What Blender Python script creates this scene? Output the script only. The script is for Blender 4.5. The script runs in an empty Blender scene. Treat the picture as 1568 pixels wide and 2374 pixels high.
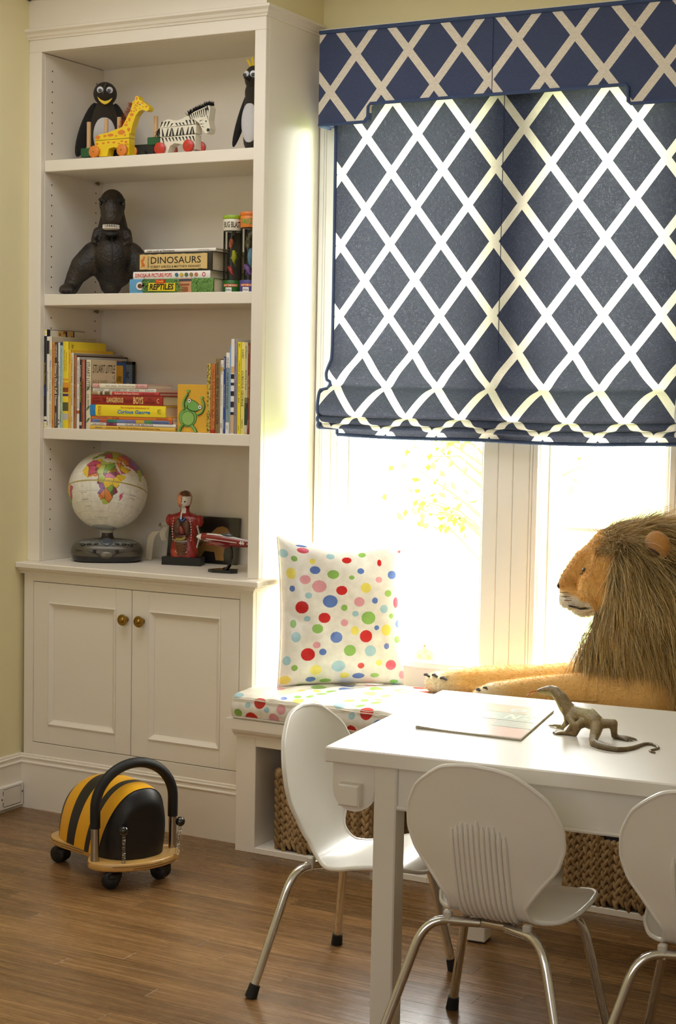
import bpy, bmesh, math, random
import numpy as np
from mathutils import Vector, Matrix, Euler

random.seed(7)
rng = np.random.default_rng(11)
SC = bpy.context.scene
COL = SC.collection
PI = math.pi

# ------------------------------------------------------------------ camera
def make_camera():
    yaw, pitch, roll = 0.497, -0.0732, 0.0183
    fwd = Vector((-math.sin(yaw) * math.cos(pitch), math.cos(yaw) * math.cos(pitch), math.sin(pitch)))
    right = Vector((math.cos(yaw), math.sin(yaw), 0))
    up = right.cross(fwd)
    r2 = right * math.cos(roll) + up * math.sin(roll)
    u2 = -right * math.sin(roll) + up * math.cos(roll)
    cam = bpy.data.cameras.new('camera')
    cam.sensor_fit = 'HORIZONTAL'
    cam.sensor_width = 36.0
    cam.lens = 3837.46 * 36.0 / 1568.0
    cam.clip_start = 0.05
    ob = bpy.data.objects.new('camera', cam)
    m = Matrix((r2, u2, -fwd)).transposed().to_4x4()
    m.translation = Vector((3.4243, -4.2065, 1.3662))
    ob.matrix_world = m
    COL.objects.link(ob)
    SC.camera = ob
make_camera()

# ------------------------------------------------------------------ world, sun, large lights, exposure
SC.view_settings.view_transform = 'Standard'
SC.view_settings.look = 'None'
SC.view_settings.gamma = 1.0
SC.view_settings.use_curve_mapping = False
SC.view_settings.exposure = 0.0
SC.cycles.use_denoising = True
SC.cycles.max_bounces = 10
SC.cycles.diffuse_bounces = 6
SC.cycles.transparent_max_bounces = 12
SC.cycles.sample_clamp_indirect = 6.0
SC.cycles.caustics_reflective = False
SC.cycles.caustics_refractive = False

WORLD_STRENGTH = 27.0
SUN_STRENGTH = 26.0
SUN_DIR = Vector((-0.62, -0.36, -0.70))      # the way the sunlight travels
BACK_FILL_POWER = 28.0
CEILING_FILL_POWER = 20.0

def make_world():
    w = bpy.data.worlds.new('bright_overcast_sky')
    SC.world = w
    w.use_nodes = True
    nt = w.node_tree
    bg = nt.nodes['Background']
    bg.inputs['Color'].default_value = (1.0, 0.985, 0.95, 1)
    bg.inputs['Strength'].default_value = WORLD_STRENGTH
make_world()

def make_lights():
    s = bpy.data.lights.new('hazy_sun', 'SUN')
    s.energy = SUN_STRENGTH
    s.angle = math.radians(14)
    s.color = (1.0, 0.97, 0.91)
    o = bpy.data.objects.new('hazy_sun', s)
    o.rotation_euler = SUN_DIR.to_track_quat('-Z', 'Y').to_euler()
    o.location = (4, 5, 5)
    COL.objects.link(o)
    # portal over the window so the sky is sampled through it
    p = bpy.data.lights.new('window_portal', 'AREA')
    p.shape = 'RECTANGLE'
    p.size, p.size_y = 1.25, 1.85
    p.cycles.is_portal = True
    o = bpy.data.objects.new('window_portal', p)
    o.location = (1.50, 0.50, 1.45)
    o.rotation_euler = (math.radians(-90), 0, 0)
    COL.objects.link(o)
    # added fill light behind the camera; the wall there has no window
    a = bpy.data.lights.new('back_wall_fill', 'AREA')
    a.shape = 'RECTANGLE'
    a.size, a.size_y = 3.2, 1.5
    a.energy = BACK_FILL_POWER
    a.color = (0.93, 0.94, 1.0)
    o = bpy.data.objects.new('back_wall_fill', a)
    o.location = (2.3, -5.75, 1.75)
    o.rotation_euler = (math.radians(90), 0, 0)
    COL.objects.link(o)
    c = bpy.data.lights.new('ceiling_fill', 'AREA')  # added fill under the ceiling, standing in for bounced light near the bookcase
    c.shape = 'RECTANGLE'
    c.size, c.size_y = 1.7, 1.2
    c.energy = CEILING_FILL_POWER
    c.color = (0.93, 0.94, 1.0)
    o = bpy.data.objects.new('ceiling_fill', c)
    o.location = (1.0, -1.05, 2.66)
    COL.objects.link(o)
make_lights()

# ------------------------------------------------------------------ materials
def lin(c):
    out = []
    for v in c[:3]:
        v = v / 255.0
        out.append(v / 12.92 if v <= 0.04045 else ((v + 0.055) / 1.055) ** 2.4)
    return tuple(out) + (1.0,)

_mats = {}
def M(col, rough=0.5, metal=0.0, var=0.06, scale=30.0, bump=0.0, bscale=120.0, coat=0.0, sheen=0.0, spec=0.5, stretch=None):
    key = (tuple(col), rough, metal, var, scale, bump, bscale, coat, sheen, spec, stretch)
    if key in _mats:
        return _mats[key]
    m = bpy.data.materials.new('paint_%02x%02x%02x' % tuple(int(max(0, min(255, c))) for c in col))
    m.use_nodes = True
    nt = m.node_tree
    b = nt.nodes['Principled BSDF']
    b.inputs['Roughness'].default_value = rough
    b.inputs['Metallic'].default_value = metal
    b.inputs['Coat Weight'].default_value = coat
    b.inputs['Coat Roughness'].default_value = 0.1
    b.inputs['Sheen Weight'].default_value = sheen
    b.inputs['Specular IOR Level'].default_value = spec
    tc = nt.nodes.new('ShaderNodeTexCoord')
    mp = nt.nodes.new('ShaderNodeMapping')
    if stretch:
        mp.inputs['Scale'].default_value = stretch
    nt.links.new(tc.outputs['Object'], mp.inputs['Vector'])
    n = nt.nodes.new('ShaderNodeTexNoise')
    n.inputs['Scale'].default_value = scale
    n.inputs['Detail'].default_value = 4
    nt.links.new(mp.outputs['Vector'], n.inputs['Vector'])
    mx = nt.nodes.new('ShaderNodeMix')
    mx.data_type = 'RGBA'
    l = lin(col)
    mx.inputs['A'].default_value = tuple(max(0, v * (1 - var)) for v in l[:3]) + (1,)
    mx.inputs['B'].default_value = tuple(min(1, v * (1 + var)) for v in l[:3]) + (1,)
    nt.links.new(n.outputs['Fac'], mx.inputs['Factor'])
    nt.links.new(mx.outputs['Result'], b.inputs['Base Color'])
    if bump:
        n2 = nt.nodes.new('ShaderNodeTexNoise')
        n2.inputs['Scale'].default_value = bscale
        n2.inputs['Detail'].default_value = 5
        nt.links.new(mp.outputs['Vector'], n2.inputs['Vector'])
        bp = nt.nodes.new('ShaderNodeBump')
        bp.inputs['Strength'].default_value = bump
        bp.inputs['Distance'].default_value = 0.004
        nt.links.new(n2.outputs['Fac'], bp.inputs['Height'])
        nt.links.new(bp.outputs['Normal'], b.inputs['Normal'])
    _mats[key] = m
    return m

def MA(name, rough=0.5, coat=0.0, sheen=0.0, bump=0.0, bscale=150.0, spec=0.5, trans=0.0):
    """material whose colour is the mesh's own colour attribute 'tint', with a little grain"""
    m = bpy.data.materials.new(name)
    m.use_nodes = True
    nt = m.node_tree
    b = nt.nodes['Principled BSDF']
    b.inputs['Roughness'].default_value = rough
    b.inputs['Coat Weight'].default_value = coat
    b.inputs['Coat Roughness'].default_value = 0.08
    b.inputs['Sheen Weight'].default_value = sheen
    b.inputs['Specular IOR Level'].default_value = spec
    at = nt.nodes.new('ShaderNodeAttribute')
    at.attribute_name = 'tint'
    tc = nt.nodes.new('ShaderNodeTexCoord')
    n = nt.nodes.new('ShaderNodeTexNoise')
    n.inputs['Scale'].default_value = bscale
    n.inputs['Detail'].default_value = 3
    nt.links.new(tc.outputs['Object'], n.inputs['Vector'])
    hs = nt.nodes.new('ShaderNodeMix')
    hs.data_type = 'RGBA'
    hs.blend_type = 'MULTIPLY'
    hs.inputs['Factor'].default_value = 0.25
    nt.links.new(at.outputs['Color'], hs.inputs['A'])
    nt.links.new(n.outputs['Color'], hs.inputs['B'])
    mr = nt.nodes.new('ShaderNodeMapRange')
    mr.inputs['From Min'].default_value = 0.2
    mr.inputs['From Max'].default_value = 0.8
    mr.inputs['To Min'].default_value = 0.85
    mr.inputs['To Max'].default_value = 1.1
    nt.links.new(n.outputs['Fac'], mr.inputs['Value'])
    vm = nt.nodes.new('ShaderNodeVectorMath')
    vm.operation = 'SCALE'
    nt.links.new(at.outputs['Color'], vm.inputs[0])
    nt.links.new(mr.outputs['Result'], vm.inputs['Scale'])
    nt.nodes.remove(hs)
    nt.links.new(vm.outputs['Vector'], b.inputs['Base Color'])
    if bump:
        bp = nt.nodes.new('ShaderNodeBump')
        bp.inputs['Strength'].default_value = bump
        bp.inputs['Distance'].default_value = 0.003
        nt.links.new(n.outputs['Fac'], bp.inputs['Height'])
        nt.links.new(bp.outputs['Normal'], b.inputs['Normal'])
    if trans:
        t = nt.nodes.new('ShaderNodeBsdfTranslucent')
        nt.links.new(vm.outputs['Vector'], t.inputs['Color'])
        ms = nt.nodes.new('ShaderNodeMixShader')
        ms.inputs[0].default_value = trans
        nt.links.new(b.outputs[0], ms.inputs[1])
        nt.links.new(t.outputs[0], ms.inputs[2])
        nt.links.new(ms.outputs[0], nt.nodes['Material Output'].inputs['Surface'])
    return m

# ------------------------------------------------------------------ object helpers
def tag(o, label=None, cat=None, group=None, kind=None):
    if label: o['label'] = label
    if cat: o['category'] = cat
    if group: o['group'] = group
    if kind: o['kind'] = kind
    return o

def thing(name, label, cat, loc=(0, 0, 0), rotz=0.0, group=None, rot=None):
    o = bpy.data.objects.new(name, None)
    o.empty_display_size = 0.05
    COL.objects.link(o)
    o.location = loc
    o.rotation_euler = rot if rot else (0, 0, rotz)
    return tag(o, label, cat, group)

def structure(name, loc=(0, 0, 0)):
    o = bpy.data.objects.new(name, None)
    o.empty_display_size = 0.05
    COL.objects.link(o)
    o.location = loc
    o['kind'] = 'structure'
    return o

def link(name, me, parent=None, loc=None, wc=False):
    o = bpy.data.objects.new(name, me)
    COL.objects.link(o)
    if parent is not None:
        o.parent = parent
        if wc:
            q = parent
            l = Vector((0, 0, 0))
            while q is not None:
                l += q.location
                q = q.parent
            o.location = -l
    if loc is not None:
        o.location = loc
    return o

def copy_tree(o, parent=None):
    c = o.copy()
    COL.objects.link(c)
    c.parent = parent
    for ch in list(o.children):
        copy_tree(ch, c)
    return c

BOXF = None
class MB:
    def __init__(s):
        s.v = []; s.f = []; s.m = []
    def add(s, vs, fs, mi=0, T=None):
        o = len(s.v)
        if T is not None:
            vs = [T @ Vector(p) for p in vs]
        s.v += [tuple(p) for p in vs]
        s.f += [tuple(i + o for i in f) for f in fs]
        s.m += [mi] * len(fs)
        return s
    def box(s, x0, x1, y0, y1, z0, z1, mi=0, bev=0.0, T=None):
        if bev <= 0:
            vs = [(x, y, z) for x in (x0, x1) for y in (y0, y1) for z in (z0, z1)]
            fs = [(0, 1, 3, 2), (4, 6, 7, 5), (0, 4, 5, 1), (2, 3, 7, 6), (0, 2, 6, 4), (1, 5, 7, 3)]
            return s.add(vs, fs, mi, T)
        b = min(bev, abs(x1 - x0) * .45, abs(y1 - y0) * .45, abs(z1 - z0) * .45)
        X, Y, Z = (x0, x1), (y0, y1), (z0, z1)
        vs = []; idx = {}
        for i in (0, 1):
            for j in (0, 1):
                for k in (0, 1):
                    c = [X[i], Y[j], Z[k]]
                    sg = [1 if i == 0 else -1, 1 if j == 0 else -1, 1 if k == 0 else -1]
                    for a in range(3):
                        p = [c[d] + (0 if d == a else sg[d] * b) for d in range(3)]
                        idx[(i, j, k, a)] = len(vs); vs.append(p)
        fs = []
        for a in range(3):
            o1, o2 = [d for d in range(3) if d != a]
            for e in (0, 1):
                q = []
                for (p, r) in ((0, 0), (1, 0), (1, 1), (0, 1)):
                    t = [0, 0, 0]; t[a] = e; t[o1] = p; t[o2] = r
                    q.append(idx[(*t, a)])
                fs.append(tuple(q))
        for a in range(3):
            o1, o2 = [d for d in range(3) if d != a]
            for p in (0, 1):
                for r in (0, 1):
                    q = []
                    for e, aa in ((0, o1), (0, o2), (1, o2), (1, o1)):
                        t = [0, 0, 0]; t[a] = e; t[o1] = p; t[o2] = r
                        q.append(idx[(*t, aa)])
                    fs.append(tuple(q))
        for i in (0, 1):
            for j in (0, 1):
                for k in (0, 1):
                    fs.append((idx[(i, j, k, 0)], idx[(i, j, k, 1)], idx[(i, j, k, 2)]))
        return s.add(vs, fs, mi, T)
    def prism(s, poly, a0, a1, axis='y', mi=0, T=None):
        """poly: list of 2D points; extruded along axis from a0 to a1 (x: (y,z) pts, y: (x,z), z: (x,y))"""
        def P(p, a):
            return {'x': (a, p[0], p[1]), 'y': (p[0], a, p[1]), 'z': (p[0], p[1], a)}[axis]
        n = len(poly)
        vs = [P(p, a0) for p in poly] + [P(p, a1) for p in poly]
        fs = [tuple(range(n)), tuple(range(2 * n - 1, n - 1, -1))]
        fs += [(i, n + i, n + (i + 1) % n, (i + 1) % n) for i in range(n)]
        return s.add(vs, fs, mi, T)
    def lathe(s, prof, n=24, mi=0, T=None, a0=0.0, a1=2 * PI):
        full = abs(a1 - a0 - 2 * PI) < 1e-6
        vs = []; fs = []
        cols = n if full else n + 1
        for (r, z) in prof:
            for i in range(cols):
                a = a0 + (a1 - a0) * i / n
                vs.append((r * math.cos(a), r * math.sin(a), z))
        for j in range(len(prof) - 1):
            for i in range(n):
                k = (i + 1) % cols
                fs.append((j * cols + i, j * cols + k, (j + 1) * cols + k, (j + 1) * cols + i))
        if full:
            if prof[0][0] > 1e-6: fs.append(tuple(range(n - 1, -1, -1)))
            if prof[-1][0] > 1e-6: fs.append(tuple((len(prof) - 1) * n + i for i in range(n)))
        return s.add(vs, fs, mi, T)
    def ell(s, c, r, nu=16, nv=10, mi=0, R=None):
        vs = []; fs = []
        vs.append((0, 0, -1))
        for j in range(1, nv):
            t = -PI / 2 + PI * j / nv
            for i in range(nu):
                a = 2 * PI * i / nu
                vs.append((math.cos(t) * math.cos(a), math.cos(t) * math.sin(a), math.sin(t)))
        vs.append((0, 0, 1))
        for i in range(nu):
            fs.append((0, 1 + (i + 1) % nu, 1 + i))
        for j in range(nv - 2):
            for i in range(nu):
                a = 1 + j * nu + i; b = 1 + j * nu + (i + 1) % nu
                fs.append((a, b, b + nu, a + nu))
        L = len(vs) - 1
        for i in range(nu):
            fs.append((L, 1 + (nv - 2) * nu + i, 1 + (nv - 2) * nu + (i + 1) % nu))
        if isinstance(r, (int, float)): r = (r, r, r)
        out = []
        for p in vs:
            q = Vector((p[0] * r[0], p[1] * r[1], p[2] * r[2]))
            if R is not None: q = R @ q
            out.append((q.x + c[0], q.y + c[1], q.z + c[2]))
        return s.add(out, fs, mi)
    def tube(s, path, r, n=8, mi=0, closed=False, caps=True, flat=None):
        P = [Vector(p) for p in path]
        k = len(P)
        if isinstance(r, (int, float)): r = [r] * k
        tans = []
        for i in range(k):
            a = P[(i - 1) % k] if (closed or i > 0) else P[i]
            b = P[(i + 1) % k] if (closed or i < k - 1) else P[i]
            t = (b - a)
            tans.append(t.normalized() if t.length > 1e-9 else Vector((0, 0, 1)))
        ref = Vector((0, 0, 1)) if abs(tans[0].z) < 0.9 else Vector((1, 0, 0))
        nrm = (ref - tans[0] * ref.dot(tans[0])).normalized()
        vs = []; fs = []
        for i in range(k):
            nrm = nrm - tans[i] * nrm.dot(tans[i])
            nrm = nrm.normalized() if nrm.length > 1e-6 else tans[i].orthogonal().normalized()
            bn = tans[i].cross(nrm)
            for j in range(n):
                a = 2 * PI * j / n
                e = flat if flat else 1.0
                vs.append(P[i] + nrm * (math.cos(a) * r[i] * e) + bn * (math.sin(a) * r[i]))
        m = k if closed else k - 1
        for i in range(m):
            for j in range(n):
                a = i * n + j; b = i * n + (j + 1) % n
                c = ((i + 1) % k) * n + (j + 1) % n; d = ((i + 1) % k) * n + j
                fs.append((a, b, c, d))
        if caps and not closed:
            fs.append(tuple(range(n - 1, -1, -1)))
            fs.append(tuple((k - 1) * n + j for j in range(n)))
        return s.add(vs, fs, mi)
    def grid(s, fn, nu, nv, mi=0, cu=False, cv=False):
        """fn(u,v) with u,v in 0..1"""
        U = nu if cu else nu + 1
        V = nv if cv else nv + 1
        vs = [fn(i / nu, j / nv) for j in range(V) for i in range(U)]
        fs = []
        for j in range(nv):
            for i in range(nu):
                a = j * U + i; b = j * U + (i + 1) % U
                c = ((j + 1) % V) * U + (i + 1) % U; d = ((j + 1) % V) * U + i
                fs.append((a, b, c, d))
        return s.add(vs, fs, mi)
    def mesh(s, name, mats, smooth=True, angle=40, recalc=True, tint=None):
        me = bpy.data.meshes.new(name)
        me.from_pydata(s.v, [], s.f)
        for m in (mats if isinstance(mats, (list, tuple)) else [mats]):
            me.materials.append(m)
        me.polygons.foreach_set('material_index', s.m)
        if recalc:
            bm = bmesh.new(); bm.from_mesh(me)
            bmesh.ops.recalc_face_normals(bm, faces=bm.faces)
            bm.to_mesh(me); bm.free()
        if smooth:
            me.polygons.foreach_set('use_smooth', [True] * len(me.polygons))
            if angle < 180:
                me.set_sharp_from_angle(angle=math.radians(angle))
        if tint is not None:
            set_tint(me, tint)
        me.update()
        return me
    def build(s, name, mats, parent=None, smooth=True, angle=40, wc=False, loc=None, recalc=True, tint=None):
        return link(name, s.mesh(name, mats, smooth, angle, recalc, tint), parent, loc, wc)

def set_tint(me, cols):
    """cols: (n,3) sRGB 0..255 per vertex"""
    c = np.asarray(cols, float) / 255.0
    l = np.where(c <= 0.04045, c / 12.92, ((c + 0.055) / 1.055) ** 2.4)
    a = me.color_attributes.new('tint', 'FLOAT_COLOR', 'POINT')
    out = np.ones((len(l), 4)); out[:, :3] = l
    a.data.foreach_set('color', out.ravel())

def mesh_np(me):
    v = np.empty(len(me.vertices) * 3); me.vertices.foreach_get('co', v)
    n = np.empty(len(me.vertices) * 3); me.vertices.foreach_get('normal', n)
    return v.reshape(-1, 3), n.reshape(-1, 3)

def blob(name, mb, voxel, smooth=6, mats=None, factor=0.5):
    """fuse overlapping closed pieces into one continuous skin"""
    me = mb.mesh(name + '_pieces', [], smooth=False, recalc=True) if not mats else mb.mesh(name + '_pieces', mats, smooth=False)
    ob = bpy.data.objects.new(name + '_pieces', me)
    COL.objects.link(ob)
    r = ob.modifiers.new('fuse', 'REMESH'); r.mode = 'VOXEL'; r.voxel_size = voxel; r.use_smooth_shade = True
    if smooth:
        sm = ob.modifiers.new('soften', 'SMOOTH'); sm.factor = factor; sm.iterations = smooth
    dg = bpy.context.evaluated_depsgraph_get()
    out = bpy.data.meshes.new_from_object(ob.evaluated_get(dg))
    out.name = name
    bpy.data.objects.remove(ob); bpy.data.meshes.remove(me)
    out.polygons.foreach_set('use_smooth', [True] * len(out.polygons))
    return out

def chain(mb, pts, rad, step=0.35, nu=12, nv=8):
    """sphere-swept tapered limb"""
    P = [Vector(p) for p in pts]
    for i in range(len(P) - 1):
        a, b = P[i], P[i + 1]
        L = (b - a).length
        k = max(1, int(L / (step * min(rad[i], rad[i + 1])) + 0.5))
        for j in range(k + (1 if i == len(P) - 2 else 0)):
            t = j / k
            mb.ell(a.lerp(b, t), rad[i] * (1 - t) + rad[i + 1] * t, nu, nv)

FRONT = Matrix.Rotation(PI / 2, 4, 'X')                                   # text on a face that looks to -y
SPINE = FRONT @ Matrix.Rotation(-PI / 2, 4, 'Z')                          # reading downwards
SIDE = Matrix(((0, 0, 1, 0), (1, 0, 0, 0), (0, 1, 0, 0), (0, 0, 0, 1)))   # on a face that looks to +x
_textcache = {}
def text(s, w, h, mat, parent, T, name='lettering', shear=0.0, bold=0.0, spacing=1.0, curve=None):
    """flat lettering fitted to w by h, centred on the origin of T"""
    key = (s, shear, bold, spacing)
    if key not in _textcache:
        cu = bpy.data.curves.new('letters', 'FONT')
        cu.body = s; cu.shear = shear; cu.offset = bold; cu.space_character = spacing
        cu.resolution_u = 2; cu.align_x = 'CENTER'
        ob = bpy.data.objects.new('letters', cu)
        me = bpy.data.meshes.new_from_object(ob)
        v, _ = mesh_np(me)
        fs = [tuple(p.vertices) for p in me.polygons]
        _textcache[key] = (v, fs)
        bpy.data.objects.remove(ob); bpy.data.curves.remove(cu); bpy.data.meshes.remove(me)
    v, fs = _textcache[key]
    lo, hi = v.min(0), v.max(0)
    c = (lo + hi) / 2; d = np.maximum(hi - lo, 1e-6)
    q = (v - c) / d * np.array([w, h, 1.0])
    q[:, 2] = 0
    me = bpy.data.meshes.new(name)
    if curve:
        pts = [tuple(curve(p[0], p[1])) for p in q]
    else:
        pts = [tuple(T @ Vector(p)) for p in q]
    me.from_pydata(pts, [], fs)
    me.materials.append(mat)
    return link(name, me, parent)

def superell(a, b, p, n=40):
    out = []
    for i in range(n):
        t = 2 * PI * i / n
        c, s_ = math.cos(t), math.sin(t)
        out.append((a * math.copysign(abs(c) ** (2 / p), c), b * math.copysign(abs(s_) ** (2 / p), s_)))
    return out

def spline(pts, n):
    """Catmull-Rom through pts, n samples per span"""
    P = [np.array(p, float) for p in pts]
    P = [2 * P[0] - P[1]] + P + [2 * P[-1] - P[-2]]
    out = []
    for i in range(1, len(P) - 2):
        for j in range(n):
            t = j / n
            a, b, c, d = P[i - 1], P[i], P[i + 1], P[i + 2]
            out.append(0.5 * (2 * b + (c - a) * t + (2 * a - 5 * b + 4 * c - d) * t * t + (3 * b - a - 3 * c + d) * t ** 3))
    out.append(P[-2])
    return [tuple(p) for p in out]

def in_poly(px, py, poly):
    """vectorised even-odd test"""
    x = np.asarray(px); y = np.asarray(py)
    ins = np.zeros(x.shape, bool)
    n = len(poly)
    for i in range(n):
        x1, y1 = poly[i]; x2, y2 = poly[(i + 1) % n]
        if y1 == y2: continue
        cond = ((y1 > y) != (y2 > y)) & (x < (x2 - x1) * (y - y1) / (y2 - y1) + x1)
        ins ^= cond
    return ins

WHITE = M((237, 229, 214), 0.42, var=0.015, scale=6)        # the cream-white joinery paint
BLACK = M((14, 13, 12), 0.5)
# ================================================================== THE SETTING
W, D = 0.876, 0.34            # bookcase width, window-wall plane
CEIL = 2.68
CREAMWALL = M((240, 236, 222), 0.75, var=0.02, scale=5)
YELLOW = M((233, 223, 178), 0.75, var=0.02, scale=5, bump=0.05, bscale=260)
CEILW = M((238, 233, 220), 0.8, var=0.01)

def wood_floor_mat():
    m = bpy.data.materials.new('oak_boards')
    m.use_nodes = True
    nt = m.node_tree; N = nt.nodes; L = nt.links
    b = N['Principled BSDF']
    tc = N.new('ShaderNodeTexCoord'); geo = N.new('ShaderNodeNewGeometry')
    oi = N.new('ShaderNodeObjectInfo')
    off = N.new('ShaderNodeVectorMath'); off.operation = 'SCALE'
    cmb = N.new('ShaderNodeCombineXYZ')
    L.new(oi.outputs['Random'], cmb.inputs['X']); L.new(oi.outputs['Random'], cmb.inputs['Y'])
    L.new(cmb.outputs[0], off.inputs[0]); off.inputs['Scale'].default_value = 40
    add = N.new('ShaderNodeVectorMath'); add.operation = 'ADD'
    L.new(geo.outputs['Position'], add.inputs[0]); L.new(off.outputs[0], add.inputs[1])
    mp = N.new('ShaderNodeMapping'); mp.inputs['Scale'].default_value = (1.6, 48.0, 48.0)
    L.new(add.outputs[0], mp.inputs['Vector'])
    n1 = N.new('ShaderNodeTexNoise'); n1.inputs['Scale'].default_value = 2.2; n1.inputs['Detail'].default_value = 8
    n1.inputs['Roughness'].default_value = 0.68; n1.inputs['Distortion'].default_value = 0.6
    L.new(mp.outputs[0], n1.inputs['Vector'])
    mp2 = N.new('ShaderNodeMapping'); mp2.inputs['Scale'].default_value = (9.0, 420.0, 60.0)
    L.new(add.outputs[0], mp2.inputs['Vector'])
    n2 = N.new('ShaderNodeTexNoise'); n2.inputs['Scale'].default_value = 1.6; n2.inputs['Detail'].default_value = 3
    L.new(mp2.outputs[0], n2.inputs['Vector'])
    cr = N.new('ShaderNodeValToRGB')
    e = cr.color_ramp.elements
    e[0].position = 0.22; e[0].color = lin((92, 65, 35))
    e[1].position = 0.78; e[1].color = lin((178, 140, 92))
    k = e.new(0.5); k.color = lin((138, 102, 62))
    L.new(n1.outputs['Fac'], cr.inputs['Fac'])
    # pores
    cr2 = N.new('ShaderNodeValToRGB')
    e2 = cr2.color_ramp.elements
    e2[0].position = 0.30; e2[0].color = (0.55, 0.5, 0.45, 1)
    e2[1].position = 0.52; e2[1].color = (1, 1, 1, 1)
    L.new(n2.outputs['Fac'], cr2.inputs['Fac'])
    mul = N.new('ShaderNodeMix'); mul.data_type = 'RGBA'; mul.blend_type = 'MULTIPLY'; mul.inputs['Factor'].default_value = 0.8
    L.new(cr.outputs['Color'], mul.inputs['A']); L.new(cr2.outputs['Color'], mul.inputs['B'])
    hsv = N.new('ShaderNodeHueSaturation')
    mr = N.new('ShaderNodeMapRange'); mr.inputs['To Min'].default_value = 0.70; mr.inputs['To Max'].default_value = 1.16
    L.new(oi.outputs['Random'], mr.inputs['Value']); L.new(mr.outputs[0], hsv.inputs['Value'])
    L.new(mul.outputs['Result'], hsv.inputs['Color'])
    L.new(hsv.outputs['Color'], b.inputs['Base Color'])
    b.inputs['Roughness'].default_value = 0.30
    mr2 = N.new('ShaderNodeMapRange'); mr2.inputs['To Min'].default_value = 0.18; mr2.inputs['To Max'].default_value = 0.36
    L.new(n1.outputs['Fac'], mr2.inputs['Value']); L.new(mr2.outputs[0], b.inputs['Roughness'])
    b.inputs['Specular IOR Level'].default_value = 0.45
    bp = N.new('ShaderNodeBump'); bp.inputs['Strength'].default_value = 0.12; bp.inputs['Distance'].default_value = 0.001
    L.new(n2.outputs['Fac'], bp.inputs['Height']); L.new(bp.outputs[0], b.inputs['Normal'])
    return m
OAK = wood_floor_mat()

def make_floor():
    fl = tag(MB().box(0, 4.6, -6, D, -0.06, -0.0125).build('floor', OAK, smooth=False), kind='structure')
    pw = 0.0575
    y = D
    row = 0
    nboards = 0
    far = MB()
    while y > -6:
        y1 = y - pw
        x = -random.uniform(0.1, 1.2)
        while x < 4.6:
            Ln = random.uniform(0.55, 1.7)
            xa, xb = max(0, x), min(4.6, x + Ln)
            if xb - xa > 0.02:
                inview = (y1 > -2.35 and xa < 3.0 and y1 < 0.05) and nboards < 290
                if inview:
                    MB().box(xa + .0001, xb - .0001, y1 + .0001, y - .0001, -0.0125, 0.0, bev=0.0004).build('plank', OAK, fl, smooth=False)
                    nboards += 1
                else:
                    far.box(xa + .0003, xb - .0003, y1 + .0003, y - .0003, -0.0125, 0.0)
            x += Ln
        y = y1
        row += 1
    tag(far.build('outlying_planks', OAK, fl, smooth=False), kind='stuff')
make_floor()

def make_walls():
    tag(MB().box(-0.12, 0, -6, D + .12, 0, CEIL).build('wall_left', YELLOW, smooth=False), kind='structure')
    tag(MB().box(4.6, 4.72, -6, D + .12, 0, CEIL).build('wall_right', CREAMWALL, smooth=False), kind='structure')
    tag(MB().box(-0.12, 4.72, -6.12, -6, 0, CEIL).build('wall_front', CREAMWALL, smooth=False), kind='structure')
    tag(MB().box(-0.12, 4.72, -6.12, D + .12, CEIL, CEIL + .1).build('ceiling', CEILW, smooth=False), kind='structure')
    b = MB()
    for (x0, x1, z0, z1) in ((0, 0.95, 0, CEIL), (2.03, 4.6, 0, CEIL), (0.95, 2.03, 0, 0.55), (0.95, 2.03, 2.32, CEIL), (1.461, 1.625, .55, 2.32)):
        b.box(x0, x1, D, D + .14, z0, z1)
    tag(b.build('wall_back', YELLOW, smooth=False), kind='structure')
    # boxed-out soffit above the bookcase: painted front, wall-coloured end
    s = MB().box(0, W, 0.004, D, 2.4835, CEIL)
    tag(s.build('wall_soffit', YELLOW, smooth=False), kind='structure')
    tag(MB().box(0, W, 0.0, 0.004, 2.4835, CEIL).build('trim_1', WHITE, smooth=False), kind='structure')
    # room cornice
    prof = [(0, 0), (0.012, 0.0), (0.016, 0.012), (0.03, 0.03), (0.052, 0.07), (0.07, 0.085), (0.07, 0.105), (0, 0.105)]
    c = MB()
    c.prism([(0.0 - p[0], 2.575 + p[1]) for p in prof], 0.0, W, 'x')
    tag(c.build('trim_2', WHITE, smooth=False), kind='structure')
    c = MB()
    c.prism([(D - p[0], 2.575 + p[1]) for p in prof], W, 4.6, 'x')
    tag(c.build('trim_3', WHITE, smooth=False), kind='structure')
    c = MB()
    c.prism([(W + p[0], 2.575 + p[1]) for p in prof], 0.0, D, 'y')
    tag(c.build('trim_4', WHITE, smooth=False), kind='structure')
    c = MB()
    c.prism([(p[0], 2.575 + p[1]) for p in prof], -6, 0, 'y')
    tag(c.build('trim_5', WHITE, smooth=False), kind='structure')
make_walls()

BASEPROF = [(0, 0), (.012, 0), (.012, .147), (.0145, .1475), (.0145, .1505), (.009, .153), (.0085, .159), (.0115, .164), (.0115, .1665), (.006, .1685), (.0065, .173), (.004, .1765), (0, .1765)]
def make_baseboard():
    b = MB().prism([(p[0], p[1]) for p in BASEPROF], -6, -0.0324, 'y')
    tag(b.build('baseboard_left', WHITE, smooth=True, angle=25), kind='structure')
    b = MB().prism([(D - p[0], p[1]) for p in BASEPROF], 3.06, 4.6, 'x')
    tag(b.build('baseboard_back', WHITE, smooth=True, angle=25), kind='structure')
make_baseboard()

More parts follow.
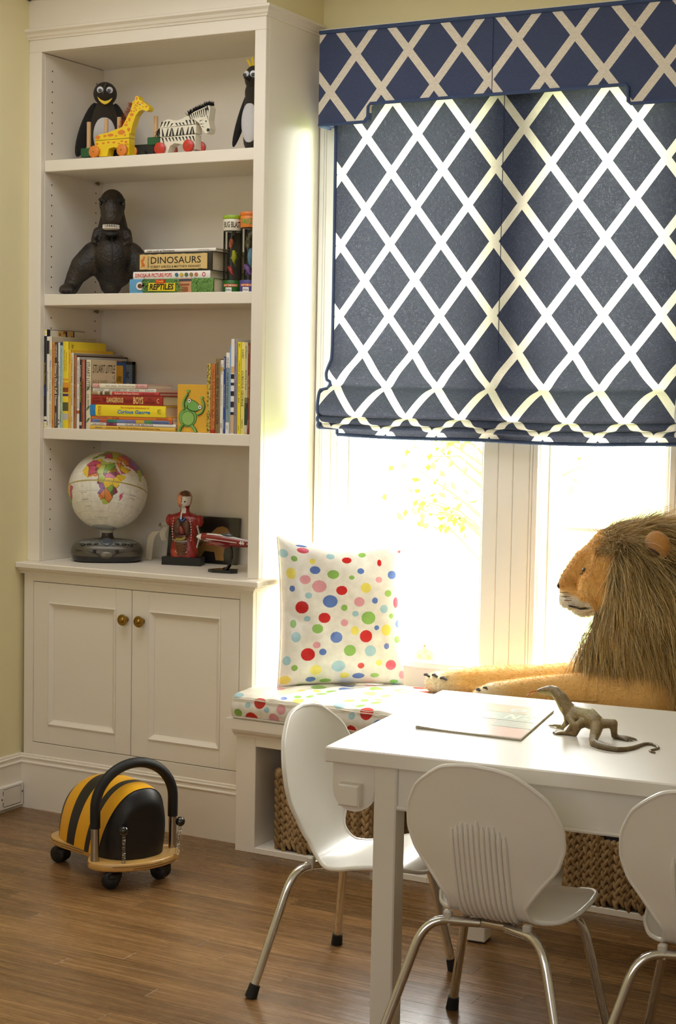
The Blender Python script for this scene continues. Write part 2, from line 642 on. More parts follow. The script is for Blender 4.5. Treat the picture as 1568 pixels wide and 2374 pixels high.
def glass_mat():
    m = bpy.data.materials.new('window_glass')
    m.use_nodes = True
    nt = m.node_tree; N = nt.nodes; L = nt.links
    N.remove(N['Principled BSDF'])
    t = N.new('ShaderNodeBsdfTransparent'); t.inputs['Color'].default_value = (0.96, 0.97, 0.965, 1)
    g = N.new('ShaderNodeBsdfGlossy'); g.inputs['Roughness'].default_value = 0.02
    ms = N.new('ShaderNodeMixShader'); ms.inputs[0].default_value = 0.05
    L.new(t.outputs[0], ms.inputs[1]); L.new(g.outputs[0], ms.inputs[2])
    L.new(ms.outputs[0], N['Material Output'].inputs['Surface'])
    return m
GLASS = glass_mat()

TRIM = M((246, 244, 240), 0.4, var=0.01, scale=6)
def make_window(n, x0, x1, muntin):
    root = structure('window_%d' % n, (x0, D, 0.55))
    z0, z1 = 0.55, 2.32
    j = MB()      # jambs, head, stool
    j.box(x0, x0 + .012, .33, D + .14, z0, z1).box(x1 - .012, x1, .33, D + .14, z0, z1).box(x0, x1, .33, D + .14, z1 - .012, z1)
    j.build('jamb', TRIM, root, smooth=False, wc=True)
    s = MB()
    a, b = x0 + .012, x1 - .012
    st = 0.03
    s.box(a, a + st, .395, .43, z0 + .01, z1 - .012, bev=.003).box(b - st, b, .395, .43, z0 + .01, z1 - .012, bev=.003)
    s.box(a + st, b - st, .395, .43, z0 + .01, z0 + .065, bev=.003).box(a + st, b - st, .395, .43, z1 - .05, z1 - .012, bev=.003)
    sash = s.build('sash', TRIM, root, smooth=False, wc=True)
    zs = [z0 + .065, z1 - .05]
    if muntin:
        zs = [z0 + .065, 0.972, 1.42, z1 - .05]
    for za, zb in zip(zs[:-1], zs[1:]):
        MB().box(a + st, b - st, .411, .414, za + .004, zb - .004).build('pane', GLASS, root, smooth=False, wc=True)
    for z in zs[1:-1]:
        MB().box(a + st, b - st, .400, .425, z - .007, z + .007, bev=.002).build('muntin', TRIM, root, smooth=False, wc=True)
    return root
make_window(1, 0.95, 1.461, False)
make_window(2, 1.625, 2.03, True)

def make_casing():
    z0, z1 = 0.50, 2.40
    n = 6
    def board(x0, x1, y0, nm, lines=()):
        nonlocal n
        b = MB()
        xs = [x0] + list(lines) + [x1]
        for i in range(len(xs) - 1):
            b.box(xs[i] + (.0006 if i else 0), xs[i + 1] - (.0006 if i < len(xs) - 2 else 0), y0, D, z0, z1, bev=.002)
        tag(b.build('trim_%d' % n, TRIM, smooth=False), kind='structure'); n += 1
    board(.881, .955, .320, 'casing', (.897, .905, .938))
    board(1.457, 1.632, .320, 'casing', (1.505, 1.553, 1.605, 1.614))
    board(2.026, 2.11, .320, 'casing', (2.045,))
    b = MB().box(.876, 2.11, .322, D, 2.318, 2.40, bev=.003)
    tag(b.build('trim_%d' % n, TRIM, smooth=False), kind='structure'); n += 1
    # window stool and apron over the seat
    b = MB().box(.876, 2.12, .295, D + .13, .528, .552, bev=.004).box(.885, 2.10, .322, D, .40, .528, bev=.003)
    tag(b.build('trim_%d' % n, TRIM, smooth=False), kind='structure')
make_casing()

def make_outdoors():
    LAWN = M((120, 140, 70), 0.9, var=0.3, scale=3)
    tag(MB().box(-30, 30, 1.2, 60, -0.9, -0.8).build('lawn', LAWN, smooth=False), 'pale grass lawn outside beyond the window panes', 'lawn', kind='structure')
    BARK = M((96, 80, 58), 0.9, var=0.25, bump=.6, bscale=30)
    LEAF = bpy.data.materials.new('leaf')
    LEAF.use_nodes = True
    nt = LEAF.node_tree
    pb = nt.nodes['Principled BSDF']
    n = nt.nodes.new('ShaderNodeTexNoise'); n.inputs['Scale'].default_value = 4
    cr = nt.nodes.new('ShaderNodeValToRGB')
    cr.color_ramp.elements[0].color = lin((74, 116, 22)); cr.color_ramp.elements[1].color = lin((124, 156, 52))
    nt.links.new(n.outputs['Fac'], cr.inputs['Fac']); nt.links.new(cr.outputs[0], pb.inputs['Base Color'])
    pb.inputs['Roughness'].default_value = 0.6
    t = thing('garden_tree', 'sparse yellow-green garden tree seen faintly through the left window', 'tree', (-0.55, 5.2, -0.8))
    tr = MB().tube([(0, 0, 0), (.05, .02, .8), (-.04, 0, 1.5), (.03, .02, 2.4), (0, 0, 3.4)], [.07, .06, .05, .035, .015], 10)
    tr.build('trunk', BARK, t)
    br = MB(); lf = MB()
    r = random.Random(3)
    for i in range(26):
        z = r.uniform(.9, 3.3); a = r.uniform(0, 2 * PI); L = r.uniform(.35, .85)
        e = Vector((math.cos(a) * L, math.sin(a) * L * .6, z + r.uniform(.0, .35)))
        br.tube([(0, 0, z - .15), (e.x * .5, e.y * .5, z + .05), e], [.014, .009, .003], 6)
        for k in range(16):
            c = Vector((0, 0, z)).lerp(e, r.uniform(.35, 1.1)) + Vector((r.gauss(0, .06), r.gauss(0, .06), r.gauss(0, .06)))
            d = Vector((r.gauss(0, 1), r.gauss(0, 1), r.gauss(-.4, 1))).normalized()
            s_ = d.orthogonal().normalized() * r.uniform(.014, .024)
            d *= r.uniform(.05, .085)
            up = d.cross(s_).normalized() * .006
            lf.add([c, c + d * .5 + s_ + up, c + d, c + d * .5 - s_ + up, c + d * .5], [(0, 4, 1), (1, 4, 2), (2, 4, 3), (3, 4, 0)])
    br.build('branch', BARK, t)
    o = lf.build('foliage', LEAF, t, recalc=False); o['kind'] = 'stuff'
make_outdoors()

# ================================================================== JOINERY
def make_bookcase():
    t = thing('bookcase', 'cream-white built-in bookcase with three shelves above the cupboard', 'bookcase', (0, 0, .80))
    b = lambda *a, nm='side_panel', bev=.0015: MB().box(*a, bev=bev).build(nm, WHITE, t, smooth=False, wc=True)
    top = 2.4835
    b(0, .049, 0, .02, .80, 2.413, nm='stile'); b(.837, W, 0, .02, .80, 2.413, nm='stile')
    b(0, W, 0, .02, 2.413, top, nm='top_rail')
    b(.004, .049, .02, .325, .80, 2.413); b(.837, W, .02, D - .001, .80, top)
    b(.004, .837, .325, D - .001, .80, top, nm='back_panel')
    b(.049, .837, .02, .325, 2.413, 2.432, nm='top_panel')
    for i, z in enumerate((2.0775, 1.6555, 1.2305)):
        b(.0495, .8365, .017, .3245, z - .036, z, nm='shelf', bev=.002)
    cr = MB()
    prof = [(0, 2.4515), (.004, 2.4515), (.006, 2.457), (.010, 2.460), (.014, 2.468), (.020, 2.472), (.023, 2.4745), (.023, 2.4815), (.018, 2.4835), (0, 2.4835)]
    cr.prism([(-p[0], p[1]) for p in prof], 0, W + .0, 'x')
    # mitred return along the end
    n = len(prof)
    vs = [(W + p[0], -p[0], p[1]) for p in prof] + [(W + p[0], D - .025, p[1]) for p in prof]
    cr.add(vs, [tuple(range(n)), tuple(range(2 * n - 1, n - 1, -1))] + [(i, n + i, n + (i + 1) % n, (i + 1) % n) for i in range(n)])
    vs = [(W, -p[0], p[1]) for p in prof] + [(W + p[0], -p[0], p[1]) for p in prof]
    cr.add(vs, [(i, n + i, n + (i + 1) % n, (i + 1) % n) for i in range(n)])
    cr.build('crown_moulding', WHITE, t, smooth=True, angle=25, wc=True)
    h = MB()
    for y in (.055, .288):
        z = .90
        while z < 2.38:
            if all(abs(z - s_ + .018) > .026 for s_ in (2.0775, 1.6555, 1.2305)):
                T = Matrix.Translation((.0494, y, z)) @ Matrix.Rotation(PI / 2, 4, 'Y')
                h.lathe([(0.0026, 0.0), (0.0026, .0002)], 8, T=T)
            z += .0325
    tag(h.build('pin_hole', M((40, 34, 24), .8), t, smooth=False, wc=True), kind='stuff')
    # little metal shelf pins under the shelf ends
    for z in (2.0415, 1.6195, 1.1945):
        MB().lathe([(.003, 0), (.003, .008), (.007, .008), (.007, .012)], 10, T=Matrix.Translation((.049, .288, z - .005)) @ Matrix.Rotation(PI / 2, 4, 'Y')).build('shelf_pin', M((150, 140, 110), .35, .8), t, wc=True)
make_bookcase()

def make_base_cabinet():
    FY = -.0290
    t = thing('base_cabinet', 'cream-white two-door cupboard built under the bookcase', 'cabinet', (0, 0, 0))
    b = lambda *a, nm, bev=.0012: MB().box(*a, bev=bev).build(nm, WHITE, t, smooth=False, wc=True)
    b(0.013, .0506, FY, FY + .02, .1765, .764, nm='stile'); b(.8312, W, FY, FY + .02, .17, .764, nm='stile')
    b(.0506, .8312, FY, FY + .02, .7392, .764, nm='top_rail')
    b(.0506, .8312, FY, FY + .02, .02, .2165, nm='bottom_rail')
    b(W - .018, W, FY + .02, D - .001, .02, .764, nm='side_panel')
    b(.013, .03, FY + .02, D - .001, .02, .764, nm='side_panel')
    MB().box(.03, W - .018, FY + .024, D - .001, .02, .76).build('carcass', M((58, 50, 38), .8), t, smooth=False, wc=True)
    # cove under the worktop
    prof = [(0, .762), (.004, .762), (.005, .7675), (.011, .772), (.018, .776), (.018, .7816), (0, .7816)]
    c = MB().prism([(FY - p[0], p[1]) for p in prof], 0.0, W, 'x')
    n = len(prof)
    vs = [(W + p[0], FY - p[0], p[1]) for p in prof] + [(W + p[0], D - .02, p[1]) for p in prof]
    c.add(vs, [tuple(range(n)), tuple(range(2 * n - 1, n - 1, -1))] + [(i, n + i, n + (i + 1) % n, (i + 1) % n) for i in range(n)])
    vs = [(W, FY - p[0], p[1]) for p in prof] + [(W + p[0], FY - p[0], p[1]) for p in prof]
    c.add(vs, [(i, n + i, n + (i + 1) % n, (i + 1) % n) for i in range(n)])
    c.build('cove_moulding', WHITE, t, smooth=True, angle=25, wc=True)
    b2 = MB().prism([(FY + .003 - p[0] * 1.0, p[1]) for p in BASEPROF], 0.0, .868, 'x')
    b2.build('plinth_moulding', WHITE, t, smooth=True, angle=25, wc=True)
    BRASS = M((158, 126, 62), .28, 1.0, var=.12, scale=60)
    def door(x0, x1, z0, z1, px0, px1, pz0, pz1, kx, kz):
        d = MB()
        y0, y1 = FY - .0005, FY + .019
        d.box(x0, px0, y0, y1, z0, z1, bev=.0012).box(px1, x1, y0, y1, z0, z1, bev=.0012)
        d.box(px0, px1, y0, y1, z0, pz0, bev=.0008).box(px0, px1, y0, y1, pz1, z1, bev=.0008)
        dr = d.build('door', WHITE, t, smooth=False, wc=True)
        p = MB().box(px0 - .003, px1 + .003, FY + .0075, FY + .012, pz0 - .003, pz1 + .003)
        p.build('panel', WHITE, dr, smooth=False, wc=True)
        # mitred panel moulding
        pf = [(0, 0.0), (0.0, -.0035), (.003, -.0045), (.006, -.002), (.010, .001), (.013, .0035), (.0165, .005), (.0165, .0085), (0, .0085)]
        m = MB()
        cs = [(px0, pz0, 1, 1), (px1, pz0, -1, 1), (px1, pz1, -1, -1), (px0, pz1, 1, -1)]
        k = len(pf)
        for i in range(4):
            a, c_ = cs[i], cs[(i + 1) % 4]
            vs = [(a[0] + a[2] * q[0], FY + q[1], a[1] + a[3] * q[0]) for q in pf] + [(c_[0] + c_[2] * q[0], FY + q[1], c_[1] + c_[3] * q[0]) for q in pf]
            m.add(vs, [(j, k + j, k + (j + 1) % k, (j + 1) % k) for j in range(k)])
        m.build('panel_moulding', WHITE, dr, smooth=True, angle=30, wc=True)
        T = Matrix.Translation((kx, FY, kz)) @ Matrix.Rotation(PI / 2, 4, 'X')
        kn = MB().lathe([(.009, 0), (.0085, .003), (.0055, .008), (.0055, .016), (.010, .018), (.0165, .020), (.018, .0235), (.0165, .0265), (.0135, .0272), (.0125, .0255), (.0085, .0255), (.0075, .0275), (.004, .0295), (0, .030)], 28, T=T)
        kn.build('knob', BRASS, dr, smooth=True, angle=50, wc=True)
    door(.0524, .4362, .2185, .7375, .1137, .3775, .2790, .6755, .4175, .6455)
    door(.4386, .8294, .2185, .7375, .5031, .7645, .2765, .6785, .4785, .6452)
make_base_cabinet()

wt = MB().box(0.0005, .909, -.061, D - .001, .7818, .80, bev=.003)
tag(wt.build('worktop', WHITE, smooth=False), 'cream-white wooden worktop slab between cupboard and open shelves', 'worktop')

def make_vent():
    t = thing('wall_box', 'white cover box with a flat lid screwed low on the yellow wall', 'wall box', (0.012, -.11, 0.012))
    WP = M((232, 228, 218), .35, var=.02)
    MB().box(.012, .026, -.205, -.043, .010, .088, bev=.004).build('housing', WP, t, smooth=False, wc=True)
    MB().box(.0262, .0272, -.142, -.058, .022, .077, bev=.0006).build('lid', M((222, 216, 204), .35), t, smooth=False, wc=True)
    fr = MB()
    for (y0, y1, z0, z1) in ((-.1435, -.0565, .0205, .0218), (-.1435, -.0565, .0772, .0785), (-.0578, -.0565, .0205, .0785)):
        fr.box(.0261, .0266, y0, y1, z0, z1)
    for (z0, z1) in ((.024, .037), (.060, .073)):
        fr.box(.0261, .0268, -.1455, -.1435, z0, z1)
    fr.build('lid_gap', M((70, 62, 48), .7), t, smooth=False, wc=True)
    for y, z in ((-.050, .056), (-.150, .047)):
        T = Matrix.Translation((.0262, y, z)) @ Matrix.Rotation(PI / 2, 4, 'Y')
        MB().lathe([(.0032, 0), (.0032, .0008), (.0024, .0014), (0, .0014)], 12, T=T).build('screw', M((120, 112, 96), .3, .8), t, wc=True)
make_vent()

def make_bench():
    t = thing('window_bench', 'cream-white built-in window bench with open cubbies under the seat', 'bench', (.87, -.1, 0))
    b = lambda *a, nm, bev=.0015: MB().box(*a, bev=bev).build(nm, WHITE, t, smooth=False, wc=True)
    X1 = 3.05
    s = MB().prism([(.8413, -.121), (X1, -.121), (X1, D - .02), (.878, D - .02), (.878, -.046), (.8413, -.046)], .3683, .398, 'z')
    s.build('seat_board', WHITE, t, smooth=False, wc=True)
    prof = [(0, .346), (.004, .346), (.005, .351), (.009, .355), (.013, .3605), (.013, .3683), (0, .3683)]
    m = MB().prism([(-.100 - p[0], p[1]) for p in prof], .862, X1, 'x')
    m.build('cove_moulding', WHITE, t, smooth=True, angle=25, wc=True)
    b(.869, .936, -.100, .318, 0, .3683, nm='end_post')
    b(1.50, 1.60, -.100, .318, 0, .3683, nm='divider')
    b(2.24, 2.34, -.100, .318, 0, .3683, nm='divider'); b(2.95, X1, -.100, .318, 0, .3683, nm='end_post')
    for x0, x1 in ((.936, 1.50), (1.60, 2.24), (2.34, 2.95)):
        b(x0, x1, -.100, -.080, .319, .3683, nm='rail')
        b(x0, x1, -.100, .318, 0, .018, nm='bottom_board')
        b(x0, x1, .300, .318, .018, .3683, nm='back_panel')
make_bench()
# ================================================================== ROMAN SHADE AND PELMET
def lattice_mat(name, transl, px, pz, x0, z0, w=.175):
    m = bpy.data.materials.new(name)
    m.use_nodes = True
    nt = m.node_tree; N = nt.nodes; L = nt.links
    uv = N.new('ShaderNodeUVMap'); uv.uv_map = 'cloth'
    sp = N.new('ShaderNodeSeparateXYZ'); L.new(uv.outputs[0], sp.inputs[0])
    def math_(op, a, b=None, c=None):
        n = N.new('ShaderNodeMath'); n.operation = op
        for i, q in enumerate((a, b, c)):
            if q is None: continue
            if isinstance(q, (int, float)): n.inputs[i].default_value = q
            else: L.new(q, n.inputs[i])
        return n.outputs[0]
    xs = math_('DIVIDE', math_('SUBTRACT', sp.outputs['X'], x0), px)
    zs = math_('DIVIDE', math_('SUBTRACT', sp.outputs['Y'], z0), pz)
    def stripe(a):
        f = math_('ABSOLUTE', math_('SUBTRACT', math_('FRACT', math_('ADD', a, 0.5)), 0.5))
        return math_('LESS_THAN', f, w / 2)
    band = math_('MAXIMUM', stripe(math_('ADD', xs, zs)), stripe(math_('SUBTRACT', xs, zs)))
    # woven slubs
    tc = N.new('ShaderNodeTexCoord')
    mp = N.new('ShaderNodeMapping'); mp.inputs['Scale'].default_value = (60, 60, 420)
    L.new(tc.outputs['Object'], mp.inputs[0])
    n1 = N.new('ShaderNodeTexNoise'); n1.inputs['Scale'].default_value = 2.0; n1.inputs['Detail'].default_value = 4
    L.new(mp.outputs[0], n1.inputs['Vector'])
    mpb = N.new('ShaderNodeMapping'); mpb.inputs['Scale'].default_value = (500, 500, 60)
    L.new(tc.outputs['Object'], mpb.inputs[0])
    n2 = N.new('ShaderNodeTexNoise'); n2.inputs['Scale'].default_value = 2.0
    L.new(mpb.outputs[0], n2.inputs['Vector'])
    slub = math_('MULTIPLY', n1.outputs['Fac'], n2.outputs['Fac'])
    mx = N.new('ShaderNodeMix'); mx.data_type = 'RGBA'
    mx.inputs['A'].default_value = lin((76, 85, 114)); mx.inputs['B'].default_value = lin((238, 229, 212))
    L.new(band, mx.inputs['Factor'])
    mr = N.new('ShaderNodeMapRange'); mr.inputs['From Min'].default_value = .12; mr.inputs['From Max'].default_value = .42
    mr.inputs['To Min'].default_value = .82; mr.inputs['To Max'].default_value = 1.15
    L.new(slub, mr.inputs['Value'])
    vm = N.new('ShaderNodeVectorMath'); vm.operation = 'SCALE'
    L.new(mx.outputs['Result'], vm.inputs[0]); L.new(mr.outputs[0], vm.inputs['Scale'])
    b = N['Principled BSDF']
    b.inputs['Roughness'].default_value = .9; b.inputs['Specular IOR Level'].default_value = .1
    L.new(vm.outputs[0], b.inputs['Base Color'])
    bp = N.new('ShaderNodeBump'); bp.inputs['Strength'].default_value = .15; bp.inputs['Distance'].default_value = .0006
    L.new(slub, bp.inputs['Height']); L.new(bp.outputs[0], b.inputs['Normal'])
    if transl:
        t = N.new('ShaderNodeBsdfTranslucent')
        mt = N.new('ShaderNodeMix'); mt.data_type = 'RGBA'
        mt.inputs['A'].default_value = (0.0160, 0.0163, 0.0205, 1); mt.inputs['B'].default_value = (.37, .340, .285, 1)
        L.new(band, mt.inputs['Factor'])
        # thin spots in the weave let specks through
        sr = N.new('ShaderNodeMapRange'); sr.inputs['From Min'].default_value = .30; sr.inputs['From Max'].default_value = .40
        sr.inputs['To Min'].default_value = 1.0; sr.inputs['To Max'].default_value = 4.5
        L.new(slub, sr.inputs['Value'])
        v2 = N.new('ShaderNodeVectorMath'); v2.operation = 'SCALE'
        L.new(mt.outputs['Result'], v2.inputs[0])
        keep = math_('ADD', math_('MULTIPLY', sr.outputs[0], math_('SUBTRACT', 1.0, band)), band)
        L.new(keep, v2.inputs['Scale'])
        L.new(v2.outputs[0], t.inputs['Color'])
        ms = N.new('ShaderNodeMixShader'); ms.inputs[0].default_value = transl
        L.new(b.outputs[0], ms.inputs[1]); L.new(t.outputs[0], ms.inputs[2])
        L.new(ms.outputs[0], N['Material Output'].inputs['Surface'])
    return m

def set_uv(me, fn):
    uv = me.uv_layers.new(name='cloth')
    for p in me.polygons:
        for li in p.loop_indices:
            v = me.vertices[me.loops[li].vertex_index].co
            uv.data[li].uv = fn(v)

PIPING = M((62, 80, 118), .85, var=.1, scale=90, bump=.2, bscale=900)
def make_shade():
    t = thing('roman_shade', 'blue and white lattice roman shade half lowered over the windows', 'window shade', (1.5, .29, 1.23))
    X0, X1 = .962, 2.06
    prof = [(.303, 2.33), (.303, 1.50), (.299, 1.462), (.291, 1.437), (.289, 1.418), (.293, 1.400), (.303, 1.386), (.297, 1.380), (.281, 1.374), (.271, 1.360), (.265, 1.340), (.261, 1.318), (.260, 1.302), (.266, 1.293), (.290, 1.2905),
            (.270, 1.2885), (.263, 1.283), (.262, 1.274), (.268, 1.2695), (.292, 1.268), (.272, 1.2665), (.266, 1.262), (.266, 1.255), (.272, 1.252), (.296, 1.251), (.298, 1.248), (.298, 1.232)]
    prof = [(a - .026, b) for a, b in prof]
    # refine
    fine = []
    for i in range(len(prof) - 1):
        a, b = prof[i], prof[i + 1]
        L = math.dist(a, b); k = max(2, int(L / .006)) if L < .2 else 40
        for j in range(k): fine.append((a[0] + (b[0] - a[0]) * j / k, a[1] + (b[1] - a[1]) * j / k))
    fine.append(prof[-1])
    # soften the corners
    F = np.array(fine)
    for _ in range(3):
        F[1:-1] = .25 * F[:-2] + .5 * F[1:-1] + .25 * F[2:]
    arc = [0.0]
    for i in range(1, len(F)): arc.append(arc[-1] + float(np.hypot(*(F[i] - F[i - 1]))))
    nx = 60
    vs = []; uvs = []
    def wob(x, z):
        a = max(0, min(1, (1.47 - z) / .1))
        return a * (.004 * math.sin(x * 9.0 + 1) + .003 * math.sin(x * 23)) + .0015 * math.sin(x * 6 + z * 5)
    def left(z):
        return X0 + (.0 if z > 1.46 else -.012 * min(1, (1.46 - z) / .04)) if z > 1.395 else (X0 - .002 if z > 1.372 else (X0 - .026 if z > 1.252 else X0 + .028))
    for (y, z), s_ in zip(F, arc):
        for i in range(nx + 1):
            u = i / nx
            xl = left(z)
            x = xl + (X1 - xl) * u
            sag = 0.0 if z > 1.46 else -.006 * math.sin(u * PI) * min(1, (1.46 - z) / .1) - .004 * math.sin(u * 11)* min(1, (1.46 - z) / .1)*.5
            vs.append((x, y + wob(x, z), z + sag)); uvs.append((x, 2.33 - s_))
    fs = []
    for j in range(len(F) - 1):
        for i in range(nx):
            a = j * (nx + 1) + i
            fs.append((a, a + 1, a + nx + 2, a + nx + 1))
    me = bpy.data.meshes.new('cloth'); me.from_pydata(vs, [], fs)
    uv = me.uv_layers.new(name='cloth')
    idx = np.empty(len(me.loops), int); me.loops.foreach_get('vertex_index', idx)
    uv.data.foreach_set('uv', np.array(uvs)[idx].ravel())
    me.polygons.foreach_set('use_smooth', [True] * len(me.polygons))
    me.materials.append(lattice_mat('lattice_linen', .55, .1695, .2150, 1.0690, 2.1300))
    link('cloth', me, t, wc=True)
    # bound left edge and bottom hem
    e = MB()
    path = [(vs[j * (nx + 1)][0], vs[j * (nx + 1)][1] - .001, vs[j * (nx + 1)][2]) for j in range(0, len(F))]
    e.tube(path, .0055, 6, flat=1.0)
    e.build('edge_binding', PIPING, t, wc=True)
    h = MB()
    j = len(F) - 1
    h.tube([(vs[j * (nx + 1) + i][0], vs[j * (nx + 1) + i][1] - .001, vs[j * (nx + 1) + i][2]) for i in range(nx + 1)], .0055, 6)
    h.build('hem_binding', PIPING, t, wc=True)
    # stitched centre seam
    c = MB().tube([(1.515, .2755, 2.3), (1.515, .2750, 1.47)], .0011, 5)
    c.build('seam', M((40, 50, 82), .9), t, wc=True)
make_shade()

def make_pelmet():
    t = thing('pelmet', 'upholstered blue and white lattice pelmet box with notched lower edge', 'pelmet', (1.5, .245, 2.17))
    xl, xr, yf = .917, 2.07, .245
    zt, zl, zs = 2.446, 2.172, 2.2240
    a, b = 1.0895, 1.8965
    def rnd(p, q, r_, k=4):
        return [p]
    poly = [(xl, zl), (a - .006, zl), (a, zl + .006), (a, zs - .006), (a + .006, zs), (b - .006, zs), (b, zs - .006), (b, zl + .006), (b + .006, zl), (xr, zl), (xr, zt), (xl, zt)]
    m = MB().prism(poly, yf, yf + .018, 'y')
    m.box(xl, xl + .016, yf + .016, .322, zl, zt).box(xr - .016, xr, yf + .016, .322, zl, zt).box(xl, xr, yf + .016, .322, zt - .014, zt)
    me = m.mesh('upholstery', lattice_mat('lattice_linen_pelmet', 0, .1735, .2120, 1.0433, 2.3720), smooth=False)
    set_uv(me, lambda v: (v.x + (v.y - yf) * -1.0 if v.x < xl + .01 else v.x, v.z))
    link('upholstery', me, t, wc=True)
    bot = [(xl + .003, yf + .07, zl - .002), (xl - .001, yf + .02, zl - .002), (xl + .003, yf - .002, zl - .002), (a - .010, yf - .003, zl - .002), (a - .002, yf - .003, zl + .005), (a - .001, yf - .003, zs - .010), (a + .006, yf - .003, zs - .001),
           (b - .006, yf - .003, zs - .001), (b + .001, yf - .003, zs - .010), (b + .002, yf - .003, zl + .005), (b + .010, yf - .003, zl - .002), (xr, yf - .003, zl - .002)]
    MB().tube(bot, .0050, 8).build('lower_piping', PIPING, t, wc=True)
    MB().tube([(xl + .001, .322, zt), (xl + .001, yf - .001, zt), (xr, yf - .001, zt)], .0062, 8).build('upper_piping', PIPING, t, wc=True)
    MB().tube([(1.488, yf - .0005, zt - .006), (1.488, yf - .0005, zs + .004)], .001, 5).build('seam', M((40, 50, 82), .9), t, wc=True)
    MB().box(xl + .001, xr, yf + .001, .321, zt + .0062, zt + .009).build('dust_lining', M((236, 230, 216), .8), t, smooth=False, wc=True)
make_pelmet()
# ================================================================== BOOKS
PAPER = M((226, 214, 186), .85, var=.08, scale=4, stretch=(1, 1, 1))
def pages_mat():
    m = M((222, 208, 178), .9, var=.18, scale=3, stretch=(260, 1, 1))
    return m
PAGES = pages_mat()
def book_at(name, label, t, d, h, cover, loc, flat=False, hard=True, texts=(), bands=(), side=None, group=None, rough=.4, tilt=0.0, sidetexts=(), rz=0.0):
    """spine faces -y; standing: thickness +x, depth +y, height +z; flat: height runs to -x and thickness +z"""
    rot = (0, -PI / 2, rz) if flat else (0, tilt, rz)
    b = thing(name, label, 'book', loc, group=group, rot=rot)
    cm = M(cover, rough, var=.04, coat=.15)
    c = .0016 if hard else .0005
    g = .0028 if hard else .0002
    k = MB()
    k.box(0, c, 0.001, d, 0, h, bev=.0004).box(t - c, t, 0.001, d, 0, h, bev=.0004)
    # rounded spine
    r = min(.0022, t * .25) if hard else .0008
    n = 6
    poly = [(0, .004), (0, .001)] + [(t * i / n, .001 - r * math.sin(PI * i / n) * .9) for i in range(1, n)] + [(t, .001), (t, .004)]
    k.prism(poly, 0, h, 'z')
    k.build('cover', cm, b, smooth=True, angle=35)
    MB().box(c, t - c, .004, d - g, g, h - g).build('pages', PAGES, b, smooth=False)
    yo = .001 - r * .9 - .0004
    for (s0, s1, col) in bands:
        z1, z0 = h * (1 - s0), h * (1 - s1)
        p2 = [(-.0002, .0012)] + [(t * i / n + (0), .0008 - r * math.sin(PI * i / n) * .9 - .0001) for i in range(0, n + 1)] + [(t + .0002, .0012)]
        MB().prism(p2, z0, z1, 'z').build('spine_band', M(col, rough, var=.05), b, smooth=True, angle=35)
    for tx in texts:
        s, s0, s1, col, hf = tx[:5]
        off = tx[5] if len(tx) > 5 else 0.0
        sh = tx[6] if len(tx) > 6 else 0.0
        bo = tx[7] if len(tx) > 7 else 0.0
        zc = h * (1 - (s0 + s1) / 2)
        T = Matrix.Translation((t * (.5 + off), yo, zc)) @ SPINE
        text(s, h * (s1 - s0), t * hf, M(col, .5), b, T, 'spine_title', sh, bo)
    if side:
        MB().box(t, t + .0003, .003, d - .001, .001, h - .001).build('front_cover', M(side, rough, var=.06), b, smooth=False)
    for (s, yc, zc, w_, h_, col, sh) in sidetexts:
        text(s, w_, h_, M(col, .5), b, Matrix.Translation((t + .0007, yc, zc)) @ SIDE, 'cover_title', sh)
    return b

def sidebox(b, t, y0, y1, z0, z1, col, nm='cover_panel'):
    return MB().box(t + .0003, t + .0006, y0, y1, z0, z1).build(nm, M(col, .45, var=.08), b, smooth=False)

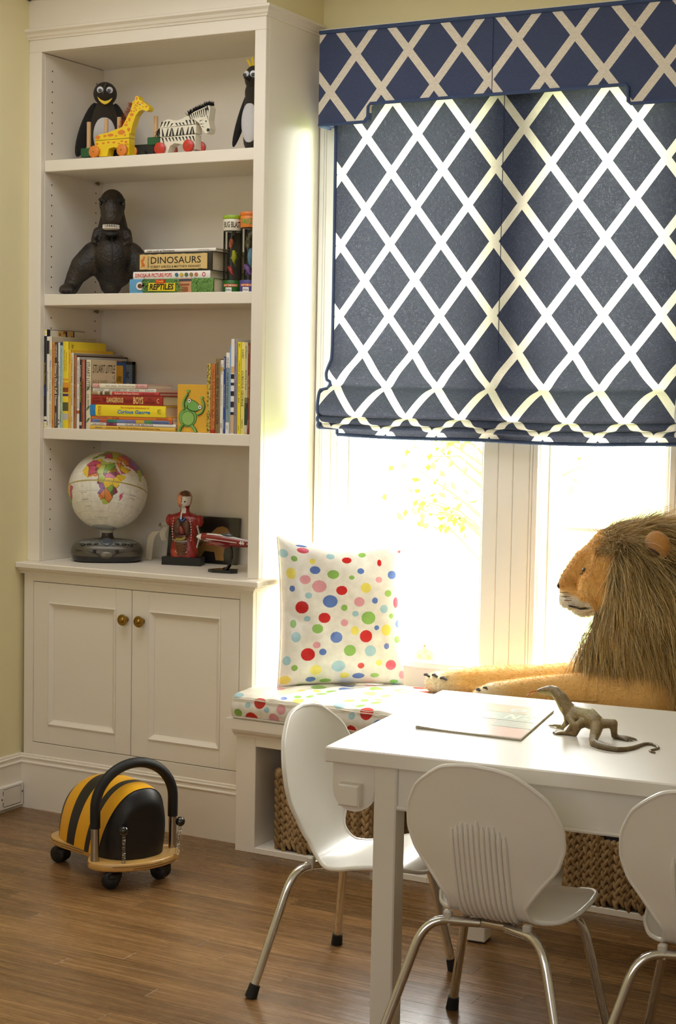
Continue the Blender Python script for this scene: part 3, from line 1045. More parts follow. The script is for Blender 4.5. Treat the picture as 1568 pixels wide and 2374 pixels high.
def make_upright_books():
    Z = 1.2306; Y = .0195; DX = .0078
    GL = 'upright books at the left end of the book shelf'
    GR = 'upright books at the right end of the book shelf'
    K = (20, 18, 16); WH = (236, 230, 214); TX = (60, 52, 44)
    b = book_at('book', 'tall thin black book with yellow-striped ends, leftmost on its shelf', .0108, .20, .3135, (22, 22, 24), (.0495, Y, Z),
                texts=[("Bruno Munari's", .34, .56, (214, 176, 60), .55), ('ZOO', .58, .67, (60, 104, 190), .75)],
                bands=[(0, .02, (232, 214, 120)), (.02, .035, (240, 236, 220)), (.035, .05, (232, 214, 120)), (.05, .065, (240, 236, 220)),
                       (.885, .92, (230, 226, 212)), (.935, .955, (240, 236, 220)), (.955, .97, (232, 214, 120)), (.97, .985, (240, 236, 220)), (.985, 1, (232, 214, 120))], group=GL)
    sidebox(b, .0108, .018, .199, .262, .312, (226, 220, 200))
    # mottled brown animal-coat print along the top of its cover
    pm = M((150, 96, 34), .5, var=.1)
    mk = MB(); r = random.Random(5)
    for i in range(34):
        cy, cz = r.uniform(.062, .135), r.uniform(.268, .308)
        q = [(cy + math.cos(a) * r.uniform(.0045, .007), cz + math.sin(a) * r.uniform(.0045, .007)) for a in [2 * PI * j / 7 for j in range(7)]]
        mk.prism(q, .0114, .01155 + i * .00001, 'x')
    sidebox(b, .0112, .056, .14, .264, .311, (214, 178, 110))
    mk.build('cover_print', pm, b, smooth=False)
    sidebox(b, .0113, .096, .104, .264, .311, (30, 26, 22)); sidebox(b, .0113, .136, .142, .264, .311, (30, 26, 22))
    S = [  # x0, x1, ztop, depth, colour, label, texts, bands
        (.0606, .0706, 1.5216, .205, WH, 'thin white picture book with pale grey spine lettering beside the black one', [('SEA CREATURES', .38, .60, (150, 146, 140), .4), ('|||', .93, .97, (90, 84, 78), .5)], [(.045, .19, (52, 36, 26))], None),
        (.0709, .0810, 1.5223, .235, (233, 226, 206), 'cream book with rainbow-coloured spine lettering, third from the shelf end', [('What', .26, .34, (60, 110, 190), .62), ('an Elephant', .35, .48, (90, 140, 170), .6), ('Comes to School', .50, .70, (70, 120, 150), .55), ('SMITHSON', .74, .95, (190, 160, 60), .5), ('green', .15, .21, (110, 160, 60), .6)], [], (206, 196, 170)),
        (.0813, .0921, 1.5044, .18, (214, 140, 44), 'orange picture book with dark red spine lettering', [('Harry on the Rocks', .03, .30, (168, 60, 20), .62), ('Meinderts', .42, .50, (150, 56, 20), .5), ('V', .9, .96, (150, 56, 20), .5)], [], None),
        (.0925, .1060, 1.5044, .19, (70, 68, 66), 'charcoal grey book with bold white spine lettering', [('HENKES', .035, .18, WH, .5, 0, 0, .01), ("Kitten's First Full Moon", .25, .74, WH, .66, 0, 0, .02), ('GREENWILLOW', .82, .98, WH, .4)], [], None),
        (.1063, .1139, 1.5031, .19, (228, 226, 220), 'slim white book with black script along its spine', [('a chocolate moose', .22, .62, (30, 28, 40), .75, 0, .3), ('n', .9, .96, K, .6)], [], None),
        (.1142, .1246, 1.5031, .19, (160, 196, 204), 'pale blue and green picture book with dark blue top band', [('Make way the Ruby Bird', .075, .36, (64, 110, 130), .5), ('Mama Stories', .39, .52, (80, 120, 150), .5), ('for Bedtime', .54, .7, (70, 110, 80), .5), ('i1lustr2', .8, .93, K, .5)], [(0, .035, (30, 52, 84)), (.5, .9, (176, 200, 160))], None),
        (.1252, .1470, 1.5059, .20, (240, 216, 52), 'thick bright yellow storybook with red lettering, widest of the upright left row', [("Richard Scarry's", .13, .34, (150, 90, 40), .22, .17), ('Best Storybook Ever', .10, .345, (150, 90, 40), .22, -.15)], [(.425, .45, (230, 170, 40)), (.47, .56, (226, 150, 46)), (.53, .585, (150, 70, 40)), (.6, .63, (80, 52, 110)), (.70, .80, (88, 92, 60)), (.83, .90, (190, 190, 190))], (238, 212, 44)),
        (.1473, .1574, 1.4805, .225, (233, 184, 58), 'amber yellow paperback with an orange title halfway down the spine', [('HUNT / ROSEN', .04, .18, (150, 100, 40), .35), ('Noisy Forest!', .40, .62, (206, 110, 30), .62), ('Noisy', .86, .93, (120, 80, 40), .4)], [], (232, 186, 40)),
        (.1580, .1678, 1.4705, .265, (224, 218, 190), 'pale cream book with faint grey lettering, ninth from the left end', [('THE MEMOIRS OF BABAR', .06, .40, (120, 116, 100), .45), ('FOLLOW THE ELEPHANT', .43, .70, (120, 116, 100), .45), ('KNOPF', .84, .92, (130, 126, 110), .4)], [], (150, 150, 140)),
        (.1683, .1794, 1.463, .275, (176, 106, 60), 'brown-orange clothbound book with dark lettering', [('MY LITTLE BOOK', .16, .40, (70, 36, 22), .5), ('OF STORIES', .42, .58, (70, 36, 22), .5), ('SCOTT', .70, .84, (90, 50, 30), .45)], [], (44, 38, 34)),
        (.1811, .1913, 1.457, .255, (238, 234, 224), 'white book with black capitals and a small red patch low on the spine', [('DIARY OF A WOMBAT', .05, .38, K, .42), ('JACKIE FRENCH', .42, .56, K, .36), ('BRUCE WHATLEY', .58, .72, K, .36)], [(.745, .79, (176, 92, 60))], (196, 192, 182)),
        (.1918, .2008, 1.4489, .29, (32, 32, 30), 'black picture book with yellow and green spine title', [('ROHMANN', .08, .25, WH, .42), ('My Friend Rabbit', .32, .62, (206, 206, 60), .62, 0, .2)], [(.90, .95, (200, 196, 180))], (110, 138, 172)),
        (.2010, .2122, 1.4489, .20, (184, 92, 60), 'rust-red book with pale yellow lettering beside the navy sliver', [('Rosemary and Cousins', .04, .27, (240, 214, 170), .45), ('LITTLE BEAR LITTLE BEAR', .32, .66, (120, 40, 24), .5), ('Charles Parker', .76, .96, (120, 40, 24), .45)], [], None),
        (.2124, .2178, 1.4463, .213, (30, 44, 92), 'very thin navy blue book squeezed beside a cream novel', [], [], (40, 92, 164)),
    ]
    for i, (x0, x1, zt, d, col, lab, tx, bd, side) in enumerate(S):
        bb = book_at('book', lab, x1 - x0, d, zt - Z, col, (x0, Y, Z), texts=tx, bands=bd, side=side, group=GL, hard=(i % 3 != 1))
        t = x1 - x0; h = zt - Z
        if i == 6:   # dark small print on the yellow cover
            text('BEST', .010, .012, M(K, .5), bb, Matrix.Translation((t + .0007, .022, h - .016)) @ SIDE, 'cover_print')
        if i == 12 - 1:  # dark-edged blue cover showing 'bit' over a pale moon
            sidebox(bb, t, .272, .289, 0.0, h, (30, 30, 28), 'cover_edge')
            sidebox(bb, t, .0, .289, h - .010, h, (36, 38, 36), 'cover_edge')
            text('bit', .030, .030, M((24, 40, 70), .5), bb, Matrix.Translation((t + .0009, .238, h - .040)) @ SIDE, 'cover_title')
            q = [(.246 + .022 * math.cos(a), h - .092 + .022 * math.sin(a)) for a in [2 * PI * j / 20 for j in range(20)]]
            MB().prism(q, t + .0006, t + .0009, 'x').build('cover_print', M((214, 196, 90), .5), bb, smooth=False)
        if i == 13:
            sidebox(bb, t, .012, .196, .008, h - .012, (232, 176, 32))
            text('ARE YOU A HORSE?', .060, .018, M(K, .5), bb, Matrix.Translation((t + .0009, .158, h - .056)) @ SIDE, 'cover_title')
    # cream novel with green sprigs: its spine and its right-hand cover both show
    t, h = .0183, .2185
    nb = book_at('book', 'cream novel with green sprig drawings and black title, right end of left row', t, .136, h, (226, 216, 182), (.2181, Y, Z), side=(214, 200, 160), group=GL,
                 texts=[('STUART LITTLE', .03, .44, (44, 40, 30), .6, 0, .1), ('E.B. WHITE', .50, .70, (120, 112, 84), .4)])
    text('STUART LITTLE', .118, .026, M((40, 34, 24), .5), nb, Matrix.Translation((t + .0007, .069, h - .028)) @ SIDE, 'cover_title', .25)
    text('by E. B. WHITE', .078, .013, M((150, 130, 84), .5), nb, Matrix.Translation((t + .0007, .048, h - .070)) @ SIDE, 'cover_author')
    sp = MB(); r = random.Random(9)
    for k in range(26):
        y0, z0 = r.choice([(.03, .10), (.045, .105), (.11, .12), (.118, .15), (.025, .12)])
        y0 += r.uniform(-.015, .012); z0 += r.uniform(-.012, .01); a = r.uniform(.2, 2.9); L = r.uniform(.008, .02)
        dy, dz = math.cos(a) * L, math.sin(a) * L; w = .0009
        sp.box(t + .0004, t + .0008, 0, L, -w / 2, w / 2, T=Matrix.Translation((0, y0, z0)) @ Matrix.Rotation(a, 4, 'X'))
    sp.build('cover_print', M((84, 104, 70), .6), nb, smooth=False)
    lf = MB()
    for z in (.120, .058, .02):
        lf.prism([(0.002, z), (t * .55, z + .006), (t - .001, z + .016), (t * .5, z + .013)], -.0025, -.0015, 'y')
    lf.build('spine_print', M((74, 110, 66), .6), nb, smooth=False)

    R = [
        (.6647, .6766, 1.4406, .17, (196, 176, 70), 'gold foil-patterned slim book right beside the frog board book', [], [], 'foil'),
        (.6777, .6936, 1.4399, .17, (198, 112, 52), 'brown-orange spotted book second from the frog board book', [('Where is that frog today', .08, .62, (120, 58, 24), .4), ('Bear', .66, .78, (120, 58, 24), .45)], [(.95, 1, (186, 40, 24))], None),
        (.6952, .7113, 1.4551, .20, (140, 112, 70), 'tan-brown cloth book with dark capitals down the spine', [('HAYWOOD', .05, .22, (60, 42, 24), .4), ('EDDIE THE DOG HOLDER', .26, .88, (48, 34, 20), .55)], [], None),
        (.7122, .7229, 1.452, .19, (236, 232, 220), 'slim white book with grey lettering between tan and navy spines', [('KELLOGG', .06, .2, (120, 110, 96), .4), ('Gerry and Henry', .34, .62, (150, 140, 120), .45), ('DIAL', .86, .93, K, .4)], [(.1, .15, (206, 176, 90))], None),
        (.7232, .7314, 1.4618, .19, (32, 62, 134), 'narrow royal blue book with white lettering', [('Robert Krauss', .02, .16, WH, .5), ('Where is Everybody now', .36, .66, WH, .45), ('KINGSWAY', .82, .95, WH, .4)], [], None),
        (.7322, .7440, 1.474, .21, (132, 156, 164), 'grey-blue book with white ends and capital spine title', [('SENDAK', .06, .20, K, .5), ('WHERE THE WILD THINGS ARE', .24, .70, (40, 48, 52), .5), ('HC', .9, .95, K, .4)], [(0, .19, (238, 236, 228)), (.86, 1, (236, 234, 226))], None),
        (.7444, .7489, 1.4942, .20, (136, 170, 210), 'very thin sky-blue booklet between white-topped books', [], [], None),
        (.7492, .7606, 1.5149, .23, (236, 232, 224), 'tall white book with a patchwork of black and tan pictures on its spine', [], [(.29, .36, (222, 176, 110)), (.37, .42, (26, 24, 22)), (.46, .49, (40, 38, 34)), (.55, .60, (26, 24, 22)), (.66, .72, (40, 36, 30)), (.77, .80, (20, 18, 16)), (.80, .99, (214, 180, 130))], None),
        (.7609, .7719, 1.502, .22, (150, 138, 146), 'lilac-grey book with faint slanted script on the spine', [('Wired', .14, .3, (100, 88, 104), .5, 0, .3), ('One lighthouse Creek', .42, .80, (96, 84, 100), .55, 0, .3)], [], None),
        (.7731, .7842, 1.5059, .21, (244, 222, 28), 'vivid lemon-yellow book with thin black capitals', [('REY', .02, .06, K, .4), ('CURIOUS  GEORGE  RIDES  A  BIKE', .2, .66, (70, 62, 20), .34), ('H M CO', .91, .96, K, .35)], [], None),
        (.7853, .7982, 1.5053, .21, (240, 224, 120), 'pale butter-yellow book with large spaced capitals', [('H.A.REY', .08, .18, (60, 54, 24), .45), ('CURIOUS GEORGE', .31, .70, (60, 54, 24), .55), ('H.M.CO.', .84, .94, (60, 54, 24), .4)], [], None),
        (.7985, .8084, 1.5047, .21, (206, 198, 150), 'cream and dark green book with handwritten spine lettering', [('Bill Thomson', .04, .17, (60, 70, 50), .45, 0, .3), ('Building a Road', .30, .52, (30, 50, 36), .6, 0, .3)], [(.60, .72, (110, 120, 80)), (.66, .90, (36, 66, 56)), (.90, .98, (214, 206, 180))], None),
        (.8087, .8176, 1.5034, .21, (126, 48, 30), 'dark red book with tan capitals near the right stile', [('Treasury', .03, .12, (220, 190, 120), .45), ('MOTHER GOOSE', .36, .60, (220, 184, 110), .5), ('Gatto', .84, .94, (220, 190, 120), .45)], [], None),
        (.8179, .8262, 1.5316, .22, (44, 50, 92), 'tallest dark blue book with a red top, half hidden by the right stile', [], [(0, .03, (214, 52, 30)), (.04, .08, (214, 52, 30))], None),
    ]
    for i, (x0, x1, zt, d, col, lab, tx, bd, side) in enumerate(R):
        rough = .25 if side == 'foil' else .42
        bb = book_at('book', lab, x1 - x0, d, zt - Z, col, (x0 + DX, Y, Z), texts=tx, bands=bd, group=GR, rough=rough, hard=(i % 4 != 1))
        if side == 'foil':
            r = random.Random(2); mk = MB(); h = zt - Z; t = x1 - x0
            for k in range(90):
                cx, cz = r.uniform(.001, t - .001), r.uniform(.003, h - .003); q = r.uniform(.0006, .0014)
                yy = .001 - min(.0022, t * .25) * .9 * math.sin(PI * cx / t) - .0002
                mk.box(cx - q, cx + q, yy - .0002, yy + .0004, cz - q * 1.6, cz + q * 1.6, T=None)
            tag(mk.build('spine_print', M((92, 78, 26), .4), bb, smooth=False), kind='stuff')
        if i == 1:
            mk = MB(); h = zt - Z; t = x1 - x0
            for k in range(9):
                mk.lathe([(.0022, 0), (.0022, .0004)], 10, T=Matrix.Translation((t * (.8 if k % 2 else .86), -.0010, .02 + k * .020)) @ Matrix.Rotation(PI / 2, 4, 'X'))
            tag(mk.build('spine_print', M((222, 160, 96), .5), bb, smooth=False), kind='stuff')
make_upright_books()

def make_stacked_books():
    Y = .0195; DX = .0078; Z = 1.2306
    G = 'books lying flat in the stack on the book shelf'
    K = (24, 22, 18); WH = (240, 234, 218)
    S = [
        (.2256, .5507, .0122, .235, (226, 184, 74), 'golden yellow patterned book at the bottom of the low stack', True,
         [('Scarry', .07, .155, (60, 110, 120), .55, 0, 0, .01), ("Richard Scarry's", .20, .33, (110, 66, 24), .5), ('Mother Goose Rhymes and Nursery Tales', .345, .83, (120, 60, 24), .55, 0, 0, .01)], []),
        (.2254, .5506, .0101, .235, (236, 232, 226), 'white book with purple picture patch, second from the bottom of the low stack', True,
         [('ROD CLEMENT', .04, .17, (110, 104, 100), .42), ('OLGA THE BROLGA', .42, .75, (110, 40, 80), .62)], [(.195, .32, (150, 66, 120)), (.22, .28, (190, 96, 140))]),
        (.2286, .5402, .0096, .23, (108, 132, 190), 'thin blue, orange and green striped paperback low in the stack', False,
         [('Marcus-Knopf Somewhere Warm', .06, .29, K, .5), ('Gary Conrad', .44, .55, (176, 60, 110), .5), ('Candlewick Press', .75, .95, K, .5)], [(0, .02, (196, 84, 60)), (.12, .2, (206, 100, 70)), (.21, .33, (60, 140, 120)), (.56, .66, (214, 176, 60)), (.67, .75, (80, 150, 90)), (.96, 1, (196, 90, 60))]),
        (.2302, .5371, .0102, .23, (222, 124, 48), 'thin orange paperback under the thick yellow storybook', False,
         [('Sir Percy Foxwillow', .04, .21, (130, 90, 110), .6), ('Dr. Seuss', .27, .35, K, .55), ('RANDOM HOUSE', .81, .96, (120, 50, 30), .42)], []),
        (.2266, .5149, .0350, .24, (246, 222, 44), 'thick yellow storybook with bright blue title lettering on its spine', True,
         [('REY', .112, .155, (196, 90, 40), .75, 0), ('The Complete Adventures of', .41, .79, (206, 64, 40), .20, .27, .25, .01), ('Curious George', .37, .80, (52, 140, 196), .44, -.13, .25, .035), ('HMCO', .895, .94, (120, 100, 30), .45)], [(0, .075, (44, 132, 196))]),
        (.2259, .5016, .0306, .21, (160, 42, 34), 'thick dark red book with ornate pale gold title on its spine', True,
         [('CONN', .05, .13, (90, 24, 20), .24, .16), ('IGGULDEN', .045, .14, (90, 24, 20), .2, -.16), ('THE', .175, .225, (90, 24, 20), .4), ('DANGEROUS', .235, .465, (236, 206, 130), .52, 0, 0, .02), ('Book for', .475, .595, (96, 26, 22), .42), ('BOYS', .605, .74, (236, 206, 130), .72, 0, 0, .02), ('HAL', .80, .86, (90, 24, 20), .24, .16), ('IGGULDEN', .77, .895, (90, 24, 20), .2, -.16), ('C', .925, .955, (240, 214, 150), .45)], []),
        (.2345, .4901, .0108, .19, (196, 64, 66), 'coral red book with a patterned cream end under the white reader', True,
         [('Robert the Rose Horse', .345, .70, (246, 214, 190), .62, 0, 0, .01), ('HEILBRONER', .74, .93, (120, 30, 34), .45)], [(0, .085, (180, 150, 116)), (.085, .30, (214, 196, 160)), (.12, .16, (90, 80, 60)), (.19, .27, (110, 96, 70))]),
        (.2344, .4766, .0100, .17, (236, 232, 220), 'thin white early reader second from the top of the low stack', False,
         [('An I Can Read Book', .03, .19, K, .4), ('LITTLE BEAR\'S VISIT', .26, .55, (70, 56, 44), .6), ('Minarik - Sendak', .585, .74, K, .45), ('HarperCollins', .83, .97, (90, 84, 76), .4)], []),
        (.2356, .4445, .0140, .14, (222, 168, 164), 'small pink book with a white title panel, top of the low stack', True,
         [('MILNE - SHEPARD', .25, .45, (110, 100, 84), .3), ('When We Were Very Young', .48, .77, (70, 60, 50), .42), ('DUTTON', .87, .95, (150, 90, 90), .3), ('f', .10, .12, (180, 40, 60), .5), ('f', .815, .835, (180, 40, 60), .5)], [(.125, .14, (200, 190, 130)), (.14, .785, (236, 228, 206)), (.785, .80, (200, 190, 130))]),
    ]
    z = Z
    for i, (x0, x1, t, d, col, lab, hard, tx, bd) in enumerate(S):
        book_at('book', lab, t, d, x1 - x0, col, (x1 + DX, Y + (.002 if i % 2 else 0), z), flat=True, hard=hard, texts=tx, bands=bd, group=G)
        z += t + .0002
    # small board book with a raised frog, face out
    t = thing('board_book', 'square orange-yellow board book with a waving green frog on the front', 'book', (.616, .028, 1.2306))
    w, h = .1135, .146
    MB().box(-w / 2, w / 2, 0, .022, 0, h, bev=.0015).build('cover', M((226, 172, 52), .35, var=.03, coat=.3), t, smooth=False)
    GRN = M((118, 176, 88), .45, var=.1, scale=40); LINE = M((24, 40, 20), .5)
    def outline(pts, nm, off, mat, close=True):
        MB().prism(pts, -.0008 - off, 0, 'y').build(nm, mat, t, smooth=False)
    def fig(cx, cz, rx, rz, n=24, rot=0):
        return [(cx + math.cos(a) * rx * math.cos(rot) - math.sin(a) * rz * math.sin(rot), cz + math.cos(a) * rx * math.sin(rot) + math.sin(a) * rz * math.cos(rot)) for a in [2 * PI * i / n for i in range(n)]]
    S2 = h / 420.0
    P = lambda x, y: ((x - 908) * S2 * .98 * (w / (263 * S2 * .98)), (900 - y) * S2)
    Q = lambda pts: [P(*p) for p in pts]
    fr = t
    def limb(pts, r, nm='frog_limb'):
        pp = [(*P(*p), ) for p in pts]
        MB().tube([(q[0], -.001, q[1]) for q in pp], r + .0006, 8, flat=None).build(nm, LINE, fr)
        MB().tube([(q[0], -.0034, q[1]) for q in pp], r, 8).build(nm, GRN, fr)
    limb(spline([(840, 700), (832, 660), (838, 620), (858, 580), (872, 560)], 3), .0034)
    limb(spline([(950, 745), (985, 725), (1003, 690), (1005, 650), (992, 615)], 3), .0032)
    for (cx, cy, fl) in ((874, 548, 1), (990, 605, -1)):
        for (dx, dy) in ((-16, -16), (0, -24), (15, -18)):
            MB().tube([(P(cx, cy)[0], -.0022, P(cx, cy)[1]), (P(cx + dx, cy + dy)[0], -.0022, P(cx + dx, cy + dy)[1])], [.0022, .0016], 6).build('frog_finger', GRN, fr)
    limb([(835, 830), (812, 860), (800, 897)], .0042)
    limb([(905, 840), (930, 870), (942, 897)], .0042)
    for nm, e, o in (('frog_body', (868, 770, 74, 82), .0), ('frog_head', (905, 665, 64, 46), .0006)):
        c = P(e[0], e[1]); rx = e[2] * w / 263; rz = e[3] * S2
        outline(fig(c[0], c[1], rx + .0012, rz + .0012, rot=(-.35 if nm == 'frog_head' else 0)), nm, o, LINE)
        outline(fig(c[0], c[1], rx, rz, rot=(-.35 if nm == 'frog_head' else 0)), nm, o + .0003, GRN)
    c = P(872, 778); outline(fig(c[0], c[1], 52 * w / 263 + .001, 60 * S2 + .001), 'frog_belly', .0012, LINE)
    outline(fig(c[0], c[1], 52 * w / 263, 60 * S2), 'frog_belly', .0015, M((146, 190, 100), .45))
    for (x, y) in ((882, 622), (972, 677)):
        c = P(x, y)
        outline(fig(c[0], c[1], .0072, .0072, 16), 'frog_eye', .0012, LINE)
        outline(fig(c[0], c[1], .0062, .0062, 16), 'frog_eye', .0015, M((244, 242, 232), .4))
        outline(fig(c[0], c[1], .0024, .0024, 10), 'frog_eye', .0018, LINE)
    mth = spline([(868, 658), (870, 690), (905, 708), (940, 712), (950, 706)], 4)
    MB().tube([(P(*p)[0], -.0026, P(*p)[1]) for p in mth], .0007, 5).build('frog_mouth', LINE, fr)
make_stacked_books()

def make_dinosaur_books():
    Z = 1.6556
    G = 'dinosaur books in the stack beside the plush dinosaur'
    K = (24, 22, 18)
    def stack(name, lab, xl, xr, z0, z1, y0, d, col, tx, bands, hard=True):
        return book_at(name, lab, z1 - z0, d, xr - xl, col, (xr, y0, z0), flat=True, hard=hard, texts=tx, bands=bands, group=G)
    z = Z
    # thick boxed picture book at the bottom with jungle print
    b = stack('book', 'thick jungle-print box book at the bottom of the dinosaur stack', .381, .690, z, z + .0425, .022, .22, (76, 128, 60),
              [], [(0, .16, (96, 160, 204)), (.16, .3, (70, 110, 60)), (.57, .74, (206, 150, 110)), (.74, 1, (96, 140, 70))])
    h, t = .309, .0425
    yo = -.0022
    def pl(s0, s1, v0, v1, col, o=.0004, nm='spine_panel', rot=0):
        zc, xc = h * (1 - (s0 + s1) / 2), t * (v0 + v1) / 2
        MB().box(-t * (v1 - v0) / 2, t * (v1 - v0) / 2, yo - o, yo + .001, -h * (s1 - s0) / 2, h * (s1 - s0) / 2, T=Matrix.Translation((xc, 0, zc)) @ Matrix.Rotation(rot, 4, 'Y')).build(nm, M(col, .45), b, smooth=False)
    pl(.235, .555, .12, .70, (236, 208, 40), .0008, rot=.02)
    pl(.32, .43, .66, .95, (206, 50, 36), .0012)
    text('REPTILES', h * .29, t * .44, M(K, .5), b, Matrix.Translation((t * .42, yo - .0014, h * .605)) @ SPINE, 'spine_title', .15, .03)
    text('Totally', h * .085, t * .2, M((236, 190, 60), .5), b, Matrix.Translation((t * .80, yo - .0016, h * .625)) @ SPINE, 'spine_title', .15, .02)
    r = random.Random(4); lf = MB()
    for k in range(70):
        s_, v_ = r.choice([(r.uniform(.16, .24), r.uniform(.1, .9)), (r.uniform(.72, .99), r.uniform(.05, .95)), (r.uniform(.55, .62), r.uniform(.05, .9))])
        a = r.uniform(0, PI); L = r.uniform(.006, .014); w_ = .0016
        lf.prism([(-w_, 0), (0, L), (w_, 0), (0, -L)], yo - .0006, yo + .0004, 'y', T=Matrix.Translation((t * v_, 0, h * (1 - s_))) @ Matrix.Rotation(a, 4, 'Y'))
    tag(lf.build('leaf_print', M((120, 166, 84), .5, var=.4, scale=60), b, smooth=False), kind='stuff')
    q = [(.5 * t + .0125 * math.cos(a), h * .868 + .0145 * math.sin(a)) for a in [2 * PI * i / 20 for i in range(20)]]
    MB().prism(q, yo - .0006, yo, 'y').build('seal', M((236, 230, 220), .4), b, smooth=False)
    q = [(.5 * t + .007 * math.cos(a), h * .868 + .009 * math.sin(a)) for a in [2 * PI * i / 14 for i in range(14)]]
    MB().prism(q, yo - .0009, yo, 'y').build('seal_print', M((96, 60, 36), .4), b, smooth=False)
    for (s0, s1, v0, v1) in ((.63, .70, .1, .4), (.60, .72, .5, .62), (.58, .74, .82, .95)):
        pl(s0, s1, v0, v1, (150, 84, 52) if v0 < .6 else (46, 70, 90), .0005)
    z += .0427
    b = stack('book', 'white picture book with red lettering, second from the bottom of the dinosaur stack', .393, .676, z, z + .0225, .024, .2, (238, 234, 226),
              [('DINOSAUR PICTURE POPS', .03, .51, (206, 44, 34), .52, 0, 0, .02), ('o', .90, .945, (190, 40, 60), .6)], [])
    h, t = .283, .0225
    for k, col in enumerate(((60, 110, 140), (206, 176, 60), (90, 110, 70), (150, 130, 80), (200, 120, 90))):
        q = [(t * .5 + .0058 * math.cos(a), h * (1 - .575 - k * .063) + .006 * math.sin(a)) for a in [2 * PI * i / 14 for i in range(14)]]
        MB().prism(q, -.0034, -.001, 'y').build('spine_spot', M(col, .5, var=.4, scale=160), b, smooth=False)
    z += .0227
    b = stack('book', 'thick black boxed book with a parchment title panel in the dinosaur stack', .404, .682, z, z + .0575, .024, .21, (34, 30, 26), [], [])
    h, t = .278, .0575
    rr = random.Random(8)
    top = [(t * .90 + rr.uniform(-.001, .001), h * (1 - .055 - i * .0445)) for i in range(21)]
    bot = [(t * .10 + rr.uniform(-.001, .001), h * (1 - .055 - i * .0445)) for i in range(20, -1, -1)]
    MB().prism(top + bot, -.0034, -.001, 'y').build('title_panel', M((214, 184, 120), .55, var=.15, scale=30), b, smooth=False)
    yy = -.0040
    text('DINOSAURS', h * .66, t * .36, M((30, 26, 20), .5), b, Matrix.Translation((t * .58, yy, h * .465)) @ SPINE, 'spine_title', 0, .004)
    text('ROBERT SABUDA & MATTHEW REINHART', h * .66, t * .12, M((70, 54, 34), .5), b, Matrix.Translation((t * .24, yy, h * .465)) @ SPINE, 'spine_author', 0, .004)
    text('PREHISTORICA', t * .62, h * .022, M((80, 60, 36), .5), b, Matrix.Translation((t * .5, yy, h * .828)) @ FRONT, 'spine_print', 0, .0)
    # small orange upright lizard print
    pr_ = [(.2, .885), (.36, .875), (.5, .90), (.62, .885), (.80, .875), (.80, .892), (.66, .905), (.62, .93), (.5, .925), (.34, .915), (.2, .925), (.3, .90)]
    MB().prism([(t * a, h * b_) for a, b_ in pr_], yy - .0002, yy + .0006, 'y').build('spine_print', M((206, 112, 40), .5), b, smooth=False)
    z += .0577
    stack('book', 'thin white book with black title, top of the dinosaur stack', .433, .694, z, z + .0095, .026, .19, (236, 230, 220),
          [("Let's Look at Dinosaurs", .04, .43, K, .6, 0, 0, .015), ('Gower & Dunlap', .76, .91, (90, 84, 76), .4)], [])
make_dinosaur_books()
# ================================================================== TOYS ON THE UPPER SHELVES
FELT = M((20, 17, 13), .92, var=.3, scale=60, bump=.3, bscale=500, sheen=.15)
FELT2 = M((44, 37, 26), .9, var=.2, scale=60, bump=.3, bscale=500, sheen=.1)
GREYFELT = M((206, 204, 204), .95, var=.06, scale=50, bump=.25, bscale=500)
YEL = M((240, 204, 20), .5, var=.05)
SH1 = 2.0777

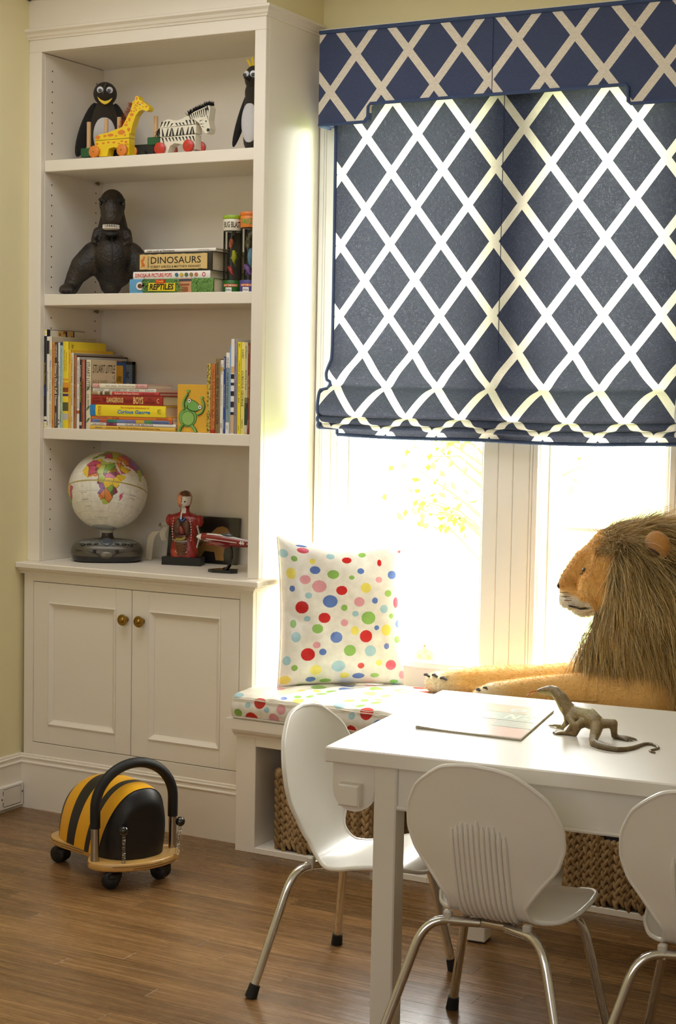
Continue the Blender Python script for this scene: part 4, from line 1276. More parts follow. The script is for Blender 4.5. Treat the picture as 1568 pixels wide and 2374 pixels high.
def make_penguin(label, loc, rotz, crest):
    k = .62 if crest else 1.0
    t = thing('penguin_puppet', label, 'toy', loc, rotz, 'handmade felt penguins on the top shelf')
    b = MB()
    b.ell((0, 0, .105), (.052 * k, .036, .105), 20, 14)
    b.ell((0, .0, .05), (.05 * k, .034, .05), 18, 10)
    b.ell((0, -.002, .185), (.028, .024, .04), 16, 10)
    me = blob('body', b, .005, 4); me.materials.append(FELT2)
    link('body', me, t)
    h = MB().ell((0, -.004, .228), (.038 * (.7 if crest else 1), .030, .038), 24, 16)
    hd = h.build('head', FELT2, t)
    for s_ in (-1, 1):
        w = MB()
        R = Matrix.Rotation(s_ * -.32, 3, 'Y')
        w.ell((s_ * .060 * k, -.004, .112), (.022 * k, .012, .092), 14, 12, R=R)
        w.build('wing', FELT, t)
        e = MB().lathe([(.0108, 0), (.0108, .002), (.009, .004), (0, .005)], 18, T=Matrix.Translation((s_ * .0148 * (.75 if crest else 1), -.0285, .2365)) @ Matrix.Rotation(PI / 2, 4, 'X') @ Matrix.Rotation(s_ * .25, 4, 'Y'))
        ey = e.build('eye', M((210, 212, 216), .2, coat=.6), hd)
        MB().lathe([(.0062, 0), (.0062, .0012), (0, .0014)], 14, T=Matrix.Translation((s_ * .0140 - .001, -.0335, .2335)) @ Matrix.Rotation(PI / 2, 4, 'X')).build('pupil', M((10, 10, 10), .3), hd)
    bl = MB().ell((0, -.0275, .092), (.036 * (.75 if crest else 1), .012, .062), 24, 14)
    bl.build('belly_patch', GREYFELT, t)
    bk = MB()
    if crest:
        bk.add([(-.008, -.03, .225), (.008, -.03, .225), (0, -.075, .218), (0, -.032, .214), (0, -.034, .232)], [(0, 4, 2), (4, 1, 2), (1, 3, 2), (3, 0, 2), (0, 1, 4), (0, 3, 1)])
        bk.build('beak', M((42, 38, 32), .5), hd)
        c = MB()
        for k, (x, l, a) in enumerate(((-.010, .024, -.5), (-.003, .030, -.1), (.004, .026, .25), (.011, .02, .6))):
            c.add([(x - .004, 0, .262), (x + .004, 0, .262), (x + .004 + math.sin(a) * l, -.004, .262 + l), (x - .004 + math.sin(a) * l, -.004, .262 + l),
                   (x - .004, .002, .262), (x + .004, .002, .262), (x + .004 + math.sin(a) * l, -.002, .262 + l), (x - .004 + math.sin(a) * l, -.002, .262 + l)],
                  [(0, 1, 2, 3), (4, 7, 6, 5), (0, 4, 5, 1), (1, 5, 6, 2), (2, 6, 7, 3), (3, 7, 4, 0)])
        c.build('crest', YEL, hd, smooth=False)
        MB().box(-.03, .03, -.03, .03, 0, .004, bev=.002).build('foot_base', GREYFELT, t, smooth=False)
    else:
        # broad smiling yellow bill
        up = [(-.024, .214), (-.012, .204), (0, .200), (.012, .203), (.024, .211)]
        lo = [(.017, .200), (.008, .1925), (0, .190), (-.009, .1935), (-.018, .202)]
        bk.prism(up + lo, -.037, -.024, 'y')
        bk.build('beak', YEL, hd, smooth=False)
        MB().tube([(.004, -.035, .258), (-.002, -.0355, .245), (-.004, -.0355, .232), (-.006, -.035, .222)], .0012, 6).build('face_crease', M((96, 88, 70), .6), hd)
    return t
make_penguin('black felt penguin with grey belly and wide yellow smile, left end of top shelf', (.157, .190, SH1), .60, False)
make_penguin('black felt penguin with yellow crest tuft, half hidden by the right stile', (.744, .150, SH1), .10, True)

def wheels(t, spots, r, yn, yf, mat):
    for (x, z, near) in spots:
        y0, y1 = (yn - .012, yn) if near else (yf, yf + .012)
        T = Matrix.Translation((x, y1, z)) @ Matrix.Rotation(PI / 2, 4, 'X')
        MB().lathe([(r - .0015, 0), (r, .0015), (r, .0105), (r - .002, .012), (0, .012)], 26, T=T).build('wheel', mat, t, smooth=True, angle=50)
        MB().lathe([(.0025, 0), (.0025, .001)], 10, T=Matrix.Translation((x, y0 - .0004 if near else y1, z)) @ Matrix.Rotation(PI / 2, 4, 'X')).build('axle_end', M((150, 100, 50), .5), t)

def ribbon_fur(path, nrm, L, n, spread, seed, w=.0012):
    r = random.Random(seed); m = MB()
    P = [Vector(p) for p in path]
    for i in range(n):
        u = r.random() * (len(P) - 1); k = min(int(u), len(P) - 2)
        p = P[k].lerp(P[k + 1], u - k)
        d = (Vector(nrm) + Vector((r.gauss(0, spread), r.gauss(0, spread), r.gauss(0, spread)))).normalized() * L * r.uniform(.6, 1.15)
        p = p + Vector((0, r.uniform(-.012, .012), 0))
        s_ = Vector((r.uniform(-1, 1), r.uniform(-1, 1), 0)).normalized() * w
        m.add([p - s_, p + s_, p + d * .55 + s_ * .7, p + d * .55 - s_ * .7, p + d], [(0, 1, 2, 3), (3, 2, 4)])
    return m

def make_giraffe():
    S = lambda x, y: ((x - 410) * .00054, (702 - y) * .000456)
    t = thing('giraffe_pull_toy', 'yellow wooden giraffe on orange wheels with orange spots and mane', 'toy', (.2335, .036, SH1))
    Yw = M((238, 204, 28), .32, var=.04, coat=.4); OR = M((222, 128, 40), .38, var=.05, coat=.3); ORD = M((206, 108, 30), .4)
    y0, y1 = 0.0, .030
    low = [(410, 585), (652, 581), (652, 692), (622, 692), (600, 652), (545, 634), (508, 642), (497, 692), (440, 692), (410, 640)]
    up = [(410, 581), (412, 560), (440, 542), (500, 535), (560, 514), (600, 508), (636, 518), (652, 545), (652, 578)]
    nk = [(575, 512), (598, 500), (625, 450), (652, 400), (668, 352), (668, 337), (684, 331), (688, 306), (700, 301), (712, 309), (716, 327), (742, 345), (774, 368), (786, 384), (783, 400), (765, 409), (740, 396), (716, 402), (692, 432), (670, 492), (656, 550), (615, 530)]
    for nm, pl, o in (('leg_block', low, 0), ('back_block', up, 0), ('neck_and_head', nk, .003)):
        MB().prism([S(*p) for p in pl], y0 + o, y1 - o, 'y').build(nm, Yw, t, smooth=False)
    # seams between the stacked blocks
    MB().box(*[S(410, 0)[0] + .001, S(652, 0)[0] - .001], y0 - .0002, y1, S(0, 583.5)[1], S(0, 580)[1]).build('block_seam', M((150, 120, 10), .6), t, smooth=False)
    wheels(t, [(*S(414, 660), True), (*S(612, 660), True), (*S(430, 660), False), (*S(628, 660), False)], .0185, y0, y1, OR)
    sp = MB(); r = random.Random(1)
    spots = [(430, 562, 20, 14), (480, 556, 13, 9), (520, 552, 22, 10), (598, 538, 28, 18), (560, 560, 8, 6), (622, 560, 8, 7), (424, 606, 10, 9), (470, 604, 10, 8), (505, 600, 9, 7), (545, 603, 12, 7), (600, 598, 10, 6), (630, 605, 10, 10), (580, 612, 8, 5),
             (625, 490, 14, 9), (645, 520, 9, 11), (648, 455, 10, 14), (630, 470, 6, 6), (665, 425, 14, 12), (660, 400, 8, 8), (685, 380, 9, 6), (695, 395, 6, 6), (680, 402, 7, 6), (690, 363, 8, 5), (705, 352, 8, 7), (702, 368, 5, 4), (738, 353, 9, 5), (765, 377, 9, 6), (742, 378, 5, 4), (720, 388, 6, 4), (698, 318, 7, 11), (710, 342, 5, 4), (680, 345, 5, 5)]
    for i, (x, y, a, b) in enumerate(spots):
        c = S(x, y); k = 9
        yy = y0 + (.003 if y < 512 and x > 600 else 0)
        sp.prism([(c[0] + math.cos(2 * PI * j / k) * a * .00054 * r.uniform(.85, 1.1), c[1] + math.sin(2 * PI * j / k) * b * .000456 * r.uniform(.85, 1.1)) for j in range(k)], yy - .0003, yy + .0005, 'y')
    tag(sp.build('spot', OR, t, smooth=False), kind='stuff')
    c = S(722, 361)
    MB().lathe([(.0032, 0), (.0032, .0006)], 12, T=Matrix.Translation((c[0], .003, c[1])) @ Matrix.Rotation(PI / 2, 4, 'X')).build('eye', M((240, 236, 220), .3), t)
    MB().lathe([(.0022, 0), (.0022, .0006)], 10, T=Matrix.Translation((c[0], .0024, c[1])) @ Matrix.Rotation(PI / 2, 4, 'X')).build('pupil', BLACK, t)
    mane = [S(578, 508), S(600, 462), S(625, 410), S(648, 365), S(660, 345)]
    mn = ribbon_fur([(p[0], .015, p[1]) for p in mane], (-1, -.2, .35), .013, 420, .28, 4)
    tag(mn.build('mane', M((190, 84, 24), .8, var=.3, scale=200), t, recalc=False), kind='stuff')
    tl = MB()
    for k in range(9):
        a = k * .7
        tl.tube([(S(412, 570)[0], .015, S(0, 590)[1]), (S(385, 590)[0] + math.sin(a) * .003, .012 + math.cos(a) * .004, S(0, 625)[1]), (S(352 + k * 3, 640)[0], .010 + math.cos(a) * .006, S(0, 655)[1])], .0011, 5)
    tl.build('tail', M((176, 84, 30), .8), t)
    T = Matrix.Translation((S(637, 622)[0], y0 - .0006, S(0, 622)[1])) @ FRONT
    text('giraffe', .013, .0035, M((60, 44, 10), .5), t, T, 'stamp')
make_giraffe()

def make_zebra():
    S = lambda x, y: ((x - 865) * .00054, (672 - y) * .000456)
    t = thing('zebra_pull_toy', 'white wooden zebra with black stripes on red wheels', 'toy', (.476, .042, SH1))
    Wt = M((228, 222, 202), .32, var=.03, coat=.35); RD = M((196, 44, 24), .35, var=.05, coat=.35)
    y0, y1 = 0.0, .032
    up = [(862, 496), (864, 472), (885, 452), (920, 441), (962, 453), (1002, 450), (1040, 432), (1076, 430), (1096, 448), (1106, 484)]
    mid = [(862, 498), (1108, 488), (1108, 546), (866, 556)]
    low = [(866, 561), (1104, 551), (1104, 650), (1062, 650), (1012, 611), (962, 602), (932, 620), (914, 668), (880, 668), (866, 600)]
    nk = [(1056, 432), (1100, 406), (1150, 388), (1182, 375), (1194, 371), (1203, 388), (1198, 430), (1194, 470), (1204, 520), (1196, 548), (1176, 554), (1156, 532), (1132, 484), (1104, 462)]
    for nm, pl, o in (('leg_block', low, 0), ('middle_block', mid, 0), ('back_block', up, .0), ('neck_and_head', nk, .003)):
        MB().prism([S(*p) for p in pl], y0 + o - (.006 if o else 0), y1 - o, 'y').build(nm, Wt, t, smooth=False)
    wheels(t, [(*S(872, 634), True), (*S(1066, 628), True), (*S(900, 634), False), (*S(1090, 628), False)], .0185, y0, y1, RD)
    K = M((18, 17, 15), .5)
    st = MB(); r = random.Random(6)
    def wedge(x, ya, yb, lean, w, oy=0.0):
        a, b = S(x, ya), S(x + lean, yb)
        w *= .00054
        st.prism([(a[0] - w, a[1]), (a[0] + w, a[1]), (b[0] + w * .3, b[1]), (b[0] - w * .3, b[1])], y0 - .0004 + oy, y0 + .0004 + oy, 'y')
    for i in range(10):
        x = 880 + i * 23
        wedge(x, 470 if 2 < i < 7 else 456, 490, (-14 if i < 4 else 12), 6)
        wedge(x + 6, 553, 502, 10 if i % 3 else -8, 7)
        if i < 10: wedge(x, 563, 590 if i not in (0, 9) else 600, 12, 6)
    for i in range(9):
        x = 1066 + i * 13
        wedge(x, 425 - i * 5, 455 - i * 2, 8, 4, -.003)
    for (xa, ya, xb, yb) in ((1135, 470, 1160, 462), (1140, 490, 1170, 490), (1160, 420, 1172, 450), (1180, 400, 1182, 440), (1192, 400, 1190, 440), (1150, 505, 1170, 515), (1185, 440, 1192, 470), (1146, 440, 1160, 446)):
        a, b = S(xa, ya), S(xb, yb); d = Vector((b[0] - a[0], b[1] - a[1])); n = Vector((-d.y, d.x)).normalized() * .0012
        st.prism([(a[0] + n.x, a[1] + n.y), (b[0], b[1]), (a[0] - n.x, a[1] - n.y)], y0 - .0035, y0 - .002, 'y')
    tag(st.build('stripe', K, t, smooth=False), kind='stuff')
    for (x, y, rr) in ((1192, 532, .0052),):
        c = S(x, y); MB().lathe([(rr, 0), (rr, .0006)], 14, T=Matrix.Translation((c[0], y0 - .003, c[1])) @ Matrix.Rotation(PI / 2, 4, 'X')).build('nose_spot', K, t)
    c = S(1178, 474)
    MB().lathe([(.0034, 0), (.0034, .0006)], 12, T=Matrix.Translation((c[0], y0 - .003, c[1])) @ Matrix.Rotation(PI / 2, 4, 'X')).build('eye', M((200, 196, 180), .3), t)
    MB().lathe([(.0022, 0), (.0022, .0006)], 10, T=Matrix.Translation((c[0], y0 - .0036, c[1])) @ Matrix.Rotation(PI / 2, 4, 'X')).build('pupil', K, t)
    # pricked ear
    MB().prism([S(1172, 402), S(1186, 372), S(1196, 400)], y0 - .0045, y0 - .003, 'y').build('ear', K, t, smooth=False)
    mane = [S(1048, 428), S(1080, 405), S(1120, 388), S(1165, 370), S(1200, 366)]
    tag(ribbon_fur([(p[0], .013, p[1]) for p in mane], (-.15, -.1, 1), .014, 620, .35, 8).build('mane', M((16, 14, 12), .8), t, recalc=False), kind='stuff')
    tl = MB()
    for k in range(12):
        a = k * .9
        tl.tube([(S(864, 0)[0], .016, S(0, 492)[1]), (S(842, 0)[0], .014 + math.cos(a) * .004, S(0, 500)[1] + math.sin(a) * .003), (S(818 + k * 2.4, 0)[0], .010 + math.cos(a) * .008, S(0, 525 + (k % 4) * 10)[1])], .001, 5)
    tl.build('tail', K, t)
make_zebra()

def make_peg_wagon():
    t = thing('peg_wagon', 'black and green wooden wagon bar with upright natural pegs behind the giraffe', 'toy', (.2745, .090, SH1))
    GR = M((34, 92, 52), .4, var=.06); BK = M((26, 28, 24), .5); NAT = M((206, 168, 118), .55, var=.1, scale=20)
    z = .0
    MB().box(-.098, .155, -.016, .016, z + .008, z + .040, bev=.002).build('bar', BK, t, smooth=False)
    MB().box(-.124, -.088, -.019, .019, z + .012, z + .040, bev=.002).build('end_block', GR, t, smooth=False)
    MB().box(.132, .182, -.019, .019, z + .036, z + .060, bev=.002).build('end_block', GR, t, smooth=False)
    for x in (-.07, .12):
        for y in (-.022, .020):
            MB().lathe([(.010, 0), (.010, .008)], 16, T=Matrix.Translation((x, y + .004, z + .010)) @ Matrix.Rotation(PI / 2, 4, 'X')).build('wheel', BK, t)
    for x, zb, h in ((-.106, .040, .084), (-.038, .040, .090), (.012, .040, .092), (.152, .060, .066)):
        MB().lathe([(.0068, zb), (.0068, zb + h - .001), (.0058, zb + h), (0, zb + h)], 16, T=Matrix.Translation((x, 0, 0))).build('peg', NAT, t, smooth=True, angle=50)
make_peg_wagon()

# ---------------------------------------------------------------- plush dinosaur
def scale_mat():
    m = bpy.data.materials.new('scaly_plush')
    m.use_nodes = True
    nt = m.node_tree; N = nt.nodes; L = nt.links
    b = N['Principled BSDF']; b.inputs['Roughness'].default_value = .55
    tc = N.new('ShaderNodeTexCoord')
    v = N.new('ShaderNodeTexVoronoi'); v.inputs['Scale'].default_value = 150
    L.new(tc.outputs['Object'], v.inputs['Vector'])
    n = N.new('ShaderNodeTexNoise'); n.inputs['Scale'].default_value = 14; n.inputs['Detail'].default_value = 4
    L.new(tc.outputs['Object'], n.inputs['Vector'])
    cr = N.new('ShaderNodeValToRGB')
    cr.color_ramp.elements[0].color = lin((18, 15, 11)); cr.color_ramp.elements[1].color = lin((62, 50, 34))
    cr.color_ramp.elements[0].position = .35; cr.color_ramp.elements[1].position = .75
    L.new(n.outputs['Fac'], cr.inputs['Fac']); L.new(cr.outputs[0], b.inputs['Base Color'])
    bp = N.new('ShaderNodeBump'); bp.inputs['Strength'].default_value = .5; bp.inputs['Distance'].default_value = .003
    L.new(v.outputs['Distance'], bp.inputs['Height']); L.new(bp.outputs[0], b.inputs['Normal'])
    return m
def make_rex():
    t = thing('plush_dinosaur', 'black-brown scaly plush dinosaur standing upright with bared white teeth', 'plush toy', (.208, .165, 1.6556), .56)
    b = MB()
    b.ell((0, -.008, .292), (.042, .044, .050), 18, 12)
    b.ell((0, -.040, .268), (.036, .040, .048), 18, 12)
    b.ell((.0, -.060, .243), (.030, .030, .032), 16, 10)
    b.ell((0, .018, .275), (.037, .03, .050), 14, 10)
    chain(b, [(0, .02, .265), (0, .024, .215), (.003, .020, .165), (.006, .015, .110), (.004, .018, .09)], [.038, .050, .060, .073, .066])
    b.ell((.004, -.018, .125), (.060, .052, .072), 18, 12)
    for s_ in (-1, 1):
        chain(b, [(s_ * .046, .0, .205), (s_ * .058, -.016, .178), (s_ * .050, -.044, .168)], [.016, .010, .007])
        chain(b, [(s_ * .054, .015, .128), (s_ * .092, .0, .094), (s_ * .114, -.004, .064)], [.050, .042, .031])
        chain(b, [(s_ * .114, -.004, .064), (s_ * .130, -.008, .026)], [.031, .026])
        b.ell((s_ * .138, -.034, .018), (.028, .038, .018), 14, 10)
        for k in (-1, 0, 1):
            b.ell((s_ * .138 + k * .015, -.066, .012), (.010, .014, .011), 10, 8)
    chain(b, [(.0, .02, .085), (-.004, .012, .050), (-.004, .01, .036)], [.046, .040, .035])
    chain(b, [(-.004, .02, .036), (-.004, .075, .028), (-.01, .115, .02)], [.033, .022, .010])
    me = blob('body', b, .0045, 3); me.materials.append(scale_mat())
    bd = link('body', me, t)
    jaw = MB().ell((0, -.052, .200), (.029, .036, .011), 18, 10, R=Matrix.Rotation(.3, 3, 'X'))
    chain(jaw, [(0, -.01, .212), (0, -.040, .203)], [.024, .022])
    me = blob('lower_jaw', jaw, .004, 2); me.materials.append(M((26, 22, 17), .6, bump=.4, bscale=260)); link('lower_jaw', me, t)
    MB().ell((0, -.054, .2105), (.025, .031, .007), 18, 8).build('mouth', M((222, 208, 188), .5), t)
    te = MB(); WT = M((236, 230, 214), .3)
    for row, z, dz in ((0, .2115, .008), (1, .2225, -.008)):
        for k in range(15):
            a = PI * (.02 + .96 * k / 14)
            x, y = math.cos(a) * .0255, -.056 - math.sin(a) * .0315
            T = Matrix.Translation((x, y + .002, z))
            te.lathe([(.0019, 0), (.0012, dz * .6), (0, dz)], 7, T=T)
    te.build('teeth', WT, t)
    for s_ in (-1, 1):
        MB().ell((s_ * .034, -.044, .292), (.006, .006, .006), 12, 8).build('eye', M((18, 14, 8), .15, coat=.8), t)
        # brow ridge
        MB().tube([(s_ * .016, -.066, .294), (s_ * .030, -.054, .303), (s_ * .038, -.030, .305)], [.005, .007, .005], 8).build('brow', M((24, 20, 15), .6, bump=.4, bscale=260), t)
        for k in (-1, 0, 1):
            MB().lathe([(.0045, 0), (.003, .007), (0, .014)], 8, T=Matrix.Translation((s_ * .138 + k * .015, -.074, .009)) @ Matrix.Rotation(1.75, 4, 'X')).build('claw', M((60, 52, 40), .4), t)
    # belly seams of lighter plush
    MB().tube([(0.004, -.071, .19), (.005, -.078, .15), (.006, -.077, .11), (.004, -.066, .075)], .0012, 5).build('seam', M((40, 34, 26), .8), t)
make_rex()

# ---------------------------------------------------------------- clear tubes of little animals
def clear_mat():
    m = bpy.data.materials.new('clear_plastic')
    m.use_nodes = True
    nt = m.node_tree; N = nt.nodes; L = nt.links
    N.remove(N['Principled BSDF'])
    t = N.new('ShaderNodeBsdfTransparent'); t.inputs['Color'].default_value = (.93, .94, .93, 1)
    g = N.new('ShaderNodeBsdfGlossy'); g.inputs['Roughness'].default_value = .12
    lw = N.new('ShaderNodeLayerWeight'); lw.inputs['Blend'].default_value = .22
    ms = N.new('ShaderNodeMixShader')
    L.new(lw.outputs['Fresnel'], ms.inputs[0]); L.new(t.outputs[0], ms.inputs[1]); L.new(g.outputs[0], ms.inputs[2])
    L.new(ms.outputs[0], N['Material Output'].inputs['Surface'])
    return m
CLEAR = clear_mat()
def tiny_beast(col, seed, s=1.0):
    r = random.Random(seed); b = MB()
    chain(b, [(0, 0, -.014 * s), (.002 * s, 0, 0), (0, 0, .012 * s)], [.004 * s, .008 * s, .0055 * s])
    for k in range(4):
        a = r.uniform(0, 2 * PI)
        chain(b, [(0, 0, r.uniform(-.01, .01) * s), (math.cos(a) * .014 * s, math.sin(a) * .006 * s, r.uniform(-.016, .012) * s)], [.003 * s, .0015 * s])
    chain(b, [(0, 0, -.014 * s), (.006 * s, .0, -.026 * s)], [.003 * s, .001 * s])
    return b
def make_tube(label, x, lid, band, foot, title, tcol, footcol, beasts, h, rim):
    R = .0285
    t = thing('toy_tube', label, 'toy tube', (x, .085, 1.6556), group='clear tubes of toy animals')
    MB().lathe([(R, 0), (R + .0006, .001), (R + .0006, .036), (R, .037)], 32).build('printed_base', M(foot, .35), t, smooth=True, angle=40)
    MB().lathe([(R - .0004, .037), (R - .0004, h - .046)], 32).build('clear_wall', CLEAR, t, recalc=False)
    MB().lathe([(R, h - .046), (R + .0006, h - .045), (R + .0006, h - .012), (R, h - .011)], 32).build('printed_band', M(band, .35), t, smooth=True, angle=40)
    MB().lathe([(R + .001, h - .011), (R + .0018, h - .010), (R + .0018, h - .003), (R, h), (0, h)], 32).build('lid', M(lid, .35), t, smooth=True, angle=40)
    MB().lathe([(0, .036), (R - .002, .036)], 24).build('inner_floor', M((80, 70, 60), .6), t)
    # picture insert curled round the back
    ins = MB(); n = 16
    ins.grid(lambda u, v: ((R - .002) * math.cos(.35 + u * (PI - .7)), (R - .002) * math.sin(.35 + u * (PI - .7)), .038 + v * (h - .085)), n, 1)
    ins.build('picture_insert', M((66, 62, 44), .7, var=.7, scale=40), t, recalc=False)
    def wrap(a0, z0, rr=R + .0009):
        return lambda px, py: (math.cos(a0 + px / rr) * rr, math.sin(a0 + px / rr) * rr, z0 + py)
    af = -PI / 2 + .62      # towards the room
    text(title, .060, .018, M(tcol, .4), t, None, 'lettering', 0, .02, curve=wrap(af - .1, h - .028))
    q = MB().grid(lambda u, v: wrap(af - .25, .022)((u - .5) * .050, (v - .5) * .008), 10, 1)
    q.build('name_strip', M((206, 92, 40), .4), t, recalc=False)
    text('BUSY TUBE BOOK', .044, .0045, M((240, 230, 200), .4), t, None, 'lettering', 0, .02, curve=wrap(af - .25, .022, R + .0014))
    q = MB().grid(lambda u, v: wrap(af - .45, .009)((u - .5) * .020, (v - .5) * .013), 6, 1)
    q.build('maker_label', M((236, 234, 226), .4), t, recalc=False)
    text('kiis', .015, .008, M((70, 76, 90), .4), t, None, 'lettering', 0, .01, curve=wrap(af - .45, .009, R + .0014))
    for k, (dx, dz, col, s_) in enumerate(beasts):
        me = blob('toy_animal', tiny_beast(col, k + int(x * 100), s_), .0022, 2); me.materials.append(M(col, .4))
        o = link('toy_animal', me, t, (dx + .004, -.008, dz)); o.rotation_euler = (0, .6 * (k % 3 - 1), k)
    if rim:
        MB().prism([(-.006, h + .0), (.020, h + .004), (.03, h - .008), (.0, h - .004)], -.02, -.0195, 'y').build('price_tag', M((190, 140, 110), .5), t, smooth=False)
make_tube('clear toy tube with lime green lid, leftmost of the three tubes', .716, (146, 178, 36), (222, 216, 196), (40, 100, 34), 'BUG BLAST!', (60, 52, 20), None, [(-.006, .068, (176, 40, 30), .9), (.006, .110, (186, 186, 30), 1.1), (-.004, .15, (180, 90, 40), 1.0), (.004, .176, (60, 52, 40), .8)], .232, False)
make_tube('clear toy tube with orange lid, middle of the three tubes', .777, (222, 118, 36), (226, 130, 48), (74, 70, 130), 'P-MAZING', (96, 150, 60), None, [(-.006, .070, (120, 80, 150), 1.1), (.004, .108, (96, 150, 180), 1.5), (-.004, .150, (90, 80, 40), 1.3), (.006, .172, (110, 100, 60), 1.0)], .240, True)
# ================================================================== THINGS ON THE WORKTOP
CT = 0.8001
def make_tube3():
    make_tube('clear toy tube with orange lid, mostly hidden behind the right stile', .8065, (222, 118, 36), (226, 130, 48), (74, 70, 130), 'P-MAZING', (96, 150, 60), None, [(-.01, .09, (90, 150, 190), 1.4), (0, .16, (60, 80, 150), 1.3)], .232, False)
    o = [q for q in COL.objects if q.name.startswith('toy_tube')][-1]
    o.location.y = .148
make_tube3()

AFRICA = [(-17, 15), (-16, 20), (-13, 27), (-9, 31), (-6, 35.5), (-1, 35), (4, 36.8), (10, 37), (11, 34), (16, 32), (20, 31), (25, 32), (32, 31), (34, 28), (37, 21), (39, 15), (43, 11.5), (51, 12), (49, 7), (44, 1), (40, -4), (39.5, -10), (40.5, -15), (36, -18.5), (35, -23), (32.7, -26), (31, -30), (27, -33.6), (20, -34.6), (18, -32), (15, -27), (12, -18), (13.5, -11), (12, -5), (9, 0), (9.5, 4), (5, 5.5), (1, 6), (-4, 5), (-8, 4.5), (-13, 8.5)]
ARABIA = [(35, 28), (39, 21), (43, 13), (48, 14), (55, 17), (59.5, 22.5), (56, 25), (51, 25), (48, 30), (44, 34), (36, 35), (34.5, 31)]
EUROPE = [(-9, 37), (-9, 43), (-1, 44), (-4, 48), (3, 51), (8, 55), (10, 58), (5, 60), (14, 68), (28, 71), (45, 67), (70, 70), (100, 76), (140, 73), (140, 50), (120, 38), (121, 30), (108, 20), (105, 10), (100, 14), (97, 17), (91, 22), (87, 21), (80, 15), (80, 10), (77.5, 8), (74, 15), (72, 20), (68, 24), (62, 25.5), (57, 27), (50, 30), (48, 34), (36, 36.5), (27, 37), (23, 38), (20, 40), (16, 38), (12, 44), (8, 44), (3, 43), (0, 39), (-5, 36.2)]
MADAG = [(44, -17), (47, -15.5), (50, -13), (50, -16.5), (47.5, -24.5), (45, -25.5), (43.5, -22)]
SAMERICA = [(-80, -5), (-78, 2), (-72, 12), (-60, 10), (-50, 2), (-44, -2.5), (-35, -6), (-38, -14), (-41, -22), (-48, -27), (-54, -34), (-58, -38), (-65, -45), (-70, -54), (-74, -50), (-72, -30), (-70, -18)]
AUSTRALIA = [(114, -22), (122, -18), (130, -12), (136, -12), (142, -11), (146, -19), (153, -27), (150, -37), (140, -38), (131, -31), (116, -35)]
